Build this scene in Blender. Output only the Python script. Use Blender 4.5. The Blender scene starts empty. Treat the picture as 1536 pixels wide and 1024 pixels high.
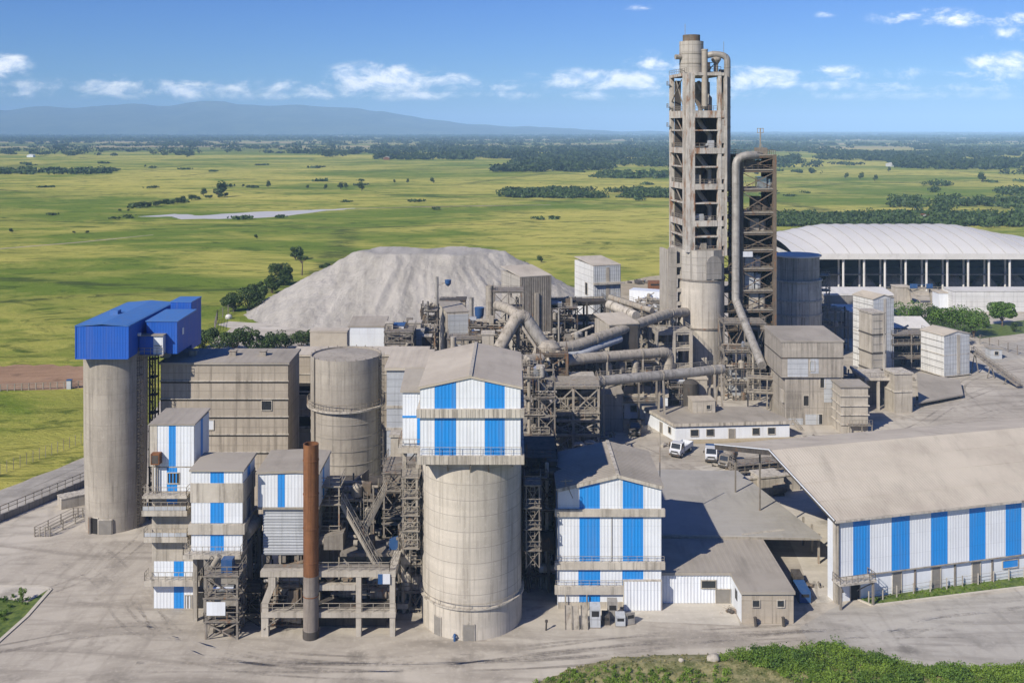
import bpy, math, random
import numpy as np
from mathutils import Vector, Matrix, noise
RND = random.Random(11)
NPR = np.random.default_rng(5)
C = bpy.context.scene.collection
F, H = 1500.0, 60.0            # focal length in units of photo pixels, height of the camera above the yard
def YG(py): return F*H/(py-195.0)
def PX(px, Y): return (px-768.0)*Y/F
def PZ(py, Y): return H-(py-195.0)*Y/F
def W(px, py, Y): return Vector((PX(px, Y), Y, PZ(py, Y)))
def G(px, py):
    Y = YG(py); return (PX(px, Y), Y)
# ------------------------------------------------------------------ scene, camera, light
sc = bpy.context.scene
cam = bpy.data.cameras.new('camera'); co = bpy.data.objects.new('camera', cam); C.objects.link(co)
co.location = (0, 0, H); co.rotation_euler = (math.pi/2, 0, 0)
cam.sensor_width = 36; cam.lens = 36*F/1536; cam.shift_y = -317/1536
cam.clip_start = 1; cam.clip_end = 60000
sc.camera = co
SUN_AZ, SUN_EL = math.radians(42), math.radians(38)     # azimuth measured to the left of «behind the camera»
sv = Vector((-math.sin(SUN_AZ)*math.cos(SUN_EL), -math.cos(SUN_AZ)*math.cos(SUN_EL), math.sin(SUN_EL)))
sl = bpy.data.lights.new('sun', 'SUN'); so = bpy.data.objects.new('sun', sl); C.objects.link(so)
sl.energy = 5.0; sl.angle = math.radians(0.5); sl.color = (1, .925, .81)
so.rotation_euler = sv.to_track_quat('Z', 'Y').to_euler()
sc.view_settings.view_transform = 'Standard'; sc.view_settings.look = 'None'
sc.view_settings.exposure = 0.30; sc.view_settings.gamma = 1
sc.cycles.use_denoising = True
sc.cycles.max_bounces = 6; sc.cycles.volume_bounces = 1; sc.cycles.transparent_max_bounces = 6
# ------------------------------------------------------------------ node helpers
def nt_new(name):
    m = bpy.data.materials.new(name); m.use_nodes = True
    nt = m.node_tree; b = nt.nodes['Principled BSDF']
    return m, nt, b
class N:
    def __init__(s, nt): s.nt = nt
    def node(s, t, **kw):
        n = s.nt.nodes.new(t)
        for k, v in kw.items(): setattr(n, k, v)
        return n
    def link(s, a, b): s.nt.links.new(a, b)
    def setin(s, n, i, v):
        if hasattr(v, 'is_output') or isinstance(v, bpy.types.NodeSocket): s.link(v, n.inputs[i])
        else: n.inputs[i].default_value = v
    def pos(s): return s.node('ShaderNodeNewGeometry').outputs['Position']
    def scale(s, vec, sx, sy, sz, rz=0.0):
        n = s.node('ShaderNodeMapping'); s.link(vec, n.inputs[0]); n.inputs['Scale'].default_value = (sx, sy, sz); n.inputs['Rotation'].default_value = (0, 0, rz)
        return n.outputs[0]
    def noise(s, vec, scale, detail=5, rough=.55, dist=0.0):
        n = s.node('ShaderNodeTexNoise'); s.link(vec, n.inputs['Vector']); n.inputs['Scale'].default_value = scale
        n.inputs['Detail'].default_value = detail; n.inputs['Roughness'].default_value = rough; n.inputs['Distortion'].default_value = dist
        return n.outputs['Fac']
    def math(s, op, a, b=0.0, c=None, clamp=False):
        n = s.node('ShaderNodeMath', operation=op, use_clamp=clamp); s.setin(n, 0, a); s.setin(n, 1, b)
        if c is not None: s.setin(n, 2, c)
        return n.outputs[0]
    def ss(s, v, lo, hi):
        n = s.node('ShaderNodeMapRange', interpolation_type='SMOOTHSTEP'); s.setin(n, 0, v)
        s.setin(n, 1, lo); s.setin(n, 2, hi); return n.outputs[0]
    def mix(s, f, a, b):
        n = s.node('ShaderNodeMix', data_type='RGBA'); s.setin(n, 0, f)
        for i, v in ((6, a), (7, b)):
            if isinstance(v, tuple): n.inputs[i].default_value = (v[0], v[1], v[2], 1)
            else: s.link(v, n.inputs[i])
        return n.outputs[2]
    def sep(s, vec):
        n = s.node('ShaderNodeSeparateXYZ'); s.link(vec, n.inputs[0]); return n.outputs
    def bump(s, h, strength, dist):
        n = s.node('ShaderNodeBump'); s.link(h, n.inputs['Height']); n.inputs['Strength'].default_value = strength; n.inputs['Distance'].default_value = dist
        return n.outputs[0]
def seam_mask(k, coord, step, width):
    f = k.math('FRACT', k.math('DIVIDE', coord, step))
    return k.math('LESS_THAN', f, width/step)
def weathered(name, base, dark, rough=.85, scale=.25, streak=.55, blotch=.6, hseam=None, vseam=None, rust=0.0, metal=0.0, bump=.25, rustcol=(.15, .065, .022), seamdark=.55):
    """worn surface: blotches, rain streaks, optional joints and rust, all by world position"""
    m, nt, b = nt_new(name); k = N(nt); p = k.pos()
    n1 = k.noise(p, scale, 7, .62); n2 = k.noise(k.scale(p, 1.3, 1.3, .07), 1.0, 6, .65); n3 = k.noise(p, 2.6, 6, .7)
    col = k.mix(k.math('MULTIPLY', k.ss(n1, .36, .68), blotch), base, dark)
    col = k.mix(k.math('MULTIPLY', k.ss(n2, .46, .70), min(1, streak*1.25)), col, tuple(c*.62 for c in dark))
    pz = k.noise(k.scale(p, .03, .03, .62), 1.0, 3, .6); n5 = k.noise(k.scale(p, 2.6, 2.6, .16), 1.0, 7, .7)
    col = k.mix(k.math('MULTIPLY', k.ss(pz, .42, .62), .48*min(1, blotch+.3)), col, tuple(c*.74 for c in base))
    col = k.mix(k.math('MULTIPLY', k.ss(n5, .50, .68), .72*streak), col, tuple(c*.5 for c in dark))
    lite = tuple(min(1, c*1.18) for c in base)
    col = k.mix(k.math('MULTIPLY', k.ss(n3, .52, .75), .5), col, lite)
    h = n3
    if hseam or vseam:
        sx, sy, sz = k.sep(p); ms = None
        if hseam:
            wob = k.math('MULTIPLY', k.noise(p, .8, 2), .12)
            ms = seam_mask(k, k.math('ADD', sz, wob), hseam, .13)
            tone = k.noise(k.scale(p, .02, .02, 1/hseam), 1.0, 0)
            col = k.mix(k.math('MULTIPLY', k.ss(tone, .35, .65), .3), col, tuple(c*.75 for c in base))
        if vseam:
            v = seam_mask(k, k.math('ADD', sx, k.math('MULTIPLY', sy, .83)), vseam, .1)
            ms = v if ms is None else k.math('MAXIMUM', ms, v)
        col = k.mix(k.math('MULTIPLY', ms, seamdark), col, tuple(c*.35 for c in dark))
    if rust > 0:
        nr = k.noise(k.scale(p, .9, .9, .22), .9, 8, .7)
        lo = .66-.26*rust
        col = k.mix(k.math('MULTIPLY', k.ss(nr, lo, lo+.14), .85), col, k.mix(n3, rustcol, tuple(c*2.0 for c in rustcol)))
    k.link(col, b.inputs['Base Color']); b.inputs['Roughness'].default_value = rough; b.inputs['Metallic'].default_value = metal
    b.inputs['Specular IOR Level'].default_value = .3
    if bump: k.link(k.bump(h, bump, .06), b.inputs['Normal'])
    return m
def roofmat(name, base, dark, rough=.8):
    m, nt, b = nt_new(name); k = N(nt); p = k.pos()
    n1 = k.noise(p, .12, 7, .65); n2 = k.noise(k.scale(p, .5, .09, .3), 1.0, 6, .6); n3 = k.noise(p, 3.0, 5, .7)
    col = k.mix(k.ss(n1, .35, .7), base, dark)
    col = k.mix(k.math('MULTIPLY', k.ss(n2, .5, .75), .45), col, tuple(c*.66 for c in dark))
    col = k.mix(k.math('MULTIPLY', k.ss(n3, .5, .8), .35), col, tuple(min(1, c*1.25) for c in base))
    k.link(col, b.inputs['Base Color']); b.inputs['Roughness'].default_value = rough; b.inputs['Specular IOR Level'].default_value = .3
    return m
def paint(name, base, dirt=.35, rough=.5):
    """painted ribbed sheet: rain streaks, dust, faded sheets of differing tone and sheet laps every few metres"""
    m, nt, b = nt_new(name); k = N(nt); p = k.pos(); sx, sy, sz = k.sep(p)
    n2 = k.noise(k.scale(p, 1.6, 1.6, .09), 1.0, 7, .65); n1 = k.noise(p, .35, 6, .6); n3 = k.noise(k.scale(p, 7, 7, .02), 1., 1); n4 = k.noise(p, 3.0, 6, .75)
    h = k.math('ADD', k.math('MULTIPLY', sx, .9), k.math('MULTIPLY', sy, .9))
    cell = k.math('ADD', k.math('MULTIPLY', k.math('FLOOR', k.math('DIVIDE', h, 1.05)), 7.31), k.math('MULTIPLY', k.math('FLOOR', k.math('DIVIDE', sz, 2.6)), 3.17))
    wn = k.node('ShaderNodeTexWhiteNoise', noise_dimensions='1D'); k.link(cell, wn.inputs['W'])
    col = k.mix(k.math('MULTIPLY', wn.outputs['Value'], .13), base, tuple(.62*c+.03 for c in base))
    dust = tuple(.5*c+.10*d for c, d in zip(base, (1.25, 1, .75)))
    col = k.mix(k.math('MULTIPLY', k.ss(n2, .46, .74), dirt), col, dust)
    col = k.mix(k.math('MULTIPLY', k.ss(n1, .42, .72), dirt*.7), col, tuple(.72*c+.04 for c in base))
    col = k.mix(k.math('MULTIPLY', k.ss(n3, .5, .7), .14), col, tuple(.7*c for c in base))
    col = k.mix(k.math('MULTIPLY', k.ss(n4, .58, .74), dirt*.5), col, dust)
    lap = k.math('MULTIPLY', seam_mask(k, k.math('ADD', sz, k.math('MULTIPLY', k.noise(p, .4, 1), .05)), 2.6, .05), .3)
    col = k.mix(lap, col, tuple(.45*c for c in base))
    k.link(col, b.inputs['Base Color']); b.inputs['Roughness'].default_value = rough
    return m
def plain(name, base, rough=.6, metal=0.0, var=.35, sc_=1.0):
    m, nt, b = nt_new(name); k = N(nt); p = k.pos()
    n1 = k.noise(p, sc_, 6, .65)
    k.link(k.mix(k.math('MULTIPLY', k.ss(n1, .35, .7), var), base, tuple(c*.45 for c in base)), b.inputs['Base Color'])
    b.inputs['Roughness'].default_value = rough; b.inputs['Metallic'].default_value = metal
    return m
def foliage(name, a, c, sc_=.5):
    m, nt, b = nt_new(name); k = N(nt); p = k.pos()
    col = k.mix(k.ss(k.noise(p, sc_, 4, .7), .35, .66), a, c)
    col = k.mix(k.math('MULTIPLY', k.ss(k.noise(p, sc_*6, 2, .7), .5, .72), .5), col, tuple(x*1.55 for x in c))
    k.link(col, b.inputs['Base Color']); b.inputs['Roughness'].default_value = .6; b.inputs['Specular IOR Level'].default_value = .25
    return m
M = {}
M['conc'] = weathered('concrete', (.39, .352, .294), (.225, .20, .166), hseam=2.3, seamdark=.12)
M['conc_plain'] = weathered('concrete_plain', (.44, .40, .335), (.28, .25, .205), scale=.4)
M['conc_panel'] = weathered('concrete_panel', (.40, .35, .28), (.29, .25, .197), hseam=2.8, vseam=1.95, seamdark=.3, scale=.2)
M['conc_silo'] = weathered('concrete_silo', (.51, .465, .392), (.35, .315, .26), hseam=None, streak=.5, blotch=.55, scale=.2)
M['seam'] = plain('seam_grey', (.31, .285, .245), .9, 0, .4)
M['conc_tower'] = weathered('concrete_tower', (.54, .505, .445), (.31, .282, .237), rust=.62, scale=.5, streak=.8)
M['conc_crown'] = weathered('concrete_crown', (.44, .408, .355), (.31, .285, .243), hseam=1.75, vseam=2.6, seamdark=.4)
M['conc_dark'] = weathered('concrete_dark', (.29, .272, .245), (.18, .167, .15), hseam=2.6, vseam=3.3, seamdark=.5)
M['conc_block'] = weathered('concrete_block', (.39, .353, .297), (.24, .215, .178), hseam=3.4, vseam=3.1, streak=.75, blotch=.85, seamdark=.35)
M['trim'] = weathered('concrete_trim', (.50, .46, .39), (.32, .285, .235), streak=.85, blotch=.7)
M['roof_tan'] = roofmat('roof_tan', (.47, .42, .34), (.375, .33, .265))
M['roof_grey'] = roofmat('roof_grey', (.33, .298, .25), (.245, .22, .182))
M['roof_pale'] = roofmat('roof_pale', (.58, .565, .53), (.50, .485, .445))
M['roof_canopy'] = roofmat('roof_canopy', (.345, .33, .298), (.275, .262, .235))
M['roof_arch'] = plain('roof_arch', (.52, .51, .485), .7, 0, .12, .06)
M['roof_rib'] = roofmat('roof_rib', (.37, .36, .335), (.33, .32, .30))
M['white'] = paint('white_cladding', (.66, .69, .72), .5)
M['blue'] = paint('blue_cladding', (.008, .225, .62), .4)
M['deep_blue'] = paint('deep_blue_cladding', (.004, .090, .44), .35)
M['blue_roof'] = paint('blue_roof', (.05, .16, .42), .5)
M['grey_clad'] = weathered('grey_cladding', (.44, .46, .48), (.34, .35, .355), hseam=1.05, seamdark=.35, bump=.05, streak=.4)
M['pale_clad'] = weathered('pale_cladding', (.62, .62, .60), (.5, .49, .46), hseam=1.7, seamdark=.5, bump=.05, streak=.45)
M['steel_brown'] = weathered('steel_brown', (.17, .135, .10), (.10, .08, .06), rust=.45, scale=1.0, bump=.1)
M['steel'] = weathered('steel', (.25, .225, .19), (.13, .112, .09), rust=.4, scale=1.0, bump=.1)
M['steel_lt'] = weathered('steel_light', (.34, .305, .25), (.20, .178, .145), rust=.35, scale=1.0, bump=.1)
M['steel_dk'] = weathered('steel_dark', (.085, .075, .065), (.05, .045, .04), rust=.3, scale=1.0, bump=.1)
M['galv'] = weathered('galvanised', (.37, .35, .315), (.24, .222, .195), scale=.6, metal=.15, rough=.55, bump=.1, streak=.7, blotch=.9)
M['dusty'] = weathered('dusty_metal', (.39, .35, .29), (.25, .22, .175), scale=.7, rust=.12, bump=.15, streak=.7)
M['rust'] = weathered('rusty_iron', (.21, .092, .04), (.12, .052, .024), scale=.8, streak=.7, bump=.2)
M['rust_lower'] = weathered('grey_iron', (.24, .21, .18), (.15, .125, .105), scale=.8, rust=.3, bump=.2)
M['glass'] = plain('window_glass', (.03, .035, .04), .15)
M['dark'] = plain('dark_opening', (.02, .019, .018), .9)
M['rubber'] = plain('rubber', (.03, .03, .03), .85)
M['grey_door'] = plain('grey_door', (.22, .205, .18), .7)
M['chrome'] = plain('shiny_metal', (.55, .58, .62), .22, .7)
M['car_white'] = paint('vehicle_white', (.58, .60, .63), .6, .35)
M['car_blue'] = paint('vehicle_blue', (.02, .075, .20), .35, .4)
M['bark'] = plain('bark', (.12, .085, .06), .9)
M['leaf_dark'] = foliage('leaf_dark', (.022, .043, .012), (.062, .10, .022), .35)
M['leaf_mid'] = foliage('leaf_mid', (.035, .075, .012), (.10, .175, .026), .5)
M['leaf_bright'] = foliage('leaf_bright', (.06, .11, .014), (.15, .23, .03), .6)
M['wood_far'] = foliage('leaf_far', (.018, .034, .012), (.04, .066, .018), .012)
# ------------------------------------------------------------------ mesh builder
def v2(p): return Vector((p[0], p[1], 0))
class MB:
    def __init__(s, M_=None): s.v, s.f, s.m, s.s = [], [], [], []; s.M = M_
    def add(s, vs, fs, mat=0, smooth=False):
        o = len(s.v)
        if s.M is not None: vs = [s.M @ Vector(p) for p in vs]
        s.v.extend([tuple(p) for p in vs])
        for i, f in enumerate(fs):
            s.f.append([o+j for j in f]); s.m.append(mat[i] if isinstance(mat, (list, tuple)) else mat); s.s.append(smooth)
    def box(s, x0, x1, y0, y1, z0, z1, mat=0):
        if x0 > x1: x0, x1 = x1, x0
        if y0 > y1: y0, y1 = y1, y0
        if z0 > z1: z0, z1 = z1, z0
        s.add([(x0, y0, z0), (x1, y0, z0), (x1, y1, z0), (x0, y1, z0), (x0, y0, z1), (x1, y0, z1), (x1, y1, z1), (x0, y1, z1)],
              [(3, 2, 1, 0), (4, 5, 6, 7), (0, 1, 5, 4), (1, 2, 6, 5), (2, 3, 7, 6), (3, 0, 4, 7)], mat)
    def prism(s, pts, z0, z1, mat=0, top=None):
        n = len(pts); za = z0 if isinstance(z0, (list, tuple)) else [z0]*n; zb = z1 if isinstance(z1, (list, tuple)) else [z1]*n
        s.add([(p[0], p[1], z) for p, z in zip(pts, za)]+[(p[0], p[1], z) for p, z in zip(pts, zb)],
              [tuple(range(n))[::-1], tuple(range(n, 2*n))]+[(i, (i+1) % n, n+(i+1) % n, n+i) for i in range(n)],
              [mat, mat if top is None else top]+[mat]*n)
    def bar(s, a, b, w, h=None, mat=0):
        a, b = Vector(a), Vector(b); h = h or w; d = b-a
        if d.length < 1e-6: return
        d.normalize(); up = Vector((0, 0, 1)) if abs(d.z) < .95 else Vector((0, 1, 0))
        x = d.cross(up).normalized(); y = x.cross(d).normalized(); x *= w/2; y *= h/2
        s.add([a-x-y, a+x-y, a+x+y, a-x+y, b-x-y, b+x-y, b+x+y, b-x+y],
              [(0, 1, 2, 3), (7, 6, 5, 4), (1, 0, 4, 5), (2, 1, 5, 6), (3, 2, 6, 7), (0, 3, 7, 4)], mat)
    def tube(s, pts, r, n=12, mat=0, caps=True, rings=None):
        pts = [Vector(p) for p in pts]; m = len(pts); rs = r if isinstance(r, (list, tuple)) else [r]*m
        dirs = [(pts[i+1]-pts[i]).normalized() for i in range(m-1)]
        up = Vector((0, 0, 1)) if abs(dirs[0].z) < .9 else Vector((1, 0, 0))
        x = dirs[0].cross(up).normalized(); vs = []
        for i in range(m):
            t = dirs[0] if i == 0 else dirs[-1] if i == m-1 else (dirs[i-1]+dirs[i]).normalized()
            x = (x-t*x.dot(t)).normalized(); y = t.cross(x)
            for j in range(n):
                a = 2*math.pi*j/n; vs.append(pts[i]+(x*math.cos(a)+y*math.sin(a))*rs[i])
        fs = [(i*n+j, i*n+(j+1) % n, (i+1)*n+(j+1) % n, (i+1)*n+j) for i in range(m-1) for j in range(n)]
        s.add(vs, fs, mat, True)
        if caps: s.add(vs[:n], [tuple(range(n))[::-1]], mat); s.add(vs[-n:], [tuple(range(n))], mat)
    def lathe(s, cx, cy, prof, n=48, mat=0, smooth=True):
        for (r0, z0), (r1, z1) in zip(prof[:-1], prof[1:]):
            a = [(cx+r0*math.cos(2*math.pi*j/n), cy+r0*math.sin(2*math.pi*j/n), z0) for j in range(n)]
            b = [(cx+r1*math.cos(2*math.pi*j/n), cy+r1*math.sin(2*math.pi*j/n), z1) for j in range(n)]
            s.add(a+b, [(j, (j+1) % n, n+(j+1) % n, n+j) for j in range(n)], mat, smooth)
    def rail(s, pts, h=1.05, step=1.5, w=.07, mat=0, mid=True):
        for a, b in zip(pts[:-1], pts[1:]):
            a, b = Vector(a), Vector(b); L = (b-a).length; n = max(1, round(L/step))
            for i in range(n+1):
                p = a.lerp(b, i/n); s.bar(p, p+Vector((0, 0, h)), w, w, mat)
            z = Vector((0, 0, h)); s.bar(a+z, b+z, w, w, mat)
            if mid: s.bar(a+z*.52, b+z*.52, w*.8, w*.8, mat)
    def corr(s, o, u, v, nrm, L, lo, hi, mat=0, pitch=.42, depth=.02):
        """ribbed sheet: stations along u, ribs along v from lo(t) to hi(t)"""
        o, u, v, nrm = Vector(o), Vector(u).normalized(), Vector(v).normalized(), Vector(nrm).normalized()
        n = max(1, round(L/pitch)); p = L/n; st = []
        for i in range(n):
            for fr, d in ((0, 0), (.42, 0), (.56, 1), (.86, 1)): st.append(((i+fr)*p, d*depth))
        st.append((L, 0))
        f = lambda g, t: g(t) if callable(g) else g
        vs = []
        for t, d in st:
            b = o+u*t+nrm*d; vs += [b+v*f(lo, t), b+v*f(hi, t)]
        fs, ms = [], []
        flip = u.cross(v).dot(nrm) < 0
        for i in range(len(st)-1):
            q = (2*i, 2*i+2, 2*i+3, 2*i+1); fs.append(q[::-1] if flip else q)
            ms.append(mat(.5*(st[i][0]+st[i+1][0])) if callable(mat) else mat)
        s.add(vs, fs, ms)
    def build(s, name, mats, parent=None, label=None, kind=None, cat=None, group=None, loc=None):
        if not isinstance(mats, (list, tuple)): mats = [mats]
        me = bpy.data.meshes.new(name)
        if parent is not None: o0 = Vector(parent['_w'])
        else:
            if loc is None:
                xs = [p[0] for p in s.v]; ys = [p[1] for p in s.v]; zs = [p[2] for p in s.v]
                loc = ((min(xs)+max(xs))/2, (min(ys)+max(ys))/2, min(zs))
            o0 = Vector(loc)
        me.from_pydata([(a-o0.x, b-o0.y, c-o0.z) for a, b, c in s.v], [], s.f)
        for m in mats: me.materials.append(M[m] if isinstance(m, str) else m)
        me.polygons.foreach_set('material_index', s.m); me.polygons.foreach_set('use_smooth', s.s); me.update()
        o = bpy.data.objects.new(name, me); C.objects.link(o)
        if parent is not None:
            o.parent = parent
        else: o.location = o0
        o['_w'] = tuple(o0)
        if label: o['label'] = label
        if kind: o['kind'] = kind
        if cat: o['category'] = cat
        if group: o['group'] = group
        return o
def sub(mb, name, mats, part, label=None):
    """a sub-part: its mesh is written in the frame of the thing, its part sits at the thing's origin"""
    return mb.build(name, mats, part, label)
def thing(name, label, cat, loc, group=None):
    o = bpy.data.objects.new(name, None); C.objects.link(o); o.location = loc; o['_w'] = tuple(loc); o.empty_display_size = .5
    o['label'] = label; o['category'] = cat
    if group: o['group'] = group
    return o
def copy_tree(o, loc, label=None, rz=0.0, scale=None):
    r = o.copy(); C.objects.link(r); r.location = loc; r.rotation_euler = (0, 0, rz)
    if scale: r.scale = scale
    if label: r['label'] = label
    for ch in list(o.children):
        c = ch.copy(); C.objects.link(c); c.parent = r
        for g in list(ch.children):
            d = g.copy(); C.objects.link(d); d.parent = c
    return r
def frameM(x, y, rot): return Matrix.Translation((x, y, 0)) @ Matrix.Rotation(rot, 4, 'Z')
def one(fn, name, mats, parent, M_=None, label=None):
    mb = MB(M_); fn(mb); return mb.build(name, mats, parent, label)
# ------------------------------------------------------------------ building blocks in a local frame (x right, y away, front at y = 0)
def window(root, M_, face, a, z, w, h, dims, door=False, mat='glass', name=None, frame='trim'):
    """face: f l r ; a = position of its centre along the face"""
    wd, dp = dims
    def put(mb, d0, d1, a0, a1, z0, z1):
        if face == 'f': mb.box(a0, a1, -d1, -d0, z0, z1)
        elif face == 'l': mb.box(-d1, -d0, a0, a1, z0, z1)
        else: mb.box(wd+d0, wd+d1, a0, a1, z0, z1)
    mb = MB(M_); f = .1
    put(mb, -.05, .12, a-w/2-f, a-w/2, z-f, z+h+f); put(mb, -.05, .12, a+w/2, a+w/2+f, z-f, z+h+f)
    put(mb, -.05, .118, a-w/2, a+w/2, z+h, z+h+f); put(mb, -.05, .16, a-w/2, a+w/2, z-f, z)
    o = mb.build(name or ('door' if door else 'window'), frame, root)
    p = MB(M_); put(p, -.04, .045, a-w/2, a+w/2, z, z+h); sub(p, 'leaf' if door else 'pane', mat, o)
    return o
def slab_roof(root, M_, w, d, z, t=.35, over=.25, mat='roof_grey', rise=0.0, ribs=True, name='roof', mono=0.0):
    """flat or slightly peaked roof (ridge runs away from the viewer); mono lifts the far edge"""
    mb = MB(M_); x0, x1, y0, y1 = -over, w+over, -over, d+over
    if rise:
        for (a, b, za, zb) in ((x0, w/2, z, z+rise), (w/2, x1, z+rise, z)):
            mb.prism([(a, y0), (b, y0), (b, y1), (a, y1)], [za, zb, zb, za], [za+t, zb+t, zb+t, za+t], 0)
            if ribs:
                u = Vector((0, 1, 0)); v = Vector((b-a, 0, zb-za)); mb.corr((a, y0, za+t+.012), u, v, v.cross(u) if v.cross(u).z > 0 else u.cross(v), y1-y0, 0, v.length, 0, 1.1, .014)
    else:
        mb.prism([(x0, y0), (x1, y0), (x1, y1), (x0, y1)], [z, z, z+mono, z+mono], [z+t, z+t, z+t+mono, z+t+mono], 0)
        if ribs:
            v = Vector((0, y1-y0, mono)); mb.corr((x0, y0, z+t+.012), (1, 0, 0), v, (0, -mono, y1-y0), x1-x0, 0, v.length, 0, 1.1, .014)
    return mb.build(name, mat, root)
def ledge(root, M_, w, d, z0, z1, out=.45, name='ledge', mat='trim', x0=None, x1=None, back=True):
    mb = MB(M_); a = -out if x0 is None else x0; b = w+out if x1 is None else x1
    mb.box(a, b, -out, .06, z0, z1)
    if back:
        mb.box(-out, .06, .06, d+out, z0, z1); mb.box(w-.06, w+out, .06, d+out, z0, z1)
    return mb.build(name, mat, root)
def block(name, label, cat, x, y, rot, w, d, h, wall='conc', roof='roof_grey', rise=0.0, mono=0.0, wins=(), ledges=(), z0=0.0, t=.3, over=.2, group=None, pilaster=None):
    M_ = frameM(x, y, rot); root = thing(name, label, cat, (x, y, z0), group)
    mb = MB(M_); mb.box(0, w, 0, d, z0, h)
    if rise: mb.prism([(0, 0), (w, 0), (w, d), (0, d)], h-.01, [h]*4, 0)
    if rise:
        for yy in (0.0, d-.1): mb.add([(0, yy, h), (w, yy, h), (w/2, yy, h+rise), (0, yy+.1, h), (w, yy+.1, h), (w/2, yy+.1, h+rise)], [(0, 1, 2), (5, 4, 3), (0, 3, 4, 1), (1, 4, 5, 2), (2, 5, 3, 0)])
    mb.build('wall', wall, root)
    slab_roof(root, M_, w, d, h+.003, t, over, roof, rise, mono=mono)
    for q in wins: window(root, M_, *q[:5], (w, d), **(q[5] if len(q) > 5 else {}))
    for q in ledges: ledge(root, M_, w, d, *q)
    if pilaster:
        for face, a, wd_ in pilaster:
            p = MB(M_)
            if face == 'f': p.box(a-wd_/2, a+wd_/2, -.14, .02, z0, h-.05)
            else: p.box(w-.02, w+.14, a-wd_/2, a+wd_/2, z0, h-.05)
            p.build('pilaster', 'trim', root)
    return root, M_
def xbrace(mb, a, b, z0, z1, w=.14):
    a, b = Vector((*a, 0)), Vector((*b, 0))
    mb.bar(a+Vector((0, 0, z0)), b+Vector((0, 0, z1)), w); mb.bar(a+Vector((0, 0, z1)), b+Vector((0, 0, z0)), w)
def frame(name, label, cat, x, y, rot, w, d, levels, nx=2, ny=2, z0=0.0, col=.35, mat='steel', brace=True, rails=True, deck=.16, beam=.32, top=0.0, deckmat=None, group=None, ladders=(), bracew=.16):
    """open steelwork: columns, decks, railings, cross braces, ladders"""
    M_ = frameM(x, y, rot); root = thing(name, label, cat, (x, y, z0), group)
    xs = [w*i/(nx-1) for i in range(nx)]; ys = [d*i/(ny-1) for i in range(ny)]; zt = levels[-1]+top
    for a in xs:
        for b in ys:
            mb = MB(M_); mb.box(a-col/2, a+col/2, b-col/2, b+col/2, z0, zt-.004); mb.build('column', mat, root)
    prev = z0
    for li, z in enumerate(levels):
        mb = MB(M_); mb.box(-.3, w+.3, -.3, d+.3, z-deck, z); mb.build('platform', deckmat or mat, root)
        mb = MB(M_)
        for b in ys: mb.bar((-.2, b, z-deck-beam/2-.003), (w+.2, b, z-deck-beam/2-.003), .2, beam)
        for a in xs: mb.bar((a, -.2, z-deck-beam/2-.01), (a, d+.2, z-deck-beam/2-.01), .2, beam)
        mb.build('beam', mat, root)
        if rails:
            mb = MB(M_); mb.rail([(w+.2, d+.2, z), (w+.2, -.2, z), (-.2, -.2, z), (-.2, d+.2, z)]); mb.build('railing', mat, root)
        if brace and z-prev > 1.6:
            mb = MB(M_)
            for i in range(nx-1): xbrace(mb, (xs[i], -.02), (xs[i+1], -.02), prev, z-deck-beam, bracew)
            mb.build('cross_brace', mat, root)
            mb = MB(M_)
            for i in range(ny-1): xbrace(mb, (.0, ys[i]), (.0, ys[i+1]), prev, z-deck-beam, bracew); xbrace(mb, (w, ys[i]), (w, ys[i+1]), prev, z-deck-beam, bracew)
            mb.build('cross_brace', mat, root)
        prev = z
    for (a, b, za, zb) in ladders: ladder(root, M_, a, b, za, zb, mat)
    return root, M_
def ladder(root, M_, a, b, z0, z1, mat='steel', w=.55, name='ladder'):
    mb = MB(M_); mb.bar((a, b, z0), (a, b, z1), .08); mb.bar((a+w, b, z0), (a+w, b, z1), .08)
    z = z0+.3
    while z < z1: mb.bar((a, b, z), (a+w, b, z), .06); z += .5
    return mb.build(name, mat, root)
def stairs(name, label, a, b, width, cat='stairs', mat='steel_lt'):
    """flight from the foot a to the head b; width is a horizontal vector"""
    a, b, wv = Vector(a), Vector(b), Vector(width); root = thing(name, label, cat, tuple(a))
    for s_ in (0, 1):
        mb = MB(); mb.bar(a+wv*s_, b+wv*s_, .12, .35); mb.build('stringer', mat, root)
        mb = MB(); up = Vector((0, 0, 1.0)); n = 6
        for i in range(n+1):
            p = a.lerp(b, i/n)+wv*s_; mb.bar(p, p+up, .07)
        mb.bar(a+wv*s_+up, b+wv*s_+up, .08); mb.bar(a+wv*s_+up*.5, b+wv*s_+up*.5, .06); mb.build('handrail', mat, root)
    n = max(6, int(abs(b.z-a.z)/.24)); mb = MB(); run = (b-a); run.z = 0; run = run.normalized()*.2
    for i in range(n):
        p = a.lerp(b, (i+.5)/n); mb.add([p-run, p+run, p+run+wv, p-run+wv, p-run+Vector((0, 0, -.06)), p+run+Vector((0, 0, -.06)), p+run+wv+Vector((0, 0, -.06)), p-run+wv+Vector((0, 0, -.06))],
            [(0, 1, 2, 3), (7, 6, 5, 4), (0, 4, 5, 1), (1, 5, 6, 2), (2, 6, 7, 3), (3, 7, 4, 0)])
    mb.build('tread', mat, root)
    return root
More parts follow.
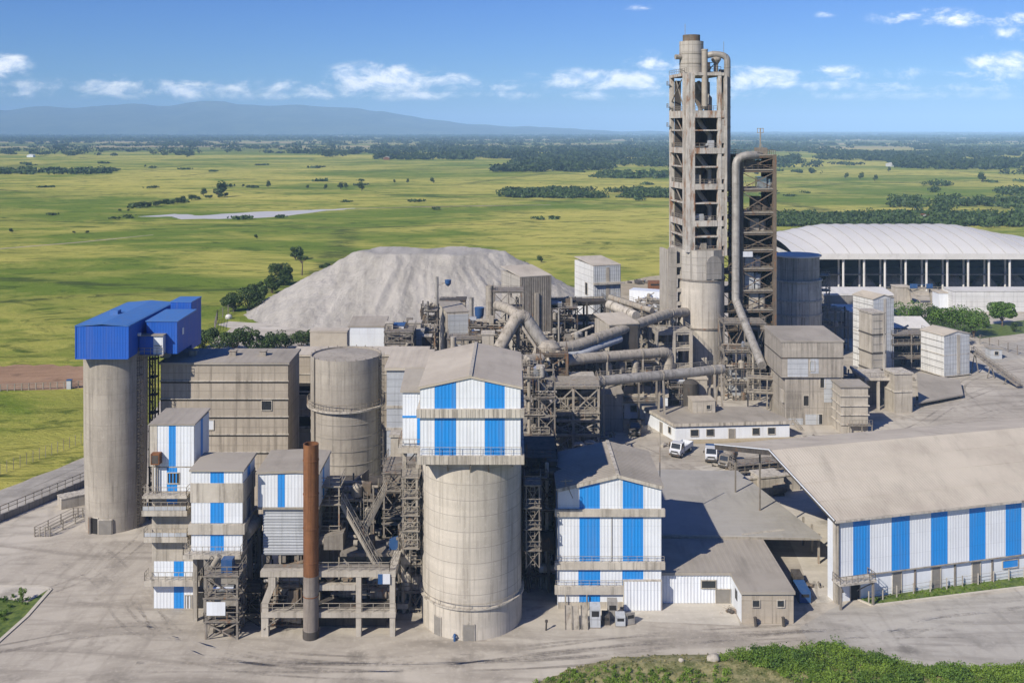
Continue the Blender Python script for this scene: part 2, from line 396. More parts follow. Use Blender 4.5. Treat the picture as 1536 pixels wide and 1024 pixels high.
def pipe(name, label, pts, r, mat='galv', cat='pipe', flange=4.0, legs=(), n=14, legmat='steel_lt', saddle=True, rail=False):
    """duct with flanges and trestle legs under the given points"""
    pts = [Vector(p) for p in pts]; root = thing(name, label, cat, tuple(pts[0]))
    mb = MB(); mb.tube(pts, r, n); mb.build('duct', mat, root)
    if flange:
        mb = MB()
        for a, b in zip(pts[:-1], pts[1:]):
            L = (b-a).length; d = (b-a).normalized(); k = int(L/flange)
            for i in range(k+1):
                p = a+d*(L*(i+.5)/(k+1)); mb.tube([p-d*.09, p+d*.06], r*1.035, n)
        mb.build('flange', mat, root)
    for (t, spread, zb) in legs:                      # t along the whole polyline 0..1
        Ls = [(b-a).length for a, b in zip(pts[:-1], pts[1:])]; q = t*sum(Ls); i = 0
        while i < len(Ls)-1 and q > Ls[i]: q -= Ls[i]; i += 1
        p = pts[i].lerp(pts[i+1], q/Ls[i]); d = (pts[i+1]-pts[i]); d.z = 0; d = d.normalized(); sd = Vector((-d.y, d.x, 0))
        for s_ in (-1, 1):
            mb = MB(); mb.bar(p+sd*s_*r*.6-Vector((0, 0, r*.7)), Vector((p.x, p.y, zb))+sd*s_*spread, .38, .38); mb.build('leg', legmat, root)
        if saddle:
            mb = MB(); mb.tube([p-d*.16, p+d*.16], r*1.13, n); mb.build('saddle', legmat, root)
    if rail:
        mb = MB(); up = Vector((0, 0, r)); 
        for a, b in zip(pts[:-1], pts[1:]): mb.rail([a+up, b+up], .9, 2.0)
        mb.build('railing', 'steel_lt', root)
    return root
def arc(p0, p1, p2, n=5):
    """points rounding the corner p1"""
    p0, p1, p2 = Vector(p0), Vector(p1), Vector(p2); return [p0.lerp(p1, t).lerp(p1.lerp(p2, t), t) for t in [i/n for i in range(n+1)]]
# ------------------------------------------------------------------ sky
world = bpy.data.worlds.new('World'); sc.world = world; world.use_nodes = True
wn = world.node_tree; k = N(wn); bg = wn.nodes['Background']
sky = k.node('ShaderNodeTexSky', sky_type='NISHITA'); sky.sun_disc = False
sky.sun_elevation = SUN_EL; sky.sun_rotation = math.atan2(sv.x, sv.y); sky.air_density = 1.0; sky.dust_density = .25; sky.ozone_density = 3.0; sky.altitude = 60
hs = k.node('ShaderNodeHueSaturation'); k.link(sky.outputs[0], hs.inputs['Color']); hs.inputs['Saturation'].default_value = 1.15; hs.inputs['Value'].default_value = 1.0; hs.inputs['Hue'].default_value = .514
tc = k.node('ShaderNodeTexCoord'); gx, gy, gz = k.sep(tc.outputs['Generated'])
yy = k.math('MAXIMUM', gy, .02)
u = k.math('DIVIDE', gx, yy); v = k.math('DIVIDE', gz, yy)
cv = k.node('ShaderNodeCombineXYZ'); k.link(u, cv.inputs[0]); k.link(k.math('MULTIPLY', v, 1.9), cv.inputs[1])
nz = k.noise(cv.outputs[0], 26, 9, .62, .3); nzb = k.noise(cv.outputs[0], 7, 4, .55)
# cumulus: centre (horizontal and vertical slope), half width, half height
CL = [(-.512, .083, .030, .018, 1.0), (-.50, .055, .03, .012, .6), (-.405, .064, .052, .015, .95), (-.335, .058, .050, .014, .8), (-.30, .045, .04, .010, .6),
      (-.13, .070, .055, .022, 1.05), (-.075, .068, .040, .014, .8), (-.20, .062, .03, .010, .5), (-.005, .063, .035, .010, .6), (.105, .069, .085, .016, .95), (.15, .085, .05, .018, .55), (.245, .073, .06, .016, .75), (.325, .074, .04, .013, .7), (.38, .072, .05, .013, .65),
      (.47, .073, .06, .012, .6), (.49, .086, .035, .016, .95), (.435, .116, .07, .013, .8), (.50, .114, .05, .011, .65), (.315, .119, .012, .006, .5), (.13, .125, .025, .007, .4), (.50, .10, .04, .012, .5), (-.25, .062, .42, .013, .55), (.3, .064, .36, .013, .55), (.0, .054, .6, .009, .5), (-.46, .046, .09, .008, .4), (.02, .045, .2, .006, .3)]
tot = None
for (cx, cy, rx, ry, amp) in CL:
    rx *= 1.4; ry *= 1.0; cy -= .019 if .05 < cy < .087 else .004
    a = k.math('DIVIDE', k.math('SUBTRACT', u, cx), rx); dv = k.math('SUBTRACT', v, cy)
    b = k.math('DIVIDE', dv, ry)
    d = k.math('ADD', k.math('MULTIPLY', a, a), k.math('MULTIPLY', b, b))
    e = k.math('MULTIPLY', k.math('SUBTRACT', 1.0, k.math('SQRT', d), clamp=True), amp)
    tot = e if tot is None else k.math('MAXIMUM', tot, e)
dens = k.math('ADD', tot, k.math('MULTIPLY', k.math('SUBTRACT', nz, .5), 2.6)); dens = k.math('ADD', dens, k.math('MULTIPLY', k.math('SUBTRACT', nzb, .5), .7))
cm = k.math('MULTIPLY', k.ss(dens, .12, .95), k.ss(tot, .0, .45))
sh = k.node('ShaderNodeMapping'); k.link(cv.outputs[0], sh.inputs[0]); sh.inputs['Location'].default_value = (-.004, .011, 0)
nz2 = k.noise(sh.outputs[0], 26, 9, .62, .3); shade = k.math('SUBTRACT', nz, nz2)
ccol = k.mix(k.ss(shade, -.16, .12), (9.6, 11.4, 14.6), (17.5, 17.4, 17.2))  # light from above painted into the cloud colour
tint = k.node('ShaderNodeMix', data_type='RGBA', blend_type='MULTIPLY'); tint.inputs[0].default_value = 1; k.link(hs.outputs[0], tint.inputs[6]); tint.inputs[7].default_value = (.45, .77, 1.38, 1)
fin = k.mix(k.math('MULTIPLY', cm, k.math('GREATER_THAN', gy, .05)), tint.outputs[2], ccol)
k.link(fin, bg.inputs['Color']); bg.inputs['Strength'].default_value = .065
# ------------------------------------------------------------------ ground materials
def field_mat():
    m, nt, b = nt_new('meadow'); k = N(nt); p = k.pos(); sx, sy, sz = k.sep(p)
    big = k.noise(k.scale(p, .0015, .0030, 0, .3), 1.0, 8, .66, 1.0); mid = k.noise(k.scale(p, .010, .019, 0, .25), 1.0, 9, .72, 1.0)
    fine = k.noise(k.scale(p, .045, .095, 0, .3), 1.0, 9, .74, 1.2); tuft = k.noise(k.scale(p, .5, 1.0, 0), 1.0, 5, .7)
    green, yel, dk = (.138, .196, .026), (.46, .415, .10), (.046, .082, .013)
    f = k.math('ADD', k.math('MULTIPLY', big, .55), k.math('MULTIPLY', mid, .45))
    col = k.mix(k.ss(f, .43, .56), green, yel)
    col = k.mix(k.math('MULTIPLY', k.ss(mid, .52, .64), .5), col, (.12, .165, .024))
    col = k.mix(k.math('MULTIPLY', k.ss(fine, .50, .66), .85), col, dk)
    col = k.mix(k.math('MULTIPLY', k.ss(tuft, .55, .75), .45), col, (.22, .26, .045))
    # thin field boundaries and tracks
    bw = k.node("ShaderNodeTexVoronoi", feature="DISTANCE_TO_EDGE")
    k.link(k.scale(p, .0022, .0042, 0, .2), bw.inputs['Vector']); bw.inputs['Scale'].default_value = 1.0
    col = k.mix(k.math('MULTIPLY', k.math('MULTIPLY', k.ss(bw.outputs['Distance'], .018, .004), k.ss(fine, .4, .55)), .75), col, (.05, .07, .02))
    # dry tan fields further out
    tan = k.noise(k.scale(p, .00035, .0011, 0, .07), 1.0, 5, .6)
    far = k.ss(sy, 2300, 3600)
    col = k.mix(k.math('MULTIPLY', k.ss(tan, .46, .56), far), col, (.33, .27, .15))
    col = k.mix(k.math('MULTIPLY', k.ss(tan, .50, .44), k.math('MULTIPLY', far, .8)), col, (.05, .08, .025))
    # bare brown patches
    br = k.noise(k.scale(p, .012, .03, 0), 1.0, 5, .6)
    col = k.mix(k.math('MULTIPLY', k.ss(br, .66, .74), .6), col, (.17, .14, .06))
    k.link(col, b.inputs['Base Color']); b.inputs['Roughness'].default_value = .95; b.inputs['Specular IOR Level'].default_value = .05
    k.link(k.bump(k.math('ADD', fine, k.math('MULTIPLY', tuft, .5)), .8, 1.4), b.inputs['Normal'])
    return m
def yard_mat(name, base, dk, lt):
    m, nt, b = nt_new(name); k = N(nt); p = k.pos()
    n1 = k.noise(p, .04, 5, .55, .8); n2 = k.noise(k.scale(p, .03, .16, 1, .15), 1.0, 4, .5, 2.5); n3 = k.noise(k.scale(p, .16, .035, 1, .5), 1.0, 4, .5, 3.0)
    n4 = k.noise(p, 1.6, 8, .75); n5 = k.noise(p, .16, 7, .65, .6); n6 = k.noise(k.scale(p, .10, .9, 1, -.2), 1.0, 3, .5, 1.0)
    col = k.mix(k.ss(n1, .36, .64), base, lt)
    col = k.mix(k.math('MULTIPLY', k.ss(n2, .44, .74), .75), col, dk)
    col = k.mix(k.math('MULTIPLY', k.ss(n3, .50, .78), .55), col, dk)
    col = k.mix(k.math('MULTIPLY', k.ss(n5, .52, .72), .55), col, tuple(c*.72 for c in dk))
    col = k.mix(k.math('MULTIPLY', k.math('MULTIPLY', k.ss(n6, .55, .7), k.ss(n1, .62, .4)), .45), col, dk)
    for rz_, ph in ((.25, 0.), (-.5, 40.), (1.3, 90.)):
        wv = k.node('ShaderNodeTexWave', wave_type='BANDS'); k.link(k.scale(p, 1, 1, 1, rz_), wv.inputs[0]); wv.inputs['Scale'].default_value = .085; wv.inputs['Distortion'].default_value = 5; wv.inputs['Detail'].default_value = 0.5; wv.inputs['Detail Scale'].default_value = .35; wv.inputs['Phase Offset'].default_value = ph
        msk = k.ss(k.noise(k.scale(p, 1, 1, 1), .045+.01*rz_, 3, .5), .50, .62)
        col = k.mix(k.math('MULTIPLY', k.math('MULTIPLY', k.ss(wv.outputs['Fac'], .72, .99), msk), .22), col, dk)
    spot = k.node('ShaderNodeTexVoronoi'); k.link(p, spot.inputs['Vector']); spot.inputs['Scale'].default_value = .11; spot.inputs['Randomness'].default_value = 1
    col = k.mix(k.math('MULTIPLY', k.ss(k.math('ADD', spot.outputs['Distance'], k.math('MULTIPLY', n4, .22)), .30, .16), .55), col, tuple(c*.5 for c in dk))
    col = k.mix(k.math('MULTIPLY', k.ss(n4, .5, .72), .45), col, tuple(c*1.2 for c in lt))
    k.link(col, b.inputs['Base Color']); b.inputs['Roughness'].default_value = .92; b.inputs['Specular IOR Level'].default_value = .15
    k.link(k.bump(n4, .3, .05), b.inputs['Normal'])
    return m
M['field'] = field_mat()
M['yard'] = yard_mat('dusty_concrete_yard', (.37, .334, .278), (.23, .205, .17), (.46, .42, .352))
M['asphalt'] = yard_mat('grey_road', (.335, .312, .272), (.225, .208, .18), (.41, .385, .335))
M['pale_pad'] = yard_mat('pale_pad', (.46, .425, .36), (.37, .34, .285), (.54, .50, .43))
M['soil'] = yard_mat('brown_soil', (.30, .19, .115), (.22, .135, .08), (.38, .25, .16))
M['sandy'] = yard_mat('sandy_soil', (.36, .30, .21), (.25, .22, .14), (.44, .38, .28))
M['kerb'] = plain('kerb_stone', (.5, .46, .38), .85, 0, .3)
M['turf'] = foliage('turf', (.05, .085, .018), (.13, .17, .035), .9)
M['dry_turf'] = foliage('dry_turf', (.09, .105, .03), (.28, .25, .12), .8)
def water_mat():
    m, nt, b = nt_new('pond_water'); k = N(nt); p = k.pos()
    n = k.noise(k.scale(p, .03, .12, 1), 1.0, 4, .6)
    k.link(k.mix(k.ss(n, .4, .65), (.47, .46, .43), (.56, .52, .45)), b.inputs['Base Color']); b.inputs['Roughness'].default_value = .45; b.inputs['Specular IOR Level'].default_value = .25
    return m
M['water'] = water_mat()
UZ0 = Vector((0, 0, 1))
# ------------------------------------------------------------------ ground sheets
ys = [-400, -100, 0, 60, 120, 200, 300, 450, 700, 1000, 1500, 2200, 3200, 4800, 7000, 10000, 15000, 22000, 30000]
xs = sorted(set([-q for q in (100, 250, 600, 1500, 3500, 8000, 16000)]+[0]+[100, 250, 600, 1500, 3500, 8000, 16000]))
mb = MB(); nx_ = len(xs)
mb.add([(x, y, 0) for y in ys for x in xs], [(j*nx_+i, j*nx_+i+1, (j+1)*nx_+i+1, (j+1)*nx_+i) for j in range(len(ys)-1) for i in range(nx_-1)])
mb.build('ground', 'field', kind='structure', loc=(0, 0, 0))
def sheet(name, px_pts, z, mat, kind='structure', world_pts=None):
    pts = [G(*p) for p in px_pts] if world_pts is None else world_pts
    mb = MB(); mb.add([(p[0], p[1], z) for p in pts], [tuple(range(len(pts)))])
    return mb.build(name, mat, kind=kind, loc=(pts[0][0], pts[0][1], z))
def ragged(pts, amp, n=6, seed=0):
    """break the straight sides of a patch"""
    out = []; r = random.Random(seed)
    for a, b in zip(pts, pts[1:]+pts[:1]):
        for i in range(n):
            t = i/n; q = (a[0]+(b[0]-a[0])*t, a[1]+(b[1]-a[1])*t)
            s_ = 0 if i == 0 else amp
            out.append((q[0]+r.uniform(-s_, s_), q[1]+r.uniform(-s_, s_)))
    return out
yard = [(-420, 900), (-60, 758), (0, 735), (130, 684), (215, 650), (262, 560), (300, 530), (330, 503), (352, 488), (470, 474), (700, 450), (820, 436), (930, 424), (1010, 417), (1120, 424), (1300, 434), (1536, 428), (2000, 424), (2300, 1300), (-700, 1300)]
yp = ragged([G(*p) for p in yard], .7, 5, 3)
sheet('yard', None, .02, 'yard', world_pts=yp)
sheet('road', [(-420, 905), (-60, 762), (0, 738), (130, 687), (215, 653), (215, 672), (130, 722), (0, 782), (-420, 960)], .028, 'asphalt')
sheet('road', [(1240, 1010), (1200, 940), (1262, 905), (1300, 912), (1536, 886), (2000, 850), (2200, 1100), (1536, 1010)], .028, 'asphalt')
sheet('pavement', None, .032, 'pale_pad', world_pts=ragged([G(*p) for p in [(850, 925), (1110, 938), (1100, 905), (850, 903)]], .15, 4, 8))
sheet('pavement', None, .036, 'pale_pad', world_pts=ragged([G(*p) for p in [(1040, 700), (1120, 735), (1180, 800), (1225, 905), (1256, 900), (1250, 760), (1170, 690)]], .3, 4, 9))
sheet('track', [(1470, 520), (1536, 512), (2000, 500), (2000, 540), (1536, 536), (1490, 545)], .028, 'asphalt')
sheet('track', [(326, 487), (345, 482), (470, 490), (480, 496), (345, 492)], .030, 'pale_pad')
sheet('soil_field', None, .012, 'soil', world_pts=ragged([G(*p) for p in [(-300, 556), (0, 549), (60, 547), (126, 549), (140, 572), (126, 582), (0, 585), (-300, 590)]], 1.2, 5, 4))
sheet('bare_ground', None, .026, 'sandy', world_pts=ragged([G(*p) for p in [(860, 440), (935, 422), (1005, 410), (1010, 440), (1000, 470), (880, 470)]], 1.5, 5, 6))
sheet('pond', None, .03, 'water', world_pts=ragged([G(*p) for p in [(206, 325), (262, 321), (300, 323.5), (380, 318), (470, 315), (530, 312.3), (532, 312.9), (490, 316), (430, 324), (360, 328), (272, 329), (262, 325)]], 2.5, 5, 2))
sheet('track', [(0, 372.6), (120, 362.8), (230, 352), (230, 352.5), (120, 363.8), (0, 373.6)], .02, 'sandy')
sheet('track', None, .02, 'sandy', world_pts=ragged([G(*p) for p in [(528, 312.6), (640, 309.7), (826, 307.2), (826, 307.7), (640, 310.3), (530, 313.2)]], 1.5, 5, 2))
# green island with kerb, bottom left
isl = [(-200, 1040), (-8, 968), (40, 925), (76, 884), (60, 880), (-200, 878)]
sheet('lawn', isl, .10, 'turf')
mb = MB()
ip = [G(*p) for p in isl]
for a, b in zip(ip[:-1], ip[1:]): mb.bar((*a, .07), (*b, .07), .45, .16)
mb.build('kerb', 'kerb', kind='structure')
sheet('pavement', [(-200, 879), (58, 881), (72, 885), (40, 905), (0, 897), (-200, 897)], .125, 'pale_pad')
# grass strip along the striped shed
st = [(1287, 899), (1308, 908), (1536, 880), (1700, 862), (1700, 850), (1536, 864), (1360, 884)]
sheet('verge', st, .09, 'turf')
mb = MB(); sp = [G(*p) for p in st[:4]]
for a, b in zip(sp[:-1], sp[1:]): mb.bar((*a, .06), (*b, .06), .3, .14)
mb.build('kerb', 'kerb', kind='structure')
# low bank of rough grass at the bottom right: a real mound
bank = [(790, 1030), (850, 1003), (930, 983), (1075, 980), (1150, 975), (1250, 970), (1330, 992), (1400, 1003), (1536, 1001), (1750, 1000), (1750, 1150), (790, 1150)]
bp = [G(*p) for p in bank]
def inside_dist(x, y, poly):
    n = len(poly); c = False; d = 1e9
    for i in range(n):
        x0, y0 = poly[i]; x1, y1 = poly[(i+1) % n]
        if (y0 > y) != (y1 > y) and x < (x1-x0)*(y-y0)/(y1-y0)+x0: c = not c
        ex, ey = x1-x0, y1-y0; t = max(0, min(1, ((x-x0)*ex+(y-y0)*ey)/(ex*ex+ey*ey+1e-9)))
        d = min(d, math.hypot(x-x0-t*ex, y-y0-t*ey))
    return d if c else -d
def bank_h(x, y):
    d = inside_dist(x, y, bp)
    return min(.9, .28*max(d, 0))+.22*noise.noise(Vector((x*.45, y*.45, 0)))*min(1, max(d, 0)) + (.03 if d > 0 else -.4)
mb = MB(); nx_, ny_ = 150, 50; x0, x1, y0, y1 = 1, 76, 86, 117.5
mb.add([(x0+(x1-x0)*i/nx_, y0+(y1-y0)*j/ny_, bank_h(x0+(x1-x0)*i/nx_, y0+(y1-y0)*j/ny_)) for j in range(ny_+1) for i in range(nx_+1)],
       [(j*(nx_+1)+i, j*(nx_+1)+i+1, (j+1)*(nx_+1)+i+1, (j+1)*(nx_+1)+i) for j in range(ny_) for i in range(nx_)], 0, True)
mb.build('bank', 'dry_turf', kind='structure', loc=(0, 0, 0))
m, nt, b = nt_new('tyre_mark'); k = N(nt); p = k.pos()
tr_ = k.node('ShaderNodeBsdfTransparent'); mx = k.node('ShaderNodeMixShader'); fa = k.math('MULTIPLY', k.ss(k.math('ADD', k.math('MULTIPLY', k.noise(p, .07, 3), .6), k.math('MULTIPLY', k.noise(p, 1.3, 6, .75), .4)), .43, .66), .42)
b.inputs['Base Color'].default_value = (.19, .17, .145, 1); b.inputs['Roughness'].default_value = .95; k.link(fa, mx.inputs[0]); k.link(tr_.outputs[0], mx.inputs[1]); k.link(b.outputs[0], mx.inputs[2]); k.link(mx.outputs[0], nt.nodes['Material Output'].inputs['Surface'])
M['tyre_mark'] = m
def spline(pts, n=14):
    out = []; P = [pts[0]]+list(pts)+[pts[-1]]
    for i in range(1, len(P)-2):
        a, b_, c, d = [Vector((*q, 0)) for q in P[i-1:i+3]]
        for j in range(n):
            t = j/n; out.append(.5*((2*b_)+(c-a)*t+(2*a-5*b_+4*c-d)*t*t+(3*b_-a-3*c+d)*t**3))
    out.append(Vector((*pts[-1], 0))); return out
TRK = [[(-60, 985), (200, 945), (420, 985), (700, 988), (1000, 955), (1250, 938), (1540, 905)], [(-20, 850), (120, 815), (205, 880), (290, 985), (600, 1015)], [(60, 815), (150, 870), (225, 950), (520, 1000), (880, 966), (1210, 950)], [(1560, 950), (1350, 950), (1180, 955), (880, 990), (600, 1000), (200, 1000)], [(1560, 596), (1420, 640), (1330, 652), (1260, 660)],
       [(1560, 560), (1450, 596), (1375, 640), (1310, 655), (1200, 672), (1060, 705)], [(890, 652), (960, 672), (1030, 706)], [(-40, 772), (60, 730), (140, 695), (205, 668)], [(30, 900), (140, 860), (210, 810), (226, 780)], [(1560, 920), (1420, 930), (1330, 955), (1240, 965)], [(1222, 940), (1216, 900), (1210, 870)], [(930, 630), (905, 650), (880, 668)], [(1500, 620), (1440, 585), (1480, 560), (1560, 548)], [(340, 990), (260, 950), (210, 900), (180, 860)]]
for i, tk in enumerate(TRK):
    c_ = spline([G(*q) for q in tk]); mb = MB(); z_ = .040+.0012*i
    for off in (-.95, .95, -.6) if i % 3 == 0 else (-.95, .95):
        L_, R_ = [], []
        for a in range(len(c_)):
            d = (c_[min(a+1, len(c_)-1)]-c_[max(a-1, 0)]).normalized(); s_ = Vector((-d.y, d.x, 0)); wd = .22+.05*math.sin(a*.7+i); q = c_[a]+s_*off
            L_.append(q-s_*wd+UZ0*z_); R_.append(q+s_*wd+UZ0*z_)
        n = len(c_); mb.add(L_+R_, [(a, a+1, n+a+1, n+a) for a in range(n-1)])
    mb.build('tyre_track', 'tyre_mark', kind='structure')
# ------------------------------------------------------------------ mountains far off
HP = [(-500, 176), (-300, 170), (-120, 166), (0, 163), (65, 156), (110, 159), (180, 152), (235, 156), (300, 149), (335, 148), (370, 153), (405, 156), (450, 153), (500, 158), (530, 159), (565, 164), (610, 171), (660, 179), (720, 186), (780, 190), (860, 193), (940, 197), (1040, 199), (1100, 199), (1250, 199), (1500, 199), (1900, 199)]
def hp(px):
    for (a, pa), (b, pb) in zip(HP[:-1], HP[1:]):
        if a <= px <= b:
            t = (px-a)/(b-a); t = t*t*(3-2*t); return pa+(pb-pa)*t
    return 199
YR = 13500.0; mb = MB(); nx_, ny_ = 260, 26
vs = []
for j in range(ny_+1):
    y = 10800+(17000-10800)*j/ny_; e = max(0, 1-abs(y-YR)/(2600 if y < YR else 3300))
    for i in range(nx_+1):
        px = -420+(1950+420)*i/nx_; x = (px-768)/F*y
        hgt = 60+max(-4, (195-hp(px))*.93+2.2*noise.fractal(Vector((px*.021, 1, 2)), 1.0, 2.0, 5))*YR/F
        n_ = noise.fractal(Vector((x*.0011, y*.0008, 3)), 1.0, 2.1, 5)
        rid = 1-abs(noise.noise(Vector((x*.0016, y*.0004, 8))))*.75
        z = hgt*(e**.8)*(1 if e > .97 else (.66+.34*rid)) + n_*26*min(1, e*3)*(1-e*.6)
        vs.append((x, y, max(z, -3) if e > 0 else -5))
mb.add(vs, [(j*(nx_+1)+i, j*(nx_+1)+i+1, (j+1)*(nx_+1)+i+1, (j+1)*(nx_+1)+i) for j in range(ny_) for i in range(nx_)], 0, True)
M['hill'] = foliage('forested_slope', (.05, .075, .05), (.10, .125, .075), .0022)
mb.build('mountains', 'hill', kind='structure', loc=(0, YR, 0))
# ------------------------------------------------------------------ haze
mb = MB(); mb.box(-16500, 16500, -420, 30200, -30, 480)
hz = mb.build('haze', [], kind='stuff', loc=(0, 0, 0))
m = bpy.data.materials.new('haze_air'); m.use_nodes = True; nt = m.node_tree
for n in list(nt.nodes):
    if n.type == 'BSDF_PRINCIPLED': nt.nodes.remove(n)
pv = nt.nodes.new('ShaderNodeVolumePrincipled'); pv.inputs['Color'].default_value = (.42, .68, 1, 1); pv.inputs['Density'].default_value = 0.95e-4; pv.inputs['Anisotropy'].default_value = -.35
nt.links.new(pv.outputs[0], nt.nodes['Material Output'].inputs['Volume']); hz.data.materials.append(m)
# ------------------------------------------------------------------ leaf clouds (numpy, one mesh)
def leaf_mesh(name, cen, nrm, size, mat, thick=None, extra=None):
    """cen (n,3) leaf centres, random quads of the given sizes"""
    n = len(cen); cen = np.asarray(cen, float); size = np.broadcast_to(np.asarray(size, float), (n,))
    a = NPR.normal(size=(n, 3)); 
    if nrm is not None: a = a*.75+np.asarray(nrm)*1.0
    a /= np.linalg.norm(a, axis=1)[:, None]; b = np.cross(a, NPR.normal(size=(n, 3))); b /= np.linalg.norm(b, axis=1)[:, None]; c = np.cross(a, b)
    s_ = size[:, None]; q = NPR.uniform(.55, 1.0, (n, 1))
    V = np.stack([cen-b*s_*.5, cen-c*s_*.4*q, cen+b*s_*.5, cen+c*s_*.4*q], 1).reshape(-1, 3)
    me = bpy.data.meshes.new(name)
    me.vertices.add(4*n); me.vertices.foreach_set('co', V.astype(np.float32).ravel())
    me.loops.add(4*n); me.loops.foreach_set('vertex_index', np.arange(4*n, dtype=np.int32))
    me.polygons.add(n); me.polygons.foreach_set('loop_start', np.arange(0, 4*n, 4, dtype=np.int32))
    me.update(calc_edges=True); me.materials.append(M[mat]); me.validate()
    return me
def clump_pts(n, rx, ry, rz, k_=7, tight=.42, seed=None):
    """leaf positions of one crown: shells of several uneven clumps"""
    cs = NPR.normal(size=(k_, 3)); cs /= np.linalg.norm(cs, axis=1)[:, None]; cs *= NPR.uniform(.35, .72, (k_, 1)); cs[:, 2] = cs[:, 2]*.9
    w = NPR.uniform(.6, 1.25, k_); idx = NPR.integers(0, k_, n)
    d = NPR.normal(size=(n, 3)); d /= np.linalg.norm(d, axis=1)[:, None]
    r = tight*w[idx]*NPR.uniform(.55, 1.0, n)**.5
    p = cs[idx]+d*r[:, None]
    return p*np.array([rx, ry, rz]), d
def make_tree(name, h, cw, trunk_h, n, leaf, mat, label, cat, loc, group=None, k_=9, limbs=5, tr=.035):
    root = thing(name, label, cat, loc, group)
    p, d = clump_pts(n, cw/2, cw/2, (h-trunk_h)/2, k_); p[:, 2] += trunk_h+(h-trunk_h)/2; p[:, 2] = np.maximum(p[:, 2], .1)
    me = leaf_mesh('crown', p, d, NPR.uniform(.7, 1.35, n)*leaf, mat); o = bpy.data.objects.new('crown', me); C.objects.link(o); o.parent = root
    mb = MB(); mb.tube([(0, 0, -.2), (.02*h, 0, trunk_h*.6), (0, .01*h, trunk_h+.25*(h-trunk_h))], [h*tr, h*tr*.75, h*tr*.45], 8)
    for i in range(limbs):
        a = 2*math.pi*i/limbs+RND.random(); q = Vector((math.cos(a)*cw*.3, math.sin(a)*cw*.3, trunk_h+(h-trunk_h)*RND.uniform(.4, .7)))
        mb.tube([(0, 0, trunk_h*.8), q*.55+Vector((0, 0, trunk_h*.35)), q], [h*tr*.5, h*tr*.33, h*tr*.15], 6)
    root2 = {'_w': (0, 0, 0)}
    me2 = mb.build('trunk', 'bark', None, loc=(0, 0, 0)); me2.parent = root
    return root
# ---- far-off woods that read as one mass: canopy of leaf clumps
def woods(name, bands, mat, label, seed):
    r = np.random.default_rng(seed); cs = []
    for (px0, px1, py0, py1, num, hh, thr, sc_) in bands:
        y0, y1 = YG(py1), YG(py0)
        for _ in range(num):
            y = math.exp(r.uniform(math.log(y0), math.log(y1))); x = (r.uniform(px0, px1)-768)/F*y
            pxx = 768+x*F/y
            if noise.noise(Vector((pxx*.0065*sc_, math.log(y)*9*sc_, seed))) < thr: continue
            w_ = (7+y*.0052)*r.uniform(.7, 1.5); cs.append((x, y, w_, hh*r.uniform(.65, 1.3)))
    P, S, D = [], [], []
    for (x, y, w_, h_) in cs:
        n = 80 if y < 1100 else 44 if y < 2600 else 22
        p, d = clump_pts(n, w_*.62, w_*.62, h_*.55, 4, .6); p[:, 2] = np.maximum(p[:, 2]+h_*.5, .2); p[:, 0] += x; p[:, 1] += y
        P.append(p); D.append(d); S.append(np.full(n, w_*(.16 if y < 1100 else .26)+.3))
    me = leaf_mesh(name, np.concatenate(P), np.concatenate(D), np.concatenate(S), mat); o = bpy.data.objects.new(name, me); C.objects.link(o); o['kind'] = 'stuff'; o['label'] = label; o['category'] = 'woods'
    return o
woods('woodland', [(-60, 1600, 197.5, 203, 3800, 15, -.5, 1), (-60, 1600, 202, 212, 4600, 13, -.4, 1), (250, 1180, 213, 224, 900, 13, .05, 1), (-60, 330, 209, 213, 500, 12, -.2, 1), (560, 1020, 222, 240, 1500, 11, -.08, 1.1), (740, 1010, 236, 258, 800, 9, .0, 1.0), (280, 600, 224, 236, 420, 11, .12, 1),
     (1150, 1600, 212, 222, 700, 12, -.0, 1), (1100, 1600, 222, 246, 1900, 10, .02, 1.1), (1330, 1600, 240, 262, 800, 10, .05, .8), (-60, 300, 214, 234, 420, 9, .1, 1), (0, 1000, 212, 232, 700, 9, .12, 2.2), (1000, 1600, 230, 262, 260, 8, .1, 2.0)], 'wood_far', 'dark distant woodland in broken bands below the horizon', 3)
woods('scrub', [(760, 1010, 288, 297, 420, 5, -.1, 1), (1340, 1600, 304, 338, 330, 7, -.05, 1.2), (1240, 1600, 326, 340, 330, 5, -.2, 1), (1165, 1260, 324, 340, 150, 4, -.15, 1), (1380, 1540, 278, 296, 200, 6, .0, 1), (-60, 170, 255, 262, 90, 5, -.1, 1), (900, 1010, 262, 268, 60, 6, .0, 1), (0, 1536, 245, 330, 260, 2.2, .12, 1)], 'leaf_dark', 'dark green scrub and hedge lines scattered over the meadows', 7)
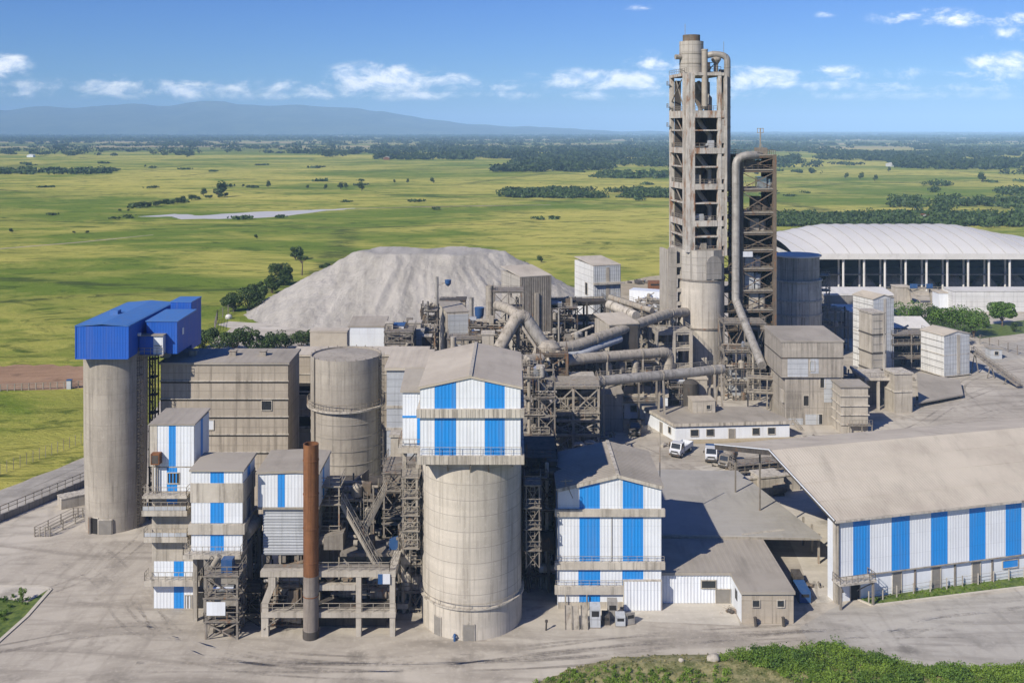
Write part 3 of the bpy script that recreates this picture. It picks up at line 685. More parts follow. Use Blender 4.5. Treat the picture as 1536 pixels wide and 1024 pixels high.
# ---- single trees standing in the meadow
FT = [(327, 296, 24, 'tall round tree at the right end of the dark grove by the pond'), (305, 294, 12, 'pale small tree rising behind the dark grove by the pond'), (402, 282, 11, 'flat topped lone tree between the pond grove and the round trees'),
      (461, 283, 6, 'tiny dark tree left of the middle pair of meadow trees'), (487, 285, 9, 'small bushy tree left of the middle pair of meadow trees'), (511, 284, 11, 'left tree of the close pair in the middle of the meadow'), (519, 283, 9, 'right tree of the close pair in the middle of the meadow'),
      (543, 287, 15, 'big round dark tree standing alone in mid meadow'), (592, 275, 6, 'low wide tree, first right of the big round meadow tree'), (611, 275, 7, 'second low tree right of the big round meadow tree'), (650, 275, 9, 'leaning bushy tree at the left of the far scrub line'),
      (18, 349, 7, 'lone little tree at the left edge of the meadow'), (385, 358, 7, 'small dark tree in the meadow above the grey mound'), (1474, 273, 15, 'lone tree in front of bare ground at far right'), (1333, 258, 8, 'slim tree right of the tower in the far meadow'),
      (1490, 252, 10, 'dark tree by the woods at far right'), (812, 394, 11, 'dark bush like tree just behind the crest of the mound'), (788, 397, 6, 'low bush on the crest of the mound'), (1290, 270, 12, 'large spreading tree of the far right grove'), (1268, 268, 9, 'left most tree of the far right grove'), (1312, 272, 10, 'right most tree of the far right grove'),
      (364, 281, 5, 'small tree right of the pond grove'), (233, 232, 5, 'tree by the distant tan fields at left'), (217, 251, 4, 'tiny tree in the far left meadow')]
base_t = make_tree('field_tree', 10, 10, 1.4, 520, 1.15, 'leaf_dark', FT[0][3], 'tree', (0, 0, 0), 'trees scattered over the meadow', 8, 4)
first = True
for (px, py, hpx, lab) in FT:
    x, y = G(px, py); s_ = hpx*y/F/10*1.1; sxy = s_*RND.uniform(.85, 1.25)
    if first: o = base_t; o.location = (x, y, 0); o.scale = (sxy, sxy, s_); first = False
    else: copy_tree(base_t, (x, y, 0), lab, RND.random()*6, (sxy, sxy, s_))
r_ = random.Random(4); gl = 'dense dark bush of the grove beside the pond, merged with its neighbours'
for i in range(22):
    t = i/21; px = 206+(338-206)*t+r_.uniform(-4, 4); py = 313-(313-294)*t+r_.uniform(-1.5, 1.5); x, y = G(px, py); s_ = r_.uniform(5, 10)*y/F/10*(1.15-.25*t)
    o = copy_tree(base_t, (x, y, 0), gl, r_.random()*6, (s_*1.6, s_*1.6, s_)); o['group'] = 'bushes of the grove by the pond'
for (px, py, hpx, lab) in [(112, 350, 4, 'left bush of the two low bushes in the left meadow'), (130, 350, 4.5, 'right bush of the two low bushes in the left meadow'), (180, 317, 4, 'left bush beside the dark pond grove'), (192, 317, 4, 'second bush beside the dark pond grove')]:
    x, y = G(px, py); s_ = hpx*y/F/10; o = copy_tree(base_t, (x, y, 0), lab, RND.random()*6, (s_*2.2, s_*1.6, s_)); o['category'] = 'bush'
# ---- trees by the mound, the hedge behind the hall and the clump at the right
def big(px, py, hpx, wpx, lab, mat='leaf_dark', n=2600, leaf=.42, trunk=.18, k_=11, grp=None, name='tree', cat='tree'):
    x, y = G(px, py); h = hpx*y/F; cw = wpx*y/F*1.12
    return make_tree(name, h, cw, h*trunk, n, leaf, mat, lab, cat, (x, y, 0), grp, k_)
big(422, 427, 40, 40, 'tall leafy tree with forked trunk left of the grey mound', n=2400, leaf=.62, trunk=.25)
big(443, 390, 23, 25, 'dark rounded tree above the left shoulder of the mound', n=1300, leaf=.8, trunk=.1)
big(453, 413, 31, 21, 'thin stemmed tree with a flat small crown near the mound', n=700, leaf=.55, trunk=.72, k_=6)
for (px, py, hh, ww, lab) in [(352, 467, 36, 40, 'bushy tree at the lower left foot of the mound by the fence'), (374, 466, 42, 46, 'broad dark tree behind the foot of the mound'), (390, 452, 32, 30, 'dark tree on the left slope line of the mound, lower'), (408, 440, 30, 32, 'dark tree on the left slope line of the mound, middle'), (425, 428, 20, 30, 'low dark tree on the left slope line of the mound, upper'), (488, 407, 12, 18, 'small tree peeping over the upper left slope of the mound')]:
    big(px, py, hh, ww, lab, n=2400, leaf=.6, trunk=.04, grp='trees behind the left slope of the mound')
for i, (px, py, hh, ww) in enumerate([(304, 522, 32, 38), (328, 526, 38, 42), (352, 528, 38, 42), (377, 527, 39, 42), (402, 526, 37, 42), (428, 525, 37, 42), (452, 523, 34, 40)]):
    big(px, py, hh, ww, ['first dark bush of the hedge behind the long hall, beside the blue boxes', 'second bush of the hedge behind the long hall', 'third bush of the hedge behind the long hall', 'middle bush of the hedge behind the long hall', 'fifth bush of the hedge behind the long hall', 'sixth bush of the hedge behind the long hall', 'last bush of the hedge, next to the tan block'][i], n=1900, leaf=.5, trunk=.02, grp='bushes of the hedge behind the hall', name='bush', cat='bush')
for (px, py, hh, ww, lab) in [(1362, 500, 46, 36, 'dark tree at the left of the green clump below the arched hall'), (1390, 497, 36, 40, 'tree in the clump right of the dark one below the arched hall'), (1412, 500, 40, 44, 'bright green tree in the middle of the clump below the arched hall'), (1437, 503, 42, 42, 'full green tree right of the middle of the clump'), (1460, 505, 42, 40, 'tree at the right end of the clump near the grey striped box'), (1377, 512, 32, 36, 'low tree at the front left of the clump'), (1425, 514, 28, 44, 'low tree at the front of the clump')]:
    big(px, py, hh*1.2, ww*1.25, lab, mat='leaf_mid' if hh > 39 else 'leaf_dark', n=2600, leaf=.5, trunk=.1, grp='trees of the clump below the arched hall')
big(1503, 489, 41, 42, 'single round tree with a slim trunk by the white wall at right', mat='leaf_mid', n=4200, leaf=.6, trunk=.22, k_=16)
big(1478, 492, 12, 16, 'small round bush left of the single tree by the white wall', mat='leaf_mid', n=600, leaf=.4, trunk=.05, name='bush', cat='bush')
big(1522, 498, 16, 14, 'slim dark bush at the right edge beside the single tree', mat='leaf_dark', n=500, leaf=.4, trunk=.05, name='bush', cat='bush')
sheet('verge', [(1440, 492), (1536, 480), (1700, 478), (1700, 492), (1536, 500), (1470, 508)], .04, 'turf')
# ---- shrubs on the bank, island and verge (nobody could count them)
def shrubs(name, poly, count, h, leaf, mat, label, hfun, per=70, thr=-2, seed=1):
    r = random.Random(seed); xs_ = [p[0] for p in poly]; ys_ = [p[1] for p in poly]; P, D, S = [], [], []; tries = 0; got = 0
    while got < count and tries < 60000:
        tries += 1; x, y = r.uniform(min(xs_), max(xs_)), r.uniform(min(ys_), max(ys_))
        if y < 98 and name == 'shrubbery': continue
        d0 = inside_dist(x, y, poly)
        if d0 < .15 or noise.noise(Vector((x*.22, y*.22, seed))) < thr: continue
        got += 1; s_ = r.uniform(.55, 1.3)*h; p, d = clump_pts(per, s_*.75, s_*.75, s_*.6, 5, .5); p += np.array([x, y, hfun(x, y)+s_*.4]); P.append(p); D.append(d); S.append(NPR.uniform(.6, 1.4, per)*leaf)
    me = leaf_mesh(name, np.concatenate(P), np.concatenate(D), np.concatenate(S), mat); o = bpy.data.objects.new(name, me); C.objects.link(o); o['kind'] = 'stuff'; o['label'] = label; o['category'] = 'shrubs'
sb = [G(*p) for p in [(1078, 1000), (1075, 985), (1150, 978), (1250, 972), (1330, 994), (1400, 1006), (1536, 1004), (1700, 1003), (1700, 1060), (1330, 1060), (1200, 1040), (1130, 1010)]]
shrubs('shrubbery', sb, 1300, .85, .16, 'leaf_bright', 'bright green shrubs covering the bank in the bottom right corner', bank_h, 90)
shrubs('shrubbery', sb, 260, 1.15, .2, 'leaf_mid', 'darker taller shrubs standing out of the bank in the bottom right corner', bank_h, 110, .12, 9)
sb2 = [G(*p) for p in [(800, 1060), (800, 1024), (850, 1010), (1000, 1016), (1100, 1012), (1100, 1060)]]
shrubs('shrubbery', sb2, 260, .5, .15, 'leaf_bright', 'low shrubs along the bottom edge of the picture', bank_h, 60, seed=2)
sb3 = [G(*p) for p in bank[:7]+[(1330, 1060), (800, 1060)]]
shrubs('grass', sb3, 900, .16, .16, 'dry_turf', 'tufts of dry grass on the bank', bank_h, 12, seed=5)
shrubs('undergrowth', [G(*p) for p in [(-150, 1000), (-20, 962), (25, 925), (50, 897), (-150, 893)]], 130, .55, .2, 'leaf_mid', 'low green shrubs on the kerbed island at left', lambda x, y: .1, 60, seed=3)
shrubs('undergrowth', [G(*p) for p in st], 220, .22, .16, 'leaf_bright', 'rough grass along the fence of the striped shed', lambda x, y: .09, 26, seed=6)
x_, y_ = G(34, 902); make_tree('sapling', 1.9, 1.3, .4, 260, .2, 'leaf_bright', 'young sapling on the kerbed green island at left', 'sapling', (x_, y_, .1), None, 5, 3)
for (px, py, r0, lab) in [(1070, 1000, .75, 'pale round boulder on the bank beside the shrubs'), (1022, 1004, .32, 'small stone on the bank left of the boulder')]:
    x, y = G(px, py); mb = MB(); n = 12; vs = []
    for j in range(7):
        for i in range(n):
            a = 2*math.pi*i/n; t = math.pi*j/6; q = Vector((math.sin(t)*math.cos(a), math.sin(t)*math.sin(a)*.8, math.cos(t)*.7)); q *= r0*(1+.3*noise.noise(q*1.7+Vector((px, 0, 0)))); vs.append((x+q.x, y+q.y, bank_h(x, y)+r0*.35+q.z))
    mb.add(vs, [(j*n+i, j*n+(i+1) % n, (j+1)*n+(i+1) % n, (j+1)*n+i) for j in range(6) for i in range(n)], 0, True)
    mb.build('boulder', 'conc_plain', label=lab, cat='boulder')
# ------------------------------------------------------------------ the grey mound
PLAT = [(-52, 337), (-44, 333), (-38, 329), (-27, 331), (-19, 328), (-10, 332), (-3, 337), (-7, 344), (-14, 347), (-45, 347)]
MP = [(-90, 318), (-76, 305), (-55, 300), (-30, 298), (-5, 301), (14, 312), (26, 338), (22, 358), (2, 373), (-45, 375), (-72, 362), (-88, 340)]
def mound_h(x, y):
    do = -inside_dist(x, y, PLAT); lf = max(0, min(1, (-50-x)/14.0), min(1, (x+2)/12.0))
    z1 = 19.4-max(do, -3)*(.63-.10*lf)
    if z1 < -2: return -.6
    d = z1/.66
    a = math.atan2(y-348, x+30)
    n_ = noise.fractal(Vector((x*.08, y*.08, 1)), 1.0, 2.0, 5)
    g = noise.fractal(Vector((a*9, d*.035, 2)), 1.0, 2.0, 5)*.5+ (noise.noise(Vector((a*17+n_*.6, d*.03, 5))))*.45
    top = 19.2+noise.noise(Vector((x*.04, y*.04, 9)))*.7
    z = z1+.7*n_+.55*noise.fractal(Vector((x*.3, y*.3, 7)), 1.0, 2.0, 3)+(g-.35)*min(1, max(0, d)/8)*.95*max(.08, min(1, do/7))
    z0 = top+.45*n_+.5*noise.noise(Vector((x*.16, y*.1, 4))); return min(z, z0)
mb = MB(); nx_, ny_ = 230, 150; x0, x1, y0, y1 = -90, 26, 297, 400
mb.add([(x0+(x1-x0)*i/nx_, y0+(y1-y0)*j/ny_, mound_h(x0+(x1-x0)*i/nx_, y0+(y1-y0)*j/ny_)) for j in range(ny_+1) for i in range(nx_+1)],
       [(j*(nx_+1)+i, j*(nx_+1)+i+1, (j+1)*(nx_+1)+i+1, (j+1)*(nx_+1)+i) for j in range(ny_) for i in range(nx_)], 0, True)
def pile_mat():
    m, nt, b = nt_new('crushed_stone'); k = N(nt); p = k.pos()
    n1 = k.noise(k.scale(p, .16, .03, .03, .15), 1.0, 8, .65, .6); n2 = k.noise(p, .05, 6, .6); n3 = k.noise(p, .9, 9, .8)
    col = k.mix(k.ss(n1, .38, .66), (.46, .43, .38), (.335, .312, .272)); col = k.mix(k.math('MULTIPLY', k.ss(n2, .52, .68), .4), col, (.32, .29, .25)); col = k.mix(k.math('MULTIPLY', k.ss(n3, .5, .68), .6), col, (.52, .49, .435)); n7 = k.noise(k.scale(p, .09, .05, .05, .3), 1.0, 6, .7, 1.5); col = k.mix(k.math('MULTIPLY', k.ss(n7, .60, .70), .55), col, (.29, .27, .235))
    k.link(col, b.inputs['Base Color']); b.inputs['Roughness'].default_value = .95; k.link(k.bump(n3, .9, 1.0), b.inputs['Normal']); return m
M['pile'] = pile_mat()
mb.build('gravel_mound', 'pile', label='huge pale grey heap of crushed stone with a flat top behind the plant', cat='gravel heap', loc=(-30, 348, 0))
UX, UZ = Vector((1, 0, 0)), Vector((0, 0, 1))
def stripe_mat(bounds):
    """bounds: list of (a, b) blue intervals in metres"""
    return lambda t: 1 if any(a <= t <= b for a, b in bounds) else 0
def skin(root, M_, face, dims, a0, a1, z0, z1, blue=(), pitch=.42, name='cladding', mats=('white', 'blue'), out=.03):
    """ribbed sheet cladding on a face of a local box; z1 may be a function of the position along the face"""
    w, d = dims; mb = MB(M_); fm = stripe_mat(blue); g = lambda z: (lambda t: z(t+a0) - 0) if callable(z) else z
    if face == 'f': mb.corr((a0, -out, 0), UX, UZ, (0, -1, 0), a1-a0, z0, g(z1), fm, pitch)
    elif face == 'r': mb.corr((w+out, a0, 0), (0, 1, 0), UZ, (1, 0, 0), a1-a0, z0, g(z1), fm, pitch)
    elif face == 'l': mb.corr((-out, a1, 0), (0, -1, 0), UZ, (-1, 0, 0), a1-a0, z0, z1, fm, pitch)
    return mb.build(name, list(mats), root)
# ================================================================== great silo with the striped hall on top
cx, cy, R0 = PX(708, 123.7), 123.7, 6.1
root = thing('striped_silo', 'great pale concrete silo in front carrying a hall with white and blue stripes', 'silo', (cx, cy, 0))
mb = MB(); mb.lathe(cx, cy, [(R0+.06, -.2), (R0+.06, 3.5), (R0, 3.5), (R0, 21.2), (0, 21.2)], 72); mb.build('shaft', 'conc_silo', root)
mb = MB()
for i in range(9): mb.lathe(cx, cy, [(R0+.002, 5.3+1.85*i-.035), (R0+.006, 5.3+1.85*i-.03), (R0+.006, 5.3+1.85*i+.03), (R0+.002, 5.3+1.85*i+.035)], 72)
mb.box(cx-.035, cx+.035, cy-R0-.006, cy-R0+.1, 3.9, 20.9)
mb.build('seam', 'seam', root)
mb = MB(); mb.lathe(cx, cy, [(R0+.02, 3.62), (R0+.34, 3.62), (R0+.34, 3.8), (R0, 3.8)], 72); o = mb.build('ring_walkway', 'trim', root)
mb = MB(); n = 40
for i in range(n):
    a, b = 2*math.pi*i/n, 2*math.pi*(i+1)/n; p = Vector((cx+(R0+.3)*math.cos(a), cy+(R0+.3)*math.sin(a), 3.8)); q = Vector((cx+(R0+.3)*math.cos(b), cy+(R0+.3)*math.sin(b), 3.8))
    mb.bar(p, p+UZ*.55, .05) if i % 2 == 0 else None
    mb.bar(p+UZ*.55, q+UZ*.55, .045)
sub(mb, 'railing', 'steel_lt', o)
for (ang, w_, h_, l_) in [(-91.5, 1.25, 1.9, None), (-129, 1.0, 2.2, None)]:
    a = math.radians(ang); M2 = Matrix.Translation((cx, cy, 0)) @ Matrix.Rotation(a+math.pi/2, 4, 'Z')
    mb = MB(M2); mb.box(-w_/2-.1, w_/2+.1, -R0-.14, -R0+.3, 0, h_+.1); o = mb.build('door', 'trim', root)
    mb = MB(M2); mb.box(-w_/2, w_/2, -R0-.17, -R0+.2, .03, h_); sub(mb, 'leaf', 'grey_door', o)
YF = 117.2; hx0, hx1 = PX(630.5, YF), PX(781, YF); w_ = hx1-hx0; d_ = 18.0; M_ = frameM(hx0, YF, 0); dims = (w_, d_)
ZE, ZP, ZB = 29.65, 30.95, 21.9
mb = MB(M_); mb.box(0, w_, 0, d_, 21.22, ZE)
for y in (0.0, d_): mb.prism([(0, y-.001), (w_/2, y), (w_, y), (w_/2, y+.001)], ZE-.01, [ZE-.005, ZP, ZE-.005, ZP], 0)
mb.build('wall', 'white', root)
gz_ = lambda t: ZE+(ZP-ZE)*(1-abs(t-w_/2)/(w_/2))-.05
bl = [((652-630.5)/150.5*w_, (684-630.5)/150.5*w_), ((727-630.5)/150.5*w_, (757.5-630.5)/150.5*w_)]
skin(root, M_, 'f', dims, 0, w_, 27.35, gz_, bl); skin(root, M_, 'f', dims, 0, w_, ZB, 26.45, bl)
skin(root, M_, 'r', dims, 0, d_, ZB, ZE, [(3, 6), (11, 14)]); skin(root, M_, 'l', dims, 0, d_, ZB, ZE, [(3, 6), (11, 14)])
ledge(root, M_, w_, d_, 26.4, 27.4, .42); ledge(root, M_, w_, d_, 20.95, 21.95, .42)
mb = MB(M_); mb.box(-.4, w_+.4, .07, d_+.4, 20.97, 21.2); mb.build('floor_slab', 'conc_plain', root)
mb = MB(M_)
for i in range(24):
    a = -.42+(w_+.84)*i/24
    for z0, z1 in ((26.4, 27.4), (20.95, 21.95)): mb.box(a, a+.05, -.45, -.40, z0+.02, z1-.02)
mb.build('seam', 'seam', root)
mb = MB(M_); mb.rail([(-.1, -.36, 21.95), (w_+.1, -.36, 21.95)], 1.0, 1.2, .045); mb.build('railing', 'steel_lt', root)
slab_roof(root, M_, w_, d_, ZE+.02, .28, .22, 'roof_tan', ZP-ZE)
mb = MB(M_); mb.bar((w_/2, -.25, ZP+.34), (w_/2, d_+.25, ZP+.34), .4, .14); mb.build('ridge_cap', 'trim', root)
for t in (.06, .27, .5, .68, .92):
    mb = MB(M_); q = t*w_; yb = 6.5-math.sqrt(max(.1, R0*R0-(q-w_/2)**2)); mb.bar((q, -.2, 20.8), (q, yb+.15, 19.6), .14); mb.bar((q, -.2, 20.84), (q, yb+1.2, 20.84), .16, .2); mb.build('bracket', 'steel', root)
# ladder cages and platforms hanging on both flanks of the silo
frame('side_scaffold', 'narrow steel ladder scaffold on the right flank of the great striped silo', 'scaffold', 1.75, 122.6, 0, 1.6, 2.2, [8.6, 11.2, 13.8, 16.6], z0=6.4, col=.14, mat='steel', deck=.08, beam=.14, bracew=.07, ladders=[(.5, .2, 6.4, 16.6)])
frame('side_scaffold', 'narrow steel ladder scaffold on the left flank of the great striped silo', 'scaffold', -13.2, 121.5, 0, 1.7, 2.4, [9.3, 11.4, 13.3, 15.4, 17.9], z0=9.2, col=.14, mat='steel_lt', deck=.08, beam=.14, bracew=.07, ladders=[(.5, .2, 9.3, 17.9)])
# ================================================================== left silo with the blue boxes
cx, cy, R1 = PX(174, 152.9), 152.9, 4.62
root = thing('tall_silo', 'tall grey concrete silo at far left below the deep blue boxes', 'silo', (cx, cy, 0))
mb = MB(); mb.lathe(cx, cy, [(R1-.32, -.2), (R1-.06, 12), (R1, 26.6), (0, 26.6)], 64); mb.build('shaft', 'conc', root)
mb = MB()
for i in range(11):
    z = 2.0+2.3*i; r = R1-.32+.32*z/26.6+.012; mb.lathe(cx, cy, [(r-.012, z-.04), (r-.005, z-.035), (r-.005, z+.035), (r-.012, z+.04)], 64)
mb.build('seam', 'seam', root)
for ang, wd_, hh, mt in ((-109, .9, 2.3, 'dark'), (-88, 1.9, 2.1, 'grey_door')):
    a = math.radians(ang); M2 = Matrix.Translation((cx, cy, 0)) @ Matrix.Rotation(a+math.pi/2, 4, 'Z')
    mb = MB(M2); mb.box(-wd_/2-.1, wd_/2+.1, -R1+.15, -R1+.6, 0, hh+.12); o = mb.build('door', 'trim', root)
    mb = MB(M2); mb.box(-wd_/2, wd_/2, -R1+.08, -R1+.5, .03, hh); sub(mb, 'leaf', mt, o)
mb = MB(); a = math.radians(-118); mb.tube([(cx+(R1+.1)*math.cos(a), cy+(R1+.1)*math.sin(a), 0), (cx+(R1+.1)*math.cos(a), cy+(R1+.1)*math.sin(a), 2.4)], .28, 10); mb.build('drum', 'steel', root)
x0, Y0 = PX(113.5, 147.4), 147.4; w_, d_ = 7.8, 20.0; M_ = frameM(x0, Y0, 0)
root = thing('blue_house', 'long deep blue steel box house lying on top of the tall left silo', 'steel house', (x0, Y0, 26.6))
mb = MB(M_); mb.box(0, w_, 0, d_, 26.62, 31.1); mb.build('wall', 'deep_blue', root)
cd = lambda f, a0, a1, z0, z1: skin(root, M_, f, (w_, d_), a0, a1, z0, z1, name='cladding', mats=('deep_blue', 'deep_blue'))
cd('f', 0, w_, 26.35, 31.05); cd('r', 0, d_, 26.35, 31.05); cd('l', 0, d_, 26.35, 31.05)
slab_roof(root, M_, w_, d_, 31.05, .12, .12, 'blue_roof', .32)
mb = MB(M_)
for px_ in (-.05, w_-.07): mb.box(px_, px_+.12, -.12, -.02, 26.3, 31.15)
mb.box(-.05, w_+.05, -.12, -.03, 26.25, 26.4); mb.build('corner_trim', 'deep_blue', root)
mb = MB(M_); mb.tube([(w_+.1, 3.5, 29.2), (w_+.5, 3.5, 29.2)], .26, 12); mb.build('lamp', 'white', root)
x1, Y1 = PX(243, 152.5), 152.5; w2, d2 = 3.4, 9; M2 = frameM(x1, Y1, 0)
root = thing('blue_house', 'smaller deep blue cabin hung on the right side of the long blue house', 'steel house', (x1, Y1, 25.9))
mb = MB(M2); mb.box(-2.35, w2-1.05, 0, d2, 26.0, 30.8); mb.build('wall', 'deep_blue', root)
skin(root, M2, 'f', (w2-1.05, d2), -2.35, w2-1.05, 25.9, 30.75, mats=('deep_blue', 'deep_blue')); skin(root, M2, 'r', (w2-1.05, d2), 0, d2, 25.9, 30.75, mats=('deep_blue', 'deep_blue'))
mb = MB(M2); mb.prism([(-2.5, -.15), (w2-.9, -.15), (w2-.9, d2), (-2.5, d2)], 30.8, [30.92, 30.92, 31.1, 31.1]); mb.build('roof', 'blue_roof', root)
mb = MB(M2); mb.box(w2-1.02, w2-.93, 2.0, 2.7, 28.4, 29.4); mb.build('window', 'white', root)
x2 = PX(209, 151.2)
root = thing('entry_porch', 'small dark blue porch with a white door between the two blue houses', 'porch', (x2, 151.2, 26))
mb = MB(); mb.box(x2, x2+2.1, 151.2, 152.4, 26.1, 28.85); mb.build('wall', 'deep_blue', root)
mb = MB(); mb.box(x2+2.1, x2+3.55, 151.25, 152.4, 26.1, 28.9); o = mb.build('door', 'white', root)
mb = MB(); mb.box(x2+2.2, x2+3.4, 151.2, 151.26, 27.35, 27.45); sub(mb, 'handle_bar', 'steel', o)
mb = MB(); mb.box(x2-.1, x2+3.7, 151.0, 152.45, 28.9, 29.02); mb.build('roof', 'steel_lt', root)
mb = MB(); mb.box(x2-.1, x2+3.7, 150.9, 152.45, 25.9, 26.09); mb.build('platform', 'steel', root)
mb = MB(); mb.rail([(x2-.1, 150.95, 26.1), (x2+3.7, 150.95, 26.1)], 1.0, .9, .05); mb.build('railing', 'steel_lt', root)
x3, Y3 = PX(256, 163.6), 163.6; M3 = frameM(x3, Y3, 0)
root = thing('blue_house', 'tall narrow dark blue box behind the other blue houses', 'steel house', (x3, Y3, 24))
mb = MB(M3); mb.box(0, 3.4, 0, 5, 24.2, 31.8); mb.build('wall', 'deep_blue', root)
skin(root, M3, 'f', (3.4, 5), 0, 3.4, 24.1, 31.8, mats=('deep_blue', 'deep_blue')); skin(root, M3, 'r', (3.4, 5), 0, 5, 24.1, 31.8, mats=('deep_blue', 'deep_blue'))
mb = MB(M3); mb.box(-.1, 3.5, -.1, 5.1, 31.81, 31.95); mb.build('roof', 'blue_roof', root)
# conveyor support column and ladder cage between silo and hall
root = thing('bucket_elevator', 'dark caged ladder shaft between the tall left silo and the long hall', 'elevator', (PX(229, 154), 154, 0))
for px_ in (224, 233):
    for dy in (0, 1.3):
        mb = MB(); x = PX(px_, 154); mb.box(x-.09, x+.09, 154+dy-.09, 154+dy+.09, 0, 25.9); mb.build('column', 'steel_dk', root)
for i in range(9):
    mb = MB(); z = 2.6+2.75*i; mb.box(PX(222.5, 154), PX(234.5, 154), 153.8, 155.4, z, z+.1); mb.bar((PX(224, 154), 153.9, z), (PX(233, 154), 153.9, z-2.6), .1); mb.build('landing', 'steel_dk', root)
ladder(root, None, PX(226, 154), 153.9, 0, 25.8, 'steel_dk')
mb = MB(); mb.box(PX(239, 156), PX(239, 156)+1.3, 156.4, 157.6, 24.35, 25.95); mb.build('chute', 'conc_plain', root)
# ================================================================== long panelled hall behind
Yh = 154.8; x0, x1 = PX(241, Yh), PX(432, Yh)
root, M_ = block('concrete_hall', 'long concrete hall with four dark joint lines below its grey roof, beside the blue boxes', 'hall', x0, Yh, 0.0, x1-x0, 8.2, 23.75, 'conc_panel', 'roof_grey', mono=.3, wins=[('f', (400-240)/192*(x1-x0), 16.7, 1.5, 1.4), ('f', (313-240)/192*(x1-x0), 13.7, 1.4, 1.4, dict(mat='car_white'))], over=.25)
for i in range(6):
    mb = MB(M_); z = 21.1-2.745*i; mb.box(-.12, x1-x0+.12, -.16, .05, z, z+.14); mb.build('ledge', 'trim', root)
    mb = MB(M_); mb.box(-.02, x1-x0+.02, -.035, .03, z-.26, z-.001); mb.build('joint', 'dark', root)
Yr = 171.0; xa, xb = PX(437, Yr), PX(640, Yr)
root, M_ = block('concrete_hall', 'recessed concrete wing in shadow right of the long hall, behind the round grey silo', 'hall', xa, Yr, 0, xb-xa, 5.5, 21.3, 'conc_panel', 'roof_tan', mono=.2, wins=[('f', 2.2, 14.8, 3.0, 2.0, dict(mat='dark')), ('f', 2.2, 9.1, 3.0, 2.0, dict(mat='dark'))], over=.2)
for i in range(5):
    mb = MB(M_); z = 18.2-3.0*i; mb.box(.01, xb-xa-.01, -.12, .05, z, z+.2); mb.build('ledge', 'trim', root)
# ================================================================== middle silo
cx, cy, R2 = PX(519.5, 156.2), 156.2, 5.5
root = thing('round_silo', 'round grey concrete silo with a flat lid and a ring walkway, behind the rusty chimney', 'silo', (cx, cy, 0))
mb = MB(); mb.lathe(cx, cy, [(R2-.1, 6), (R2-.05, 17.2), (R2, 17.2), (R2, 25.1), (R2-.22, 25.1), (R2-.22, 24.85), (R2-.5, 24.9), (0, 25.25)], 64); mb.build('shaft', 'conc', root)
mb = MB()
for i in range(9):
    z = 7.4+2.0*i; mb.lathe(cx, cy, [(R2-.05, z-.045), (R2+.006, z-.035), (R2+.006, z+.035), (R2-.05, z+.04)], 64)
mb.build('seam', 'seam', root)
mb = MB(); mb.lathe(cx, cy, [(R2, 17.35), (R2+.55, 17.35), (R2+.55, 17.6), (R2, 17.6)], 64); o = mb.build('ring_walkway', 'trim', root)
mb = MB(); n = 36
for i in range(n):
    a, b = 2*math.pi*i/n, 2*math.pi*(i+1)/n; p = Vector((cx+(R2+.5)*math.cos(a), cy+(R2+.5)*math.sin(a), 17.6)); q = Vector((cx+(R2+.5)*math.cos(b), cy+(R2+.5)*math.sin(b), 17.6))
    mb.bar(p, p+UZ*1.0, .06); mb.bar(p+UZ*1.0, q+UZ*1.0, .06); mb.bar(p+UZ*.5, q+UZ*.5, .05)
sub(mb, 'railing', 'steel', o)
mb = MB(); n = 22
for i in range(n):
    a = 2*math.pi*i/n; mb.bar((cx+(R2-.1)*math.cos(a), cy+(R2-.1)*math.sin(a), 25.05), (cx+(R2-.1)*math.cos(a), cy+(R2-.1)*math.sin(a), 25.35), .12)
mb.build('rim_post', 'steel_lt', root)
mb = MB(); mb.lathe(cx, cy, [(R2-1, 6), (1.2, 1.2), (0, 1.2)], 32); mb.build('hopper', 'steel_dk', root)
for i in range(8):
    a = 2*math.pi*(i+.5)/8; mb = MB(); mb.tube([(cx+4.6*math.cos(a), cy+4.6*math.sin(a), -.1), (cx+4.6*math.cos(a), cy+4.6*math.sin(a), 6.2)], .4, 10); mb.build('leg', 'conc_dark', root)
# ================================================================== striped stair tower at far left
YA = 125.5; s_ = 1500/YA; x0 = PX(226, YA); w_ = PX(291, YA)-x0; d_ = 6.0; M_ = frameM(x0, YA, 0); dims = (w_, d_); z_ = lambda py: PZ(py, YA); xx = lambda px: PX(px, YA)-x0
root = thing('stair_tower', 'narrow white and blue tower with balconies right of the tall left silo', 'tower', (x0, YA, 0))
mb = MB(M_); mb.box(.15, w_, 0, d_, z_(872)-.02, z_(700)); mb.build('wall', 'conc_plain', root)
mb = MB(M_); mb.box(.25, w_+.02, .01, d_-.01, 0, z_(872)-.03); mb.build('wall', 'conc_plain', root)
mb = MB(M_); mb.box(-.02, w_+.03, -.02, d_, z_(700), z_(637)); mb.build('wall', 'conc_plain', root)
skin(root, M_, 'f', (w_+.03, d_), xx(236), w_+.03, z_(699), z_(638), [(xx(253)-xx(236), xx(264)-xx(236))]); skin(root, M_, 'r', (w_+.03, d_), 0, d_, z_(699), z_(638), [(2.4, 3.4)])
mb = MB(M_); mb.box(-.1, xx(236), -.08, .06, z_(699), z_(638)); mb.build('pilaster', 'trim', root)
slab_roof(root, M_, w_, d_, z_(637)+.005, .14, .2, 'roof_grey', mono=.25)
skin(root, M_, 'f', dims, xx(231), w_, z_(736), z_(701), [(xx(250)-xx(231), xx(266)-xx(231))])
window(root, M_, 'f', xx(260.5), z_(724), 1.4, 1.25, dims, mat='dark')
skin(root, M_, 'f', dims, xx(231), w_, z_(866), z_(841), [(xx(262)-xx(231), xx(277)-xx(231))])
skin(root, M_, 'f', dims, xx(231), w_, .05, z_(873), [(xx(262)-xx(231), xx(277)-xx(231))])
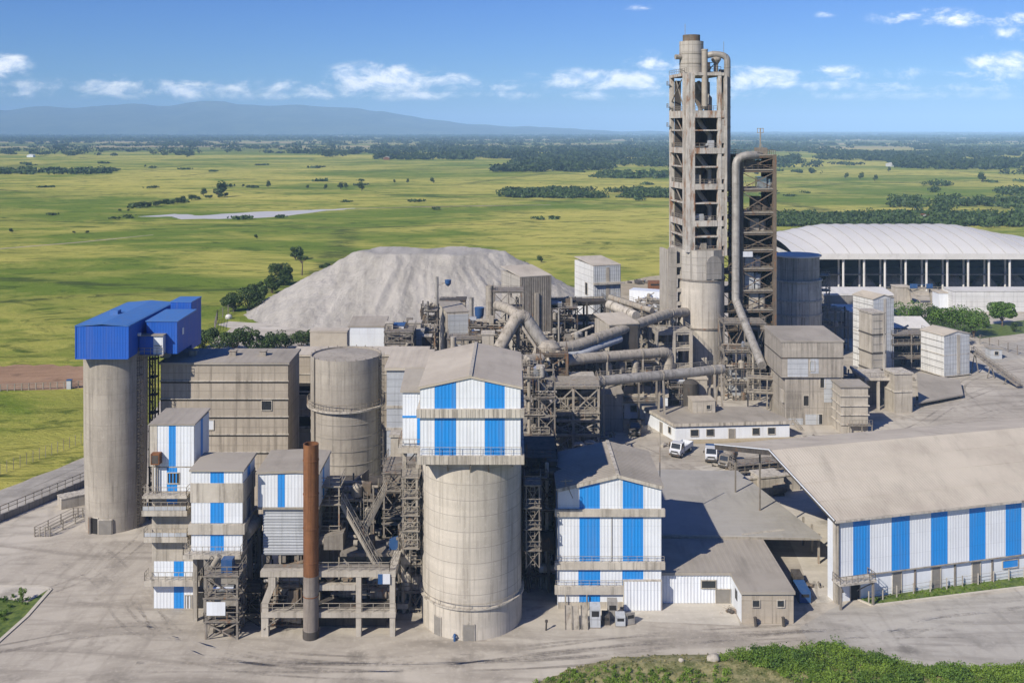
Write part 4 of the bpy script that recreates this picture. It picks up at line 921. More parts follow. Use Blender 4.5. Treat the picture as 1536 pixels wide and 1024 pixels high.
skin(root, M_, 'f', dims, xx(250), xx(266), z_(755), z_(742), [(0, 9)], name='panel')
for (pa, pb, xa, xb, oo) in ((738, 742, 219, 285, 1.3), (759, 767, 219, 286, 1.5), (799, 807, 221, 286, 1.3), (864, 872, 222, 304, 1.3)):
    mb = MB(M_); mb.box(xx(xa), xx(xb), -oo, .05, z_(pb), z_(pa)); o = mb.build('balcony', 'trim', root)
    mb = MB(M_); za = z_(pa); mb.rail([(xx(xa)+.05, 0, za), (xx(xa)+.05, -oo+.05, za), (xx(xb)-.05, -oo+.05, za), (xx(xb)-.05, 0, za)], 1.05, .8, .055); sub(mb, 'railing', 'steel_lt', o)
    if pa in (759, 799):
        mb = MB(M_); mb.box(xx(xa)+.12, xx(xb)-.12, -oo+.03, -oo+.045, za+.05, za+.55); sub(mb, 'panel', 'grey_clad', o)
mb = MB(M_); mb.box(xx(230), xx(243), -1.0, -.05, z_(693), z_(677)); mb.box(xx(231.5), xx(241.5), -1.03, -.99, z_(691), z_(679), 1); mb.build('vent_box', ['rust', 'steel_dk'], root)
for a in (232, 235, 238): 
    mb = MB(M_); mb.tube([(xx(a), -.35, z_(693)), (xx(a), -.35, z_(738))], .07, 8); mb.build('drain_pipe', 'steel_lt', root)
window(root, M_, 'f', xx(283), .05, .8, 1.6, dims, door=True, mat='grey_door')
# extension to the right
x0e = w_; mb = MB(M_); mb.box(x0e, xx(322), 1.2, d_, 0, z_(834)); mb.build('wing', 'conc_plain', root)
window(root, M_, 'f', xx(299), .05, 1.1, 2.0, dims, door=True, mat='dark')
# block B beside it
YB = 122.0; x0 = PX(287, YB); w_ = PX(364, YB)-x0; d_ = 5.6; M_ = frameM(x0, YB, 0); dims = (w_, d_); z_ = lambda py: PZ(py, YB); xx = lambda px: PX(px, YB)-x0
root = thing('striped_block', 'three storey block with small blue panels and concrete bands, behind the truss frame', 'building', (x0, YB, 0))
mb = MB(M_); mb.box(0, w_, 0, d_, z_(826), z_(706)); mb.build('wall', 'conc_plain', root)
bb = [(xx(316), xx(336.5))]
for a, b in ((724, 707), (784, 753), (826, 800)):
    skin(root, M_, 'f', dims, 0, w_, z_(a), z_(b), bb)
skin(root, M_, 'r', dims, 0, d_, z_(724), z_(707), [(2, 3.4)])
for (a, zz, hh) in ((2.6, z_(790), 2.6), (2.6, z_(826), 2.0)): window(root, M_, 'r', a, zz, 1.8, hh, dims, mat='car_blue')
for a, b, oo in ((753, 724, .1), (800, 785, .3)): ledge(root, M_, w_, d_, z_(a), z_(b), oo, name='band')
mb = MB(M_); mb.prism([(-.2, -.3), (w_+.25, -.3), (w_+.25, d_+.2), (-.2, d_+.2)], [z_(706), z_(706), z_(706)+.1, z_(706)+.1], [z_(705)+.12, z_(705)+.12, z_(705)+.35, z_(705)+.35]); mb.build('roof', 'roof_grey', root)
mb = MB(M_); mb.box(xx(279), xx(365), -1.2, d_+.2, z_(832), z_(826)-.003); o = mb.build('balcony', 'trim', root)
mb = MB(M_); za = z_(826); mb.rail([(xx(280), 1, za), (xx(280), -1.15, za), (xx(364.5), -1.15, za), (xx(364.5), 1, za)], 1.0, .8, .05); sub(mb, 'railing', 'steel_lt', o)
for a in (.4, w_-.4):
    for b in (.4, d_-.4): mb = MB(M_); mb.box(a-.25, a+.25, b-.25, b+.25, 0, z_(832)-.003); mb.build('column', 'conc_plain', root)
mb = MB(M_); mb.box(.7, w_-.1, 2.6, 2.9, 0, z_(834)); mb.build('back_wall', 'conc_dark', root)
# truss frame in front of it
YT = 117.9; xt = PX(309, YT); wt = PX(356, YT)-xt
r_, Mt = frame('truss_frame', 'bare steel truss frame with crossed braces and a white sheet on the yard', 'steel frame', xt, YT, 0, wt, 3.0, [PZ(930, YT), PZ(895, YT), PZ(862, YT)], mat='steel', col=.24, deck=.12, beam=.2, bracew=.13)
mb = MB(Mt); mb.box(.15, 2.35, -.28, -.2, PZ(921, YT), PZ(901, YT)); mb.build('sign_board', 'white', r_)
mb = MB(Mt); mb.tube([(.6, 1.2, PZ(895, YT)+.5), (3, 1.2, PZ(895, YT)+.5)], .45, 12); mb.build('motor', 'chrome', r_)
mb = MB(Mt); mb.box(1.6, 2.9, .6, 1.8, PZ(862, YT), PZ(862, YT)+1.5); mb.build('hopper_box', 'car_blue', r_)
mb = MB(Mt); mb.tube([(.3, 1.5, PZ(862, YT)+.3), (1.2, 1.3, PZ(862, YT)+1.7)], .35, 10); mb.build('chute', 'steel_lt', r_)
for zz in (PZ(930, YT), .05):
    mb = MB(Mt); mb.box(1.8, 3.1, .7, 1.9, zz, zz+.8); mb.tube([(.5, 1.4, zz+.4), (1.7, 1.4, zz+.4)], .32, 10); mb.build('pump', 'steel_dk', r_)
x, y = G(384, 905); frame('tank_stand', 'low dark steel stand squeezed between the truss frame and the concrete portal', 'steel frame', PX(360, 121), 121, 0, 2.4, 3, [1.7, 4.2], mat='steel_dk', col=.18, deck=.1, beam=.16, bracew=.1)
pipe('chute_duct', 'fat pale sheet metal chute leaning between the two striped blocks', [W(366, 800, 123), W(375, 790, 124.5), W(383, 782, 126)], .9, 'steel_lt', 'chute', 0, n=8)
# block C with grey ribbed base
YC = 124.0; x0 = PX(387, YC); w_ = PX(478, YC)-x0; d_ = 7.4; M_ = frameM(x0, YC, 0); dims = (w_, d_); z_ = lambda py: PZ(py, YC); xx = lambda px: PX(px, YC)-x0
root = thing('filter_house', 'white filter house with one blue stripe over a grey base, left of the chimney', 'building', (x0, YC, z_(834)))
mb = MB(M_); mb.box(0, w_, 0, d_, z_(762), z_(710)); mb.build('wall', 'white', root)
skin(root, M_, 'f', dims, 0, w_, z_(760), z_(711), [(xx(416), xx(428))]); skin(root, M_, 'r', dims, 0, d_, z_(760), z_(711), [(2.5, 3.5)])
mb = MB(M_); mb.box(-.08, w_+.08, -.1, d_, z_(763.5), z_(760)); mb.build('ledge', 'steel_lt', root)
mb = MB(M_); mb.box(xx(394), w_-.4, .3, d_-.3, z_(833), z_(764)); mb.build('base', 'grey_clad', root)
mb = MB(M_)
mb.corr((xx(394), .27, z_(833)), UZ, UX, (0, -1, 0), z_(764)-z_(833), 0, w_-.4-xx(394), 0, .36, .07); mb.build('cladding', 'grey_clad', root)
mb = MB(M_); mb.prism([(-.2, -.25), (w_*.62, -.25), (w_*.62, d_+.2), (-.2, d_+.2)], [z_(710), z_(710)+.15, z_(710)+.35, z_(710)+.2], [z_(709)+.2, z_(709)+.4, z_(709)+.6, z_(709)+.4])
mb.prism([(w_*.62, -.25), (w_+.2, -.25), (w_+.2, d_+.2), (w_*.62, d_+.2)], [z_(710)+.15, z_(710), z_(710)+.2, z_(710)+.35], [z_(709)+.4, z_(709)+.2, z_(709)+.4, z_(709)+.6]); mb.build('roof', 'roof_grey', root)
for i in range(4):
    a = .9+(w_-1.6)*i/3; mb = MB(M_); mb.prism([(a-.45, .5), (a+.45, .5), (a+.45, 1.6), (a-.45, 1.6)], z_(846), z_(833)-.003); mb.tube([(a, 1.05, z_(846)-.9), (a, 1.05, z_(846)+.1)], .22, 8); mb.build('hopper', 'steel', root)
    mb = MB(M_); b = .45+(w_-.9)*i/3; mb.box(b-.12, b+.12, .35, .59, z_(856), z_(833)); mb.build('leg', 'steel_lt', root)
# rusty chimney
cx, cy = PX(466.5, 118.4), 118.4
root = thing('chimney', 'tall rusty brown steel chimney with a grey lower third in the foreground', 'chimney', (cx, cy, 0))
mb = MB(); mb.lathe(cx, cy, [(.9, 7.4), (.9, 22.9), (.78, 22.9), (.78, 21)], 32); mb.build('upper_pipe', 'rust', root)
mb = MB(); mb.lathe(cx, cy, [(.91, .9), (.91, 7.4)], 32); mb.build('lower_pipe', 'rust_lower', root)
mb = MB(); mb.lathe(cx, cy, [(.98, 0), (.98, .95), (.91, .95)], 32); mb.build('base', 'steel_dk', root)
mb = MB(); mb.lathe(cx, cy, [(.78, 21.3), (0, 21.2)], 24); mb.build('flue', 'dark', root)
for z in (5, 9, 13, 17, 21): mb = MB(); mb.lathe(cx, cy, [(.9, z-.06), (.95, z-.05), (.95, z+.05), (.9, z+.06)], 32); mb.build('band', 'rust', root)
# concrete portal frame with platforms
YD = 118.9; s_ = 1500/YD; x0 = PX(393, YD); M_ = frameM(x0, YD, 0); xx = lambda px: PX(px, YD)-x0; z_ = lambda py: PZ(py, YD)
root = thing('portal_frame', 'heavy pale concrete portal frame with two decks around the foot of the rusty chimney', 'concrete frame', (x0, YD, 0))
xr = xx(594); cw = .62
for (a, yy) in ((xx(538.5), 0), (xr-.4, 0), (xx(455), 4.5), (xx(398), 8.5), (xx(538.5), 8.5), (xr-.4, 8.5)):
    mb = MB(M_); mb.box(a-cw/2, a+cw/2, yy-.4, yy+.4, 0, z_(863)); mb.build('column', 'conc_plain', root)
mb = MB(M_); mb.prism([(0, -.4), (.85, -.4), (.85, .4), (0, .4)], 0, 4.0); mb.prism([(0, -.4), (.85, -.4), (.85, .4), (0, .4)], 4.0, 4.001); mb.bar((.42, 0, 3.9), (1.25, 0, 6.0), .85, .8); mb.box(.83, 1.68, -.4, .4, 5.7, z_(863)); mb.build('column', 'conc_plain', root, 'cranked column with a kink half way up')
mb = MB(M_); mb.box(-.1, xr, -.45, .45, z_(862.5), z_(854)); mb.build('beam', 'conc_plain', root)
mb = MB(M_); mb.box(xx(478), xx(534), -.38, .38, z_(883), z_(875)); mb.build('beam', 'conc_plain', root)
mb = MB(M_); mb.box(0, xr, -.5, .5, z_(923), z_(915)); mb.build('beam', 'conc_plain', root)
mb = MB(M_); mb.box(xr-.9, xr, .46, 8.9, z_(864), z_(855)); mb.build('beam', 'trim', root)
mb = MB(M_); mb.box(-.05, xr-.95, .46, 1.6, z_(859), z_(854)-.02); mb.box(xx(500), xr-.95, 4.6, 8.9, z_(859), z_(854)-.02); mb.build('deck', 'steel', root)
mb = MB(M_); mb.box(0, xr-.95, .51, 8.9, z_(920), z_(916)); mb.build('deck', 'steel_dk', root)
mb = MB(M_); mb.rail([(0, -.42, z_(915)), (xr, -.42, z_(915))], 1.05, 1.3, .06); mb.build('railing', 'steel_lt', root)
mb = MB(M_); mb.rail([(xx(478), -.4, z_(854)), (xx(585), -.4, z_(854)), (xx(592), 4, z_(854))], 1.05, 1.3, .06); mb.build('railing', 'steel_lt', root)
mb = MB(M_); mb.box(.5, xr-.5, 8.6, 8.8, 0, z_(858)); mb.build('back_wall', 'conc_dark', root)
for (a, yy, zz, r, L) in ((3.2, 3, z_(915), .7, 2.4), (8.6, 3.4, z_(915), .6, 2.6), (12.5, 3, z_(915), .7, 2)):
    mb = MB(M_); mb.tube([(a, yy, zz+r), (a+L, yy, zz+r)], r, 14); mb.box(a+L, a+L+.8, yy-.4, yy+.4, zz, zz+1.0); mb.build('blower', 'steel', root)
for (a, b, c_, dd) in ((1.9, 4.5, z_(900), z_(872)), (2.8, 5.4, z_(905), z_(866)), (7.4, 9.4, z_(880), z_(866))):
    mb = MB(M_); mb.tube([(a, 2, c_), (b, 3.5, dd)], .42, 10); mb.build('duct', 'steel_lt', root)
mb = MB(M_)
for i in range(5): mb.bar((.3+.5*i, -.5, .9+.35*i), (2.7+.45*i, 1.0, z_(922)+.4*i), .1)
mb.build('pipework', 'steel', root)
mb = MB(M_); mb.box(6.2, xr-1.4, 2, 2.2, .0, 2.2); mb.build('mesh_wall', 'steel_dk', root)
mb = MB(M_); mb.box(xx(568), xx(586), -.62, -.55, z_(872), z_(857)); mb.box(xx(568), xx(575), -.635, -.62, z_(872), z_(857), 1); mb.build('panel', ['car_white', 'car_blue'], root)
# machinery on the deck behind, platforms and crossing stairs
zd = PZ(854, YD)
frame('stair_platform', 'small railed steel landing right of the rusty chimney at the head of the stairs', 'platform', PX(480, 126), 126, 0, 2.4, 3.2, [PZ(800, 126), PZ(755, 126), PZ(728, 126)], z0=0, col=.16, mat='steel_lt', deck=.1, beam=.18, brace=False)
stairs('stairs', 'open steel stairs going down to the right from the landing by the rusty chimney', W(568, 858, 120.4), W(512, 757, 121.4), (.25, .9, 0))
stairs('stairs', 'open steel stairs climbing to the right towards the platforms by the great silo', W(546, 800, 122.6), W(580, 735, 124.2), (-.2, .9, 0))
frame('silo_platform', 'stack of railed steel platforms between the round silo and the great striped silo', 'platform', PX(576, 129), 129, 0, 4.6, 6, [6.5, 9.4, PZ(775, 129), PZ(735, 129), PZ(708, 129)], nx=3, ny=2, col=.22, mat='steel', deck=.12, beam=.24, bracew=.1)
frame('deck_frame', 'dark braced steel frame under the round silo behind the crossing stairs', 'steel frame', PX(484, 136), 136, 0, 8.2, 6, [6.4, 8.6, 10.9], nx=4, ny=2, col=.26, mat='steel_dk', deck=.14, beam=.26, rails=True, bracew=.12)
for (px, py, w2, d2, h2, mt, lab) in [(500, 832, 2.4, 2, 2.0, 'steel', 'grey machine housing on the deck right of the rusty chimney'), (548, 840, 2.0, 1.8, 1.3, 'steel_brown', 'brown gearbox on the deck under the crossing stairs'), (590, 836, 1.1, 1.2, 1.3, 'car_blue', 'blue bin at the right end of the portal deck')]:
    Y = 124.5; x = PX(px, Y); rt = thing('machine', lab, 'machine', (x, Y, zd))
    mb = MB(); mb.box(x-w2/2, x+w2/2, Y, Y+d2, zd, zd+h2*.75); mb.prism([(x-w2/2, Y), (x+w2/2, Y), (x+w2/2, Y+d2), (x-w2/2, Y+d2)], zd+h2*.75, [zd+h2*.8, zd+h2, zd+h2, zd+h2*.8]); mb.build('housing', mt, rt)
    mb = MB(); mb.tube([(x-w2*.8, Y+d2/2, zd+h2*.4), (x-w2/2, Y+d2/2, zd+h2*.4)], h2*.28, 12); mb.build('motor', 'steel_lt', rt)
root = thing('hopper', 'big dark open hopper hanging below the round silo behind the stairs', 'hopper', (PX(560, 130), 130, 0))
a, b = PX(520, 131), PX(606, 131)
mb = MB(); mb.prism([(a, 131), (b, 131), (b, 136), (a, 136)], PZ(800, 131), PZ(795, 131)); mb.lathe((a+b)/2, 133.5, [(1, PZ(860, 131)), (3.6, PZ(800, 131))], 4); mb.build('bin', 'steel_dk', root)
mb = MB(); mb.prism([(a, 134), (a+1.6, 133.5), (a+2.2, 136), (a+.4, 136.5)], PZ(758, 131), [PZ(738, 131), PZ(722, 131), PZ(722, 131), PZ(738, 131)]); mb.build('cover', 'steel', root)
# ================================================================== annexes left of the striped hall
x0 = PX(604, 127.5); M_ = frameM(x0, 127.5, 0)
root = thing('white_annex', 'small white annex with a lean-to roof clinging to the left of the striped hall', 'annex', (x0, 127.5, 0))
w_ = PX(631, 127.5)-x0; mb = MB(M_); mb.box(0, w_, 0, 6, PZ(668, 127.5), PZ(588, 127.5)); mb.build('wall', 'white', root)
skin(root, M_, 'f', (w_, 6), 0, w_*.83, PZ(623, 127.5), PZ(589, 127.5), name='cladding'); skin(root, M_, 'f', (w_, 6), 0, w_, PZ(667, 127.5), PZ(626, 127.5), [(w_*.83, w_)])
mb = MB(M_); mb.box(-.03, w_*.9, -.1, -.02, PZ(626, 127.5), PZ(623, 127.5)); mb.build('band', 'blue', root)
mb = MB(M_); mb.prism([(-.3, -.3), (w_+.1, -.3), (w_+.1, 6), (-.3, 6)], [PZ(588, 127.5)+.01]*2+[PZ(572, 127.5)]*2, [PZ(586, 127.5)+.1]*2+[PZ(570, 127.5)+.1]*2); mb.build('roof', 'roof_grey', root)
mb = MB(M_); mb.box(-.5, w_+.1, -.9, 6, PZ(676, 127.5), PZ(668, 127.5)-.004); o = mb.build('balcony', 'trim', root)
mb = MB(M_); za = PZ(668, 127.5); mb.rail([(-.45, 3, za), (-.45, -.85, za), (w_, -.85, za)], 1.05, .7, .055); sub(mb, 'railing', 'steel', o)
for a in (0.1, w_-.5): mb = MB(M_); mb.box(a-.2, a+.25, .6, 1.1, 0, PZ(676, 127.5)-.004); mb.build('column', 'conc_plain', root)
mb = MB(M_); mb.bar((.3, .8, PZ(700, 127.5)), (w_-.6, .8, PZ(680, 127.5)), .14); mb.build('strut', 'steel_lt', root)
block('grey_annex', 'tall grey ribbed shaft with a tan roof right of the round silo', 'annex', PX(580, 148), 148, 0, PX(642, 148)-PX(580, 148), 9, PZ(555, 148), 'grey_clad', 'roof_tan', t=.45, over=.3, mono=.6, ledges=[(PZ(612, 148), PZ(608, 148), .1), (PZ(645, 148), PZ(641, 148), .1)])
block('conveyor_shaft', 'slim concrete pillar shaft standing below the grey ribbed annex', 'shaft', PX(586, 138), 138, 0, 1.9, 1.9, PZ(655, 138), 'conc_plain', 'trim', ledges=[(PZ(690, 138), PZ(684, 138), .15)])
# ================================================================== gable hall on the right of the great silo
YG_ = 125.4; x0 = PX(837, YG_); w_ = PX(992, YG_)-x0; d_ = 13.0; M_ = frameM(x0, YG_, 0); dims = (w_, d_); z_ = lambda py: PZ(py, YG_); xx = lambda px: PX(px, YG_)-x0
root = thing('gable_hall', 'white and blue striped gable hall with three concrete ledges, right of the great silo', 'hall', (x0, YG_, 0))
ZE, ZP = z_(735), z_(714)
mb = MB(M_); mb.box(0, w_, 0, d_, 0, ZE)
for y in (0.0, d_): mb.prism([(0, y-.001), (w_*.575, y), (w_, y), (w_*.575, y+.001)], ZE-.01, [ZE-.005, ZP, ZE-.005, ZP], 0)
mb.build('wall', 'white', root)
rg = w_*.575
gz2 = lambda t: (ZE+(ZP-ZE)*t/rg if t < rg else ZE+.35+(ZP-ZE-.35)*(w_-t)/(w_-rg))-.06
B2 = [(xx(868.5), xx(900)), (xx(933.5), xx(965))]
skin(root, M_, 'f', dims, 0, w_, z_(763), gz2, B2); skin(root, M_, 'f', dims, 0, w_, z_(842), z_(772), B2); skin(root, M_, 'f', dims, 0, xx(934), z_(878), z_(852), B2); skin(root, M_, 'f', dims, xx(934), w_, z_(868), z_(852), [(0, xx(965)-xx(934))]); skin(root, M_, 'f', dims, 0, xx(900), z_(903), z_(889), B2)
skin(root, M_, 'l', dims, 0, d_, .3, ZE-.05, [(2.5, 5), (8, 10.5)]); skin(root, M_, 'r', dims, 0, d_, 4.6, ZE, [(2.5, 5), (8, 10.5)])
ledge(root, M_, w_, d_, z_(773), z_(762), .42, back=False); ledge(root, M_, w_, d_, z_(852), z_(841), .42, back=False); ledge(root, M_, w_, d_, z_(889), z_(877), .44, x0=-.42, x1=xx(934)+.2, back=False)
for py in (851, 887):
    mb = MB(M_); xe = w_+.3 if py == 851 else xx(934); mb.rail([(-.3, -.36, z_(py-10)), (xe, -.36, z_(py-10))], .75, 1.1, .04); mb.build('railing', 'steel_lt', root)
mb = MB(M_); mb.box(xx(917.3), xx(918.3), -.12, -.03, z_(841), z_(773)); mb.build('corner_trim', 'steel', root)
for a in (xx(848), xx(880)): mb = MB(M_); mb.tube([(a, -.5, 0), (a, -.5, z_(889))], .09, 8); mb.build('downpipe', 'steel_lt', root)
mb = MB(M_); mb.box(0, xx(935), -.05, .05, 0, z_(902)); mb.build('plinth', 'conc_plain', root)
mb = MB(M_); mb.box(xx(934.5), w_+.02, -.5, .0, 0, z_(868)); o = mb.build('door', 'trim', root)
mb = MB(M_); mb.corr((xx(935.5), -.52, .06), UX, UZ, (0, -1, 0), w_-xx(936.5), 0, z_(869.5), 0, .42, .06); sub(mb, 'leaf', 'white', o)
for (a, b, za, zb) in ((-.25, rg, ZE, ZP), (rg, w_+.25, ZP, ZE+.33)):
    mb = MB(M_); mb.prism([(a, -.3), (b, -.3), (b, d_+.3), (a, d_+.3)], [za, zb, zb, za], [za+.3, zb+.3, zb+.3, za+.3]); v_ = Vector((b-a, 0, zb-za)); mb.corr((a, -.3, za+.312), (0, 1, 0), v_, (-(zb-za), 0, b-a), d_+.6, 0, v_.length, 0, .6, .05); mb.build('roof', 'roof_grey', root)
mb = MB(M_); mb.bar((rg, -.32, ZP+.36), (rg, d_+.32, ZP+.36), .45, .12); mb.build('ridge_cap', 'trim', root)
mb = MB(M_); q = [(0, -.33, ZE+.1), (rg, -.33, ZP+.1), (w_, -.33, ZE+.42)]; mb.bar(q[0], q[1], .05, .42); mb.bar(q[1], q[2], .05, .42); mb.build('fascia', 'trim', root)
mb = MB(M_); mb.bar((.9, -.2, ZE+.2), (.9, -.2, ZE+1.5), .08); mb.bar((.3, -.2, ZE+1.2), (1.8, -.2, ZE+1.3), .1); mb.bar((.9, -.2, ZE+1.2), (1.8, -1.1, ZE-.6), .07); mb.build('hoist_arm', 'steel_lt', root)
x, y = G(992, 900); root = thing('mast', 'thin grey lightning mast at the right back corner of the gable hall', 'mast', (PX(991, 139.5), 139.5, 0)); mb = MB(); mb.tube([(PX(991, 139.5), 140.2, 0), (PX(991, 139.5), 140.2, 18.2)], .07, 6); mb.build('pole', 'steel_lt', root)
# scrap and machines in front of it
def cabinet(name, lab, cat, px, py, w, d, h, mat, slope=0.0, rot=0.0, z0=0.0):
    x, y = G(px, py); M2 = frameM(x, y, rot); r = thing(name, lab, cat, (x, y, z0)); mb = MB(M2); mb.prism([(-w/2, 0), (w/2, 0), (w/2, d), (-w/2, d)], z0, [z0+h, z0+h, z0+h+slope, z0+h+slope]); mb.build('body', mat, r)
    mb = MB(M2); mb.box(-w*.35, w*.35, -.04, .02, z0+h*.55, z0+h*.8); mb.build('louvre', 'dark', r); mb = MB(M2); mb.box(-w/2-.05, w/2+.05, -.05, d+.05, z0-.01, z0+.12); mb.build('base', 'steel', r); return r
cabinet('cabinet', 'tall grey steel cabinet in the row of machines before the gable hall', 'cabinet', 893, 942, 1.25, 1.1, 2.6, 'grey_clad', .1)
cabinet('cabinet', 'low square grey cabinet in the middle of the machine row before the gable hall', 'cabinet', 931, 940, 1.15, 1.0, 1.3, 'grey_clad', .15)
cabinet('cabinet', 'grey cabinet with sloping lid at the right end of the machine row', 'cabinet', 946, 937, 1.1, 1.1, 1.5, 'galv', -.5, .3)
cabinet('cabinet', 'upright grey cabinet behind the low one in the machine row', 'cabinet', 919, 930, 1.2, .9, 2.3, 'galv', .1)
for i, (px, h) in enumerate(((853, 2.7), (864, 2.6), (877, 2.7))):
    x, y = G(px, 944); rt = thing('ramp_panel', ['first ribbed steel ramp panel leaning at the left of the machine row', 'middle ribbed steel ramp panel of the three leaning before the gable hall', 'third ribbed ramp panel, next to the tall cabinet'][i], 'ramp panel', (x, y, 0), 'ramp panels leaning before the gable hall')
    M2 = Matrix.Translation((x, y, 0)) @ Matrix.Rotation(math.radians(-28), 4, 'X'); mb = MB(M2); mb.box(-.42, .42, 0, .06, 0, h); mb.build('plate', 'steel_lt', rt); mb = MB(M2)
    for q in (-.42, .36): mb.box(q, q+.06, -.12, -.005, 0, h)
    mb.build('side_rail', 'steel', rt)
cabinet('engine_block', 'small dark engine block between the cabinets before the gable hall', 'machine', 909, 938, .9, 1, 1.2, 'steel_dk', .2)
# ================================================================== low flat building
root = thing('low_building', 'low flat roofed white and concrete building right of the gable hall', 'building', (PX(1040, 126.8), 126.8, 0))
xa, xb, xc = PX(992.5, 126.8), PX(1097, 126.8), PX(1190, 121.6); xd = PX(1113, 121.6); YF2 = 126.9
mb = MB(); mb.prism([(xa, YF2), (xb, YF2), (xd, 121.7), (xc, 121.7), (xc, 137.0), (xa, 137.0)], 0, 3.62); mb.build('wall', 'white', root)
mb = MB(); mb.prism([(xa-.1, YF2-.25), (xb-.15, YF2-.25), (xd-.15, 121.4), (xc+.2, 121.4), (xc+.2, 137.2), (xa-.1, 137.2)], 3.63, 3.98); mb.corr((xa+.05, YF2-.2, 3.99), UX, (0, 1, 0), UZ, xc-xa-.1, 0, 10.2, 0, .8, .010); mb.build('roof', 'roof_grey', root)
mb = MB(); mb.corr((xa, YF2-.03, 0), UX, UZ, (0, -1, 0), xb-xa-.1, .05, 3.55, 0, .42, .055); mb.build('cladding', 'white', root)
mb = MB(); mb.box(xd-.03, xc+.03, 121.62, 121.72, 0, 3.6); mb.box(xc-.02, xc+.06, 121.72, 136.9, 0, 3.6); mb.build('wall', 'conc_panel', root, 'concrete end wall')
M3 = frameM(xd, 121.62, 0)
for a in ((1134-1113)/77*(xc-xd), (1171-1113)/77*(xc-xd)): window(root, M3, 'f', a, 2.1, .8, .75, (6, 3))
M4 = frameM(xa, YF2-.06, 0); window(root, M4, 'f', PX(1063, 126.8)-xa, 2.0, 1.75, .9, (9, 3)); window(root, M4, 'f', PX(1084.5, 126.8)-xa, .03, 1.75, 1.75, (9, 3), door=True, mat='grey_door')
d_side = Vector((xd-xb, 121.7-YF2, 0)); mb = MB(); q = Vector((xb, YF2, 0))+d_side*.5; nn = Vector((d_side.y, -d_side.x, 0)).normalized()
mb.bar(q-d_side.normalized()*.5+UZ*2.3-nn*.03, q+d_side.normalized()*.5+UZ*2.3-nn*.03, .16, 1.2); mb.build('window', 'glass', root)
for (px, lab) in ((1134, 'left of the two dark posts leaning at the foot of the concrete end wall'), (1176, 'right of the two dark posts leaning at the foot of the concrete end wall')):
    x, y = G(px, 939); mb = MB(); mb.tube([(x, y, 0), (x-.1, y, 1.1)], .2, 8); mb.lathe(x-.1, y, [(.24, 1.1), (.0, 1.25)], 8); mb.build('bollard', 'steel_dk', label=lab, cat='bollard')
# ================================================================== big flat canopy
cp = [(PX(993, 136.9)-.3, 137.6), (PX(1233, 136.7), 136.7), (38.9, 151), (36.9, 163), (PX(993, 163), 164)]
root = thing('flat_canopy', 'large flat sheet roof on posts between the gable hall and the big striped shed', 'canopy', (30, 150, 0))
mb = MB(); mb.prism(cp, 4.15, 4.42); mb.build('roof', 'roof_canopy', root)
mb = MB(); mb.corr((cp[0][0], 137.6, 4.425), (0, 1, 0), (1, 0, 0), UZ, 25.8, lambda t: 0, lambda t: (42.2-(t/25.8)*5.4)-cp[0][0], 0, 1.25, .008); mb.build('sheeting', 'roof_canopy', root)
for (px, py) in ((1228, 845), (1218, 830), (1205, 818)):
    x, y = G(px, py); mb = MB(); mb.box(x-.14, x+.14, y-.14, y+.14, 0, 4.14); mb.build('post', 'steel_lt', root)
mb = MB(); mb.bar((cp[0][0], 137.5, 4.1), (cp[1][0]-.2, 136.8, 4.1), .16, .3); mb.build('edge_beam', 'steel_lt', root)
mb = MB(); mb.box(xc-4, xc+6, 150, 150.3, 0, 4.1); mb.build('back_wall', 'conc_dark', root)
cabinet('generator', 'blue generator housing in the shade beside the concrete end wall', 'generator', 1208, 905, 1.4, 3.0, 1.5, 'car_blue', .2)
cabinet('generator', 'dark machine on the ground behind the blue generator', 'generator', 1199, 880, 1.2, 2.0, 1.3, 'steel_dk', .2)
# ---- small fittings that real plant walls carry
def caged_ladder(root, cx, cy, r, ang, z0, z1, mat='steel'):
    a = math.radians(ang); d = Vector((math.cos(a), math.sin(a), 0)); t = Vector((-d.y, d.x, 0)); p = Vector((cx, cy, 0))+d*(r+.12)
    mb = MB()
    for s_ in (-.28, .28): mb.bar(p+t*s_+UZ*z0, p+t*s_+UZ*z1, .07)
    z = z0
    while z < z1: mb.bar(p-t*.28+UZ*z, p+t*.28+UZ*z, .05); z += .45
    z = z0+2.2
    while z < z1:
        q = [p-t*.35, p-t*.35+d*.6, p+t*.35+d*.6, p+t*.35]
        for i in range(3): mb.bar(q[i]+UZ*z, q[i+1]+UZ*z, .05)
        z += 1.1
    for s_ in (-.35, 0, .35): mb.bar(p+t*s_+d*.6+UZ*(z0+2.2), p+t*s_+d*.6+UZ*z1, .04)
    mb.build('ladder', mat, root)
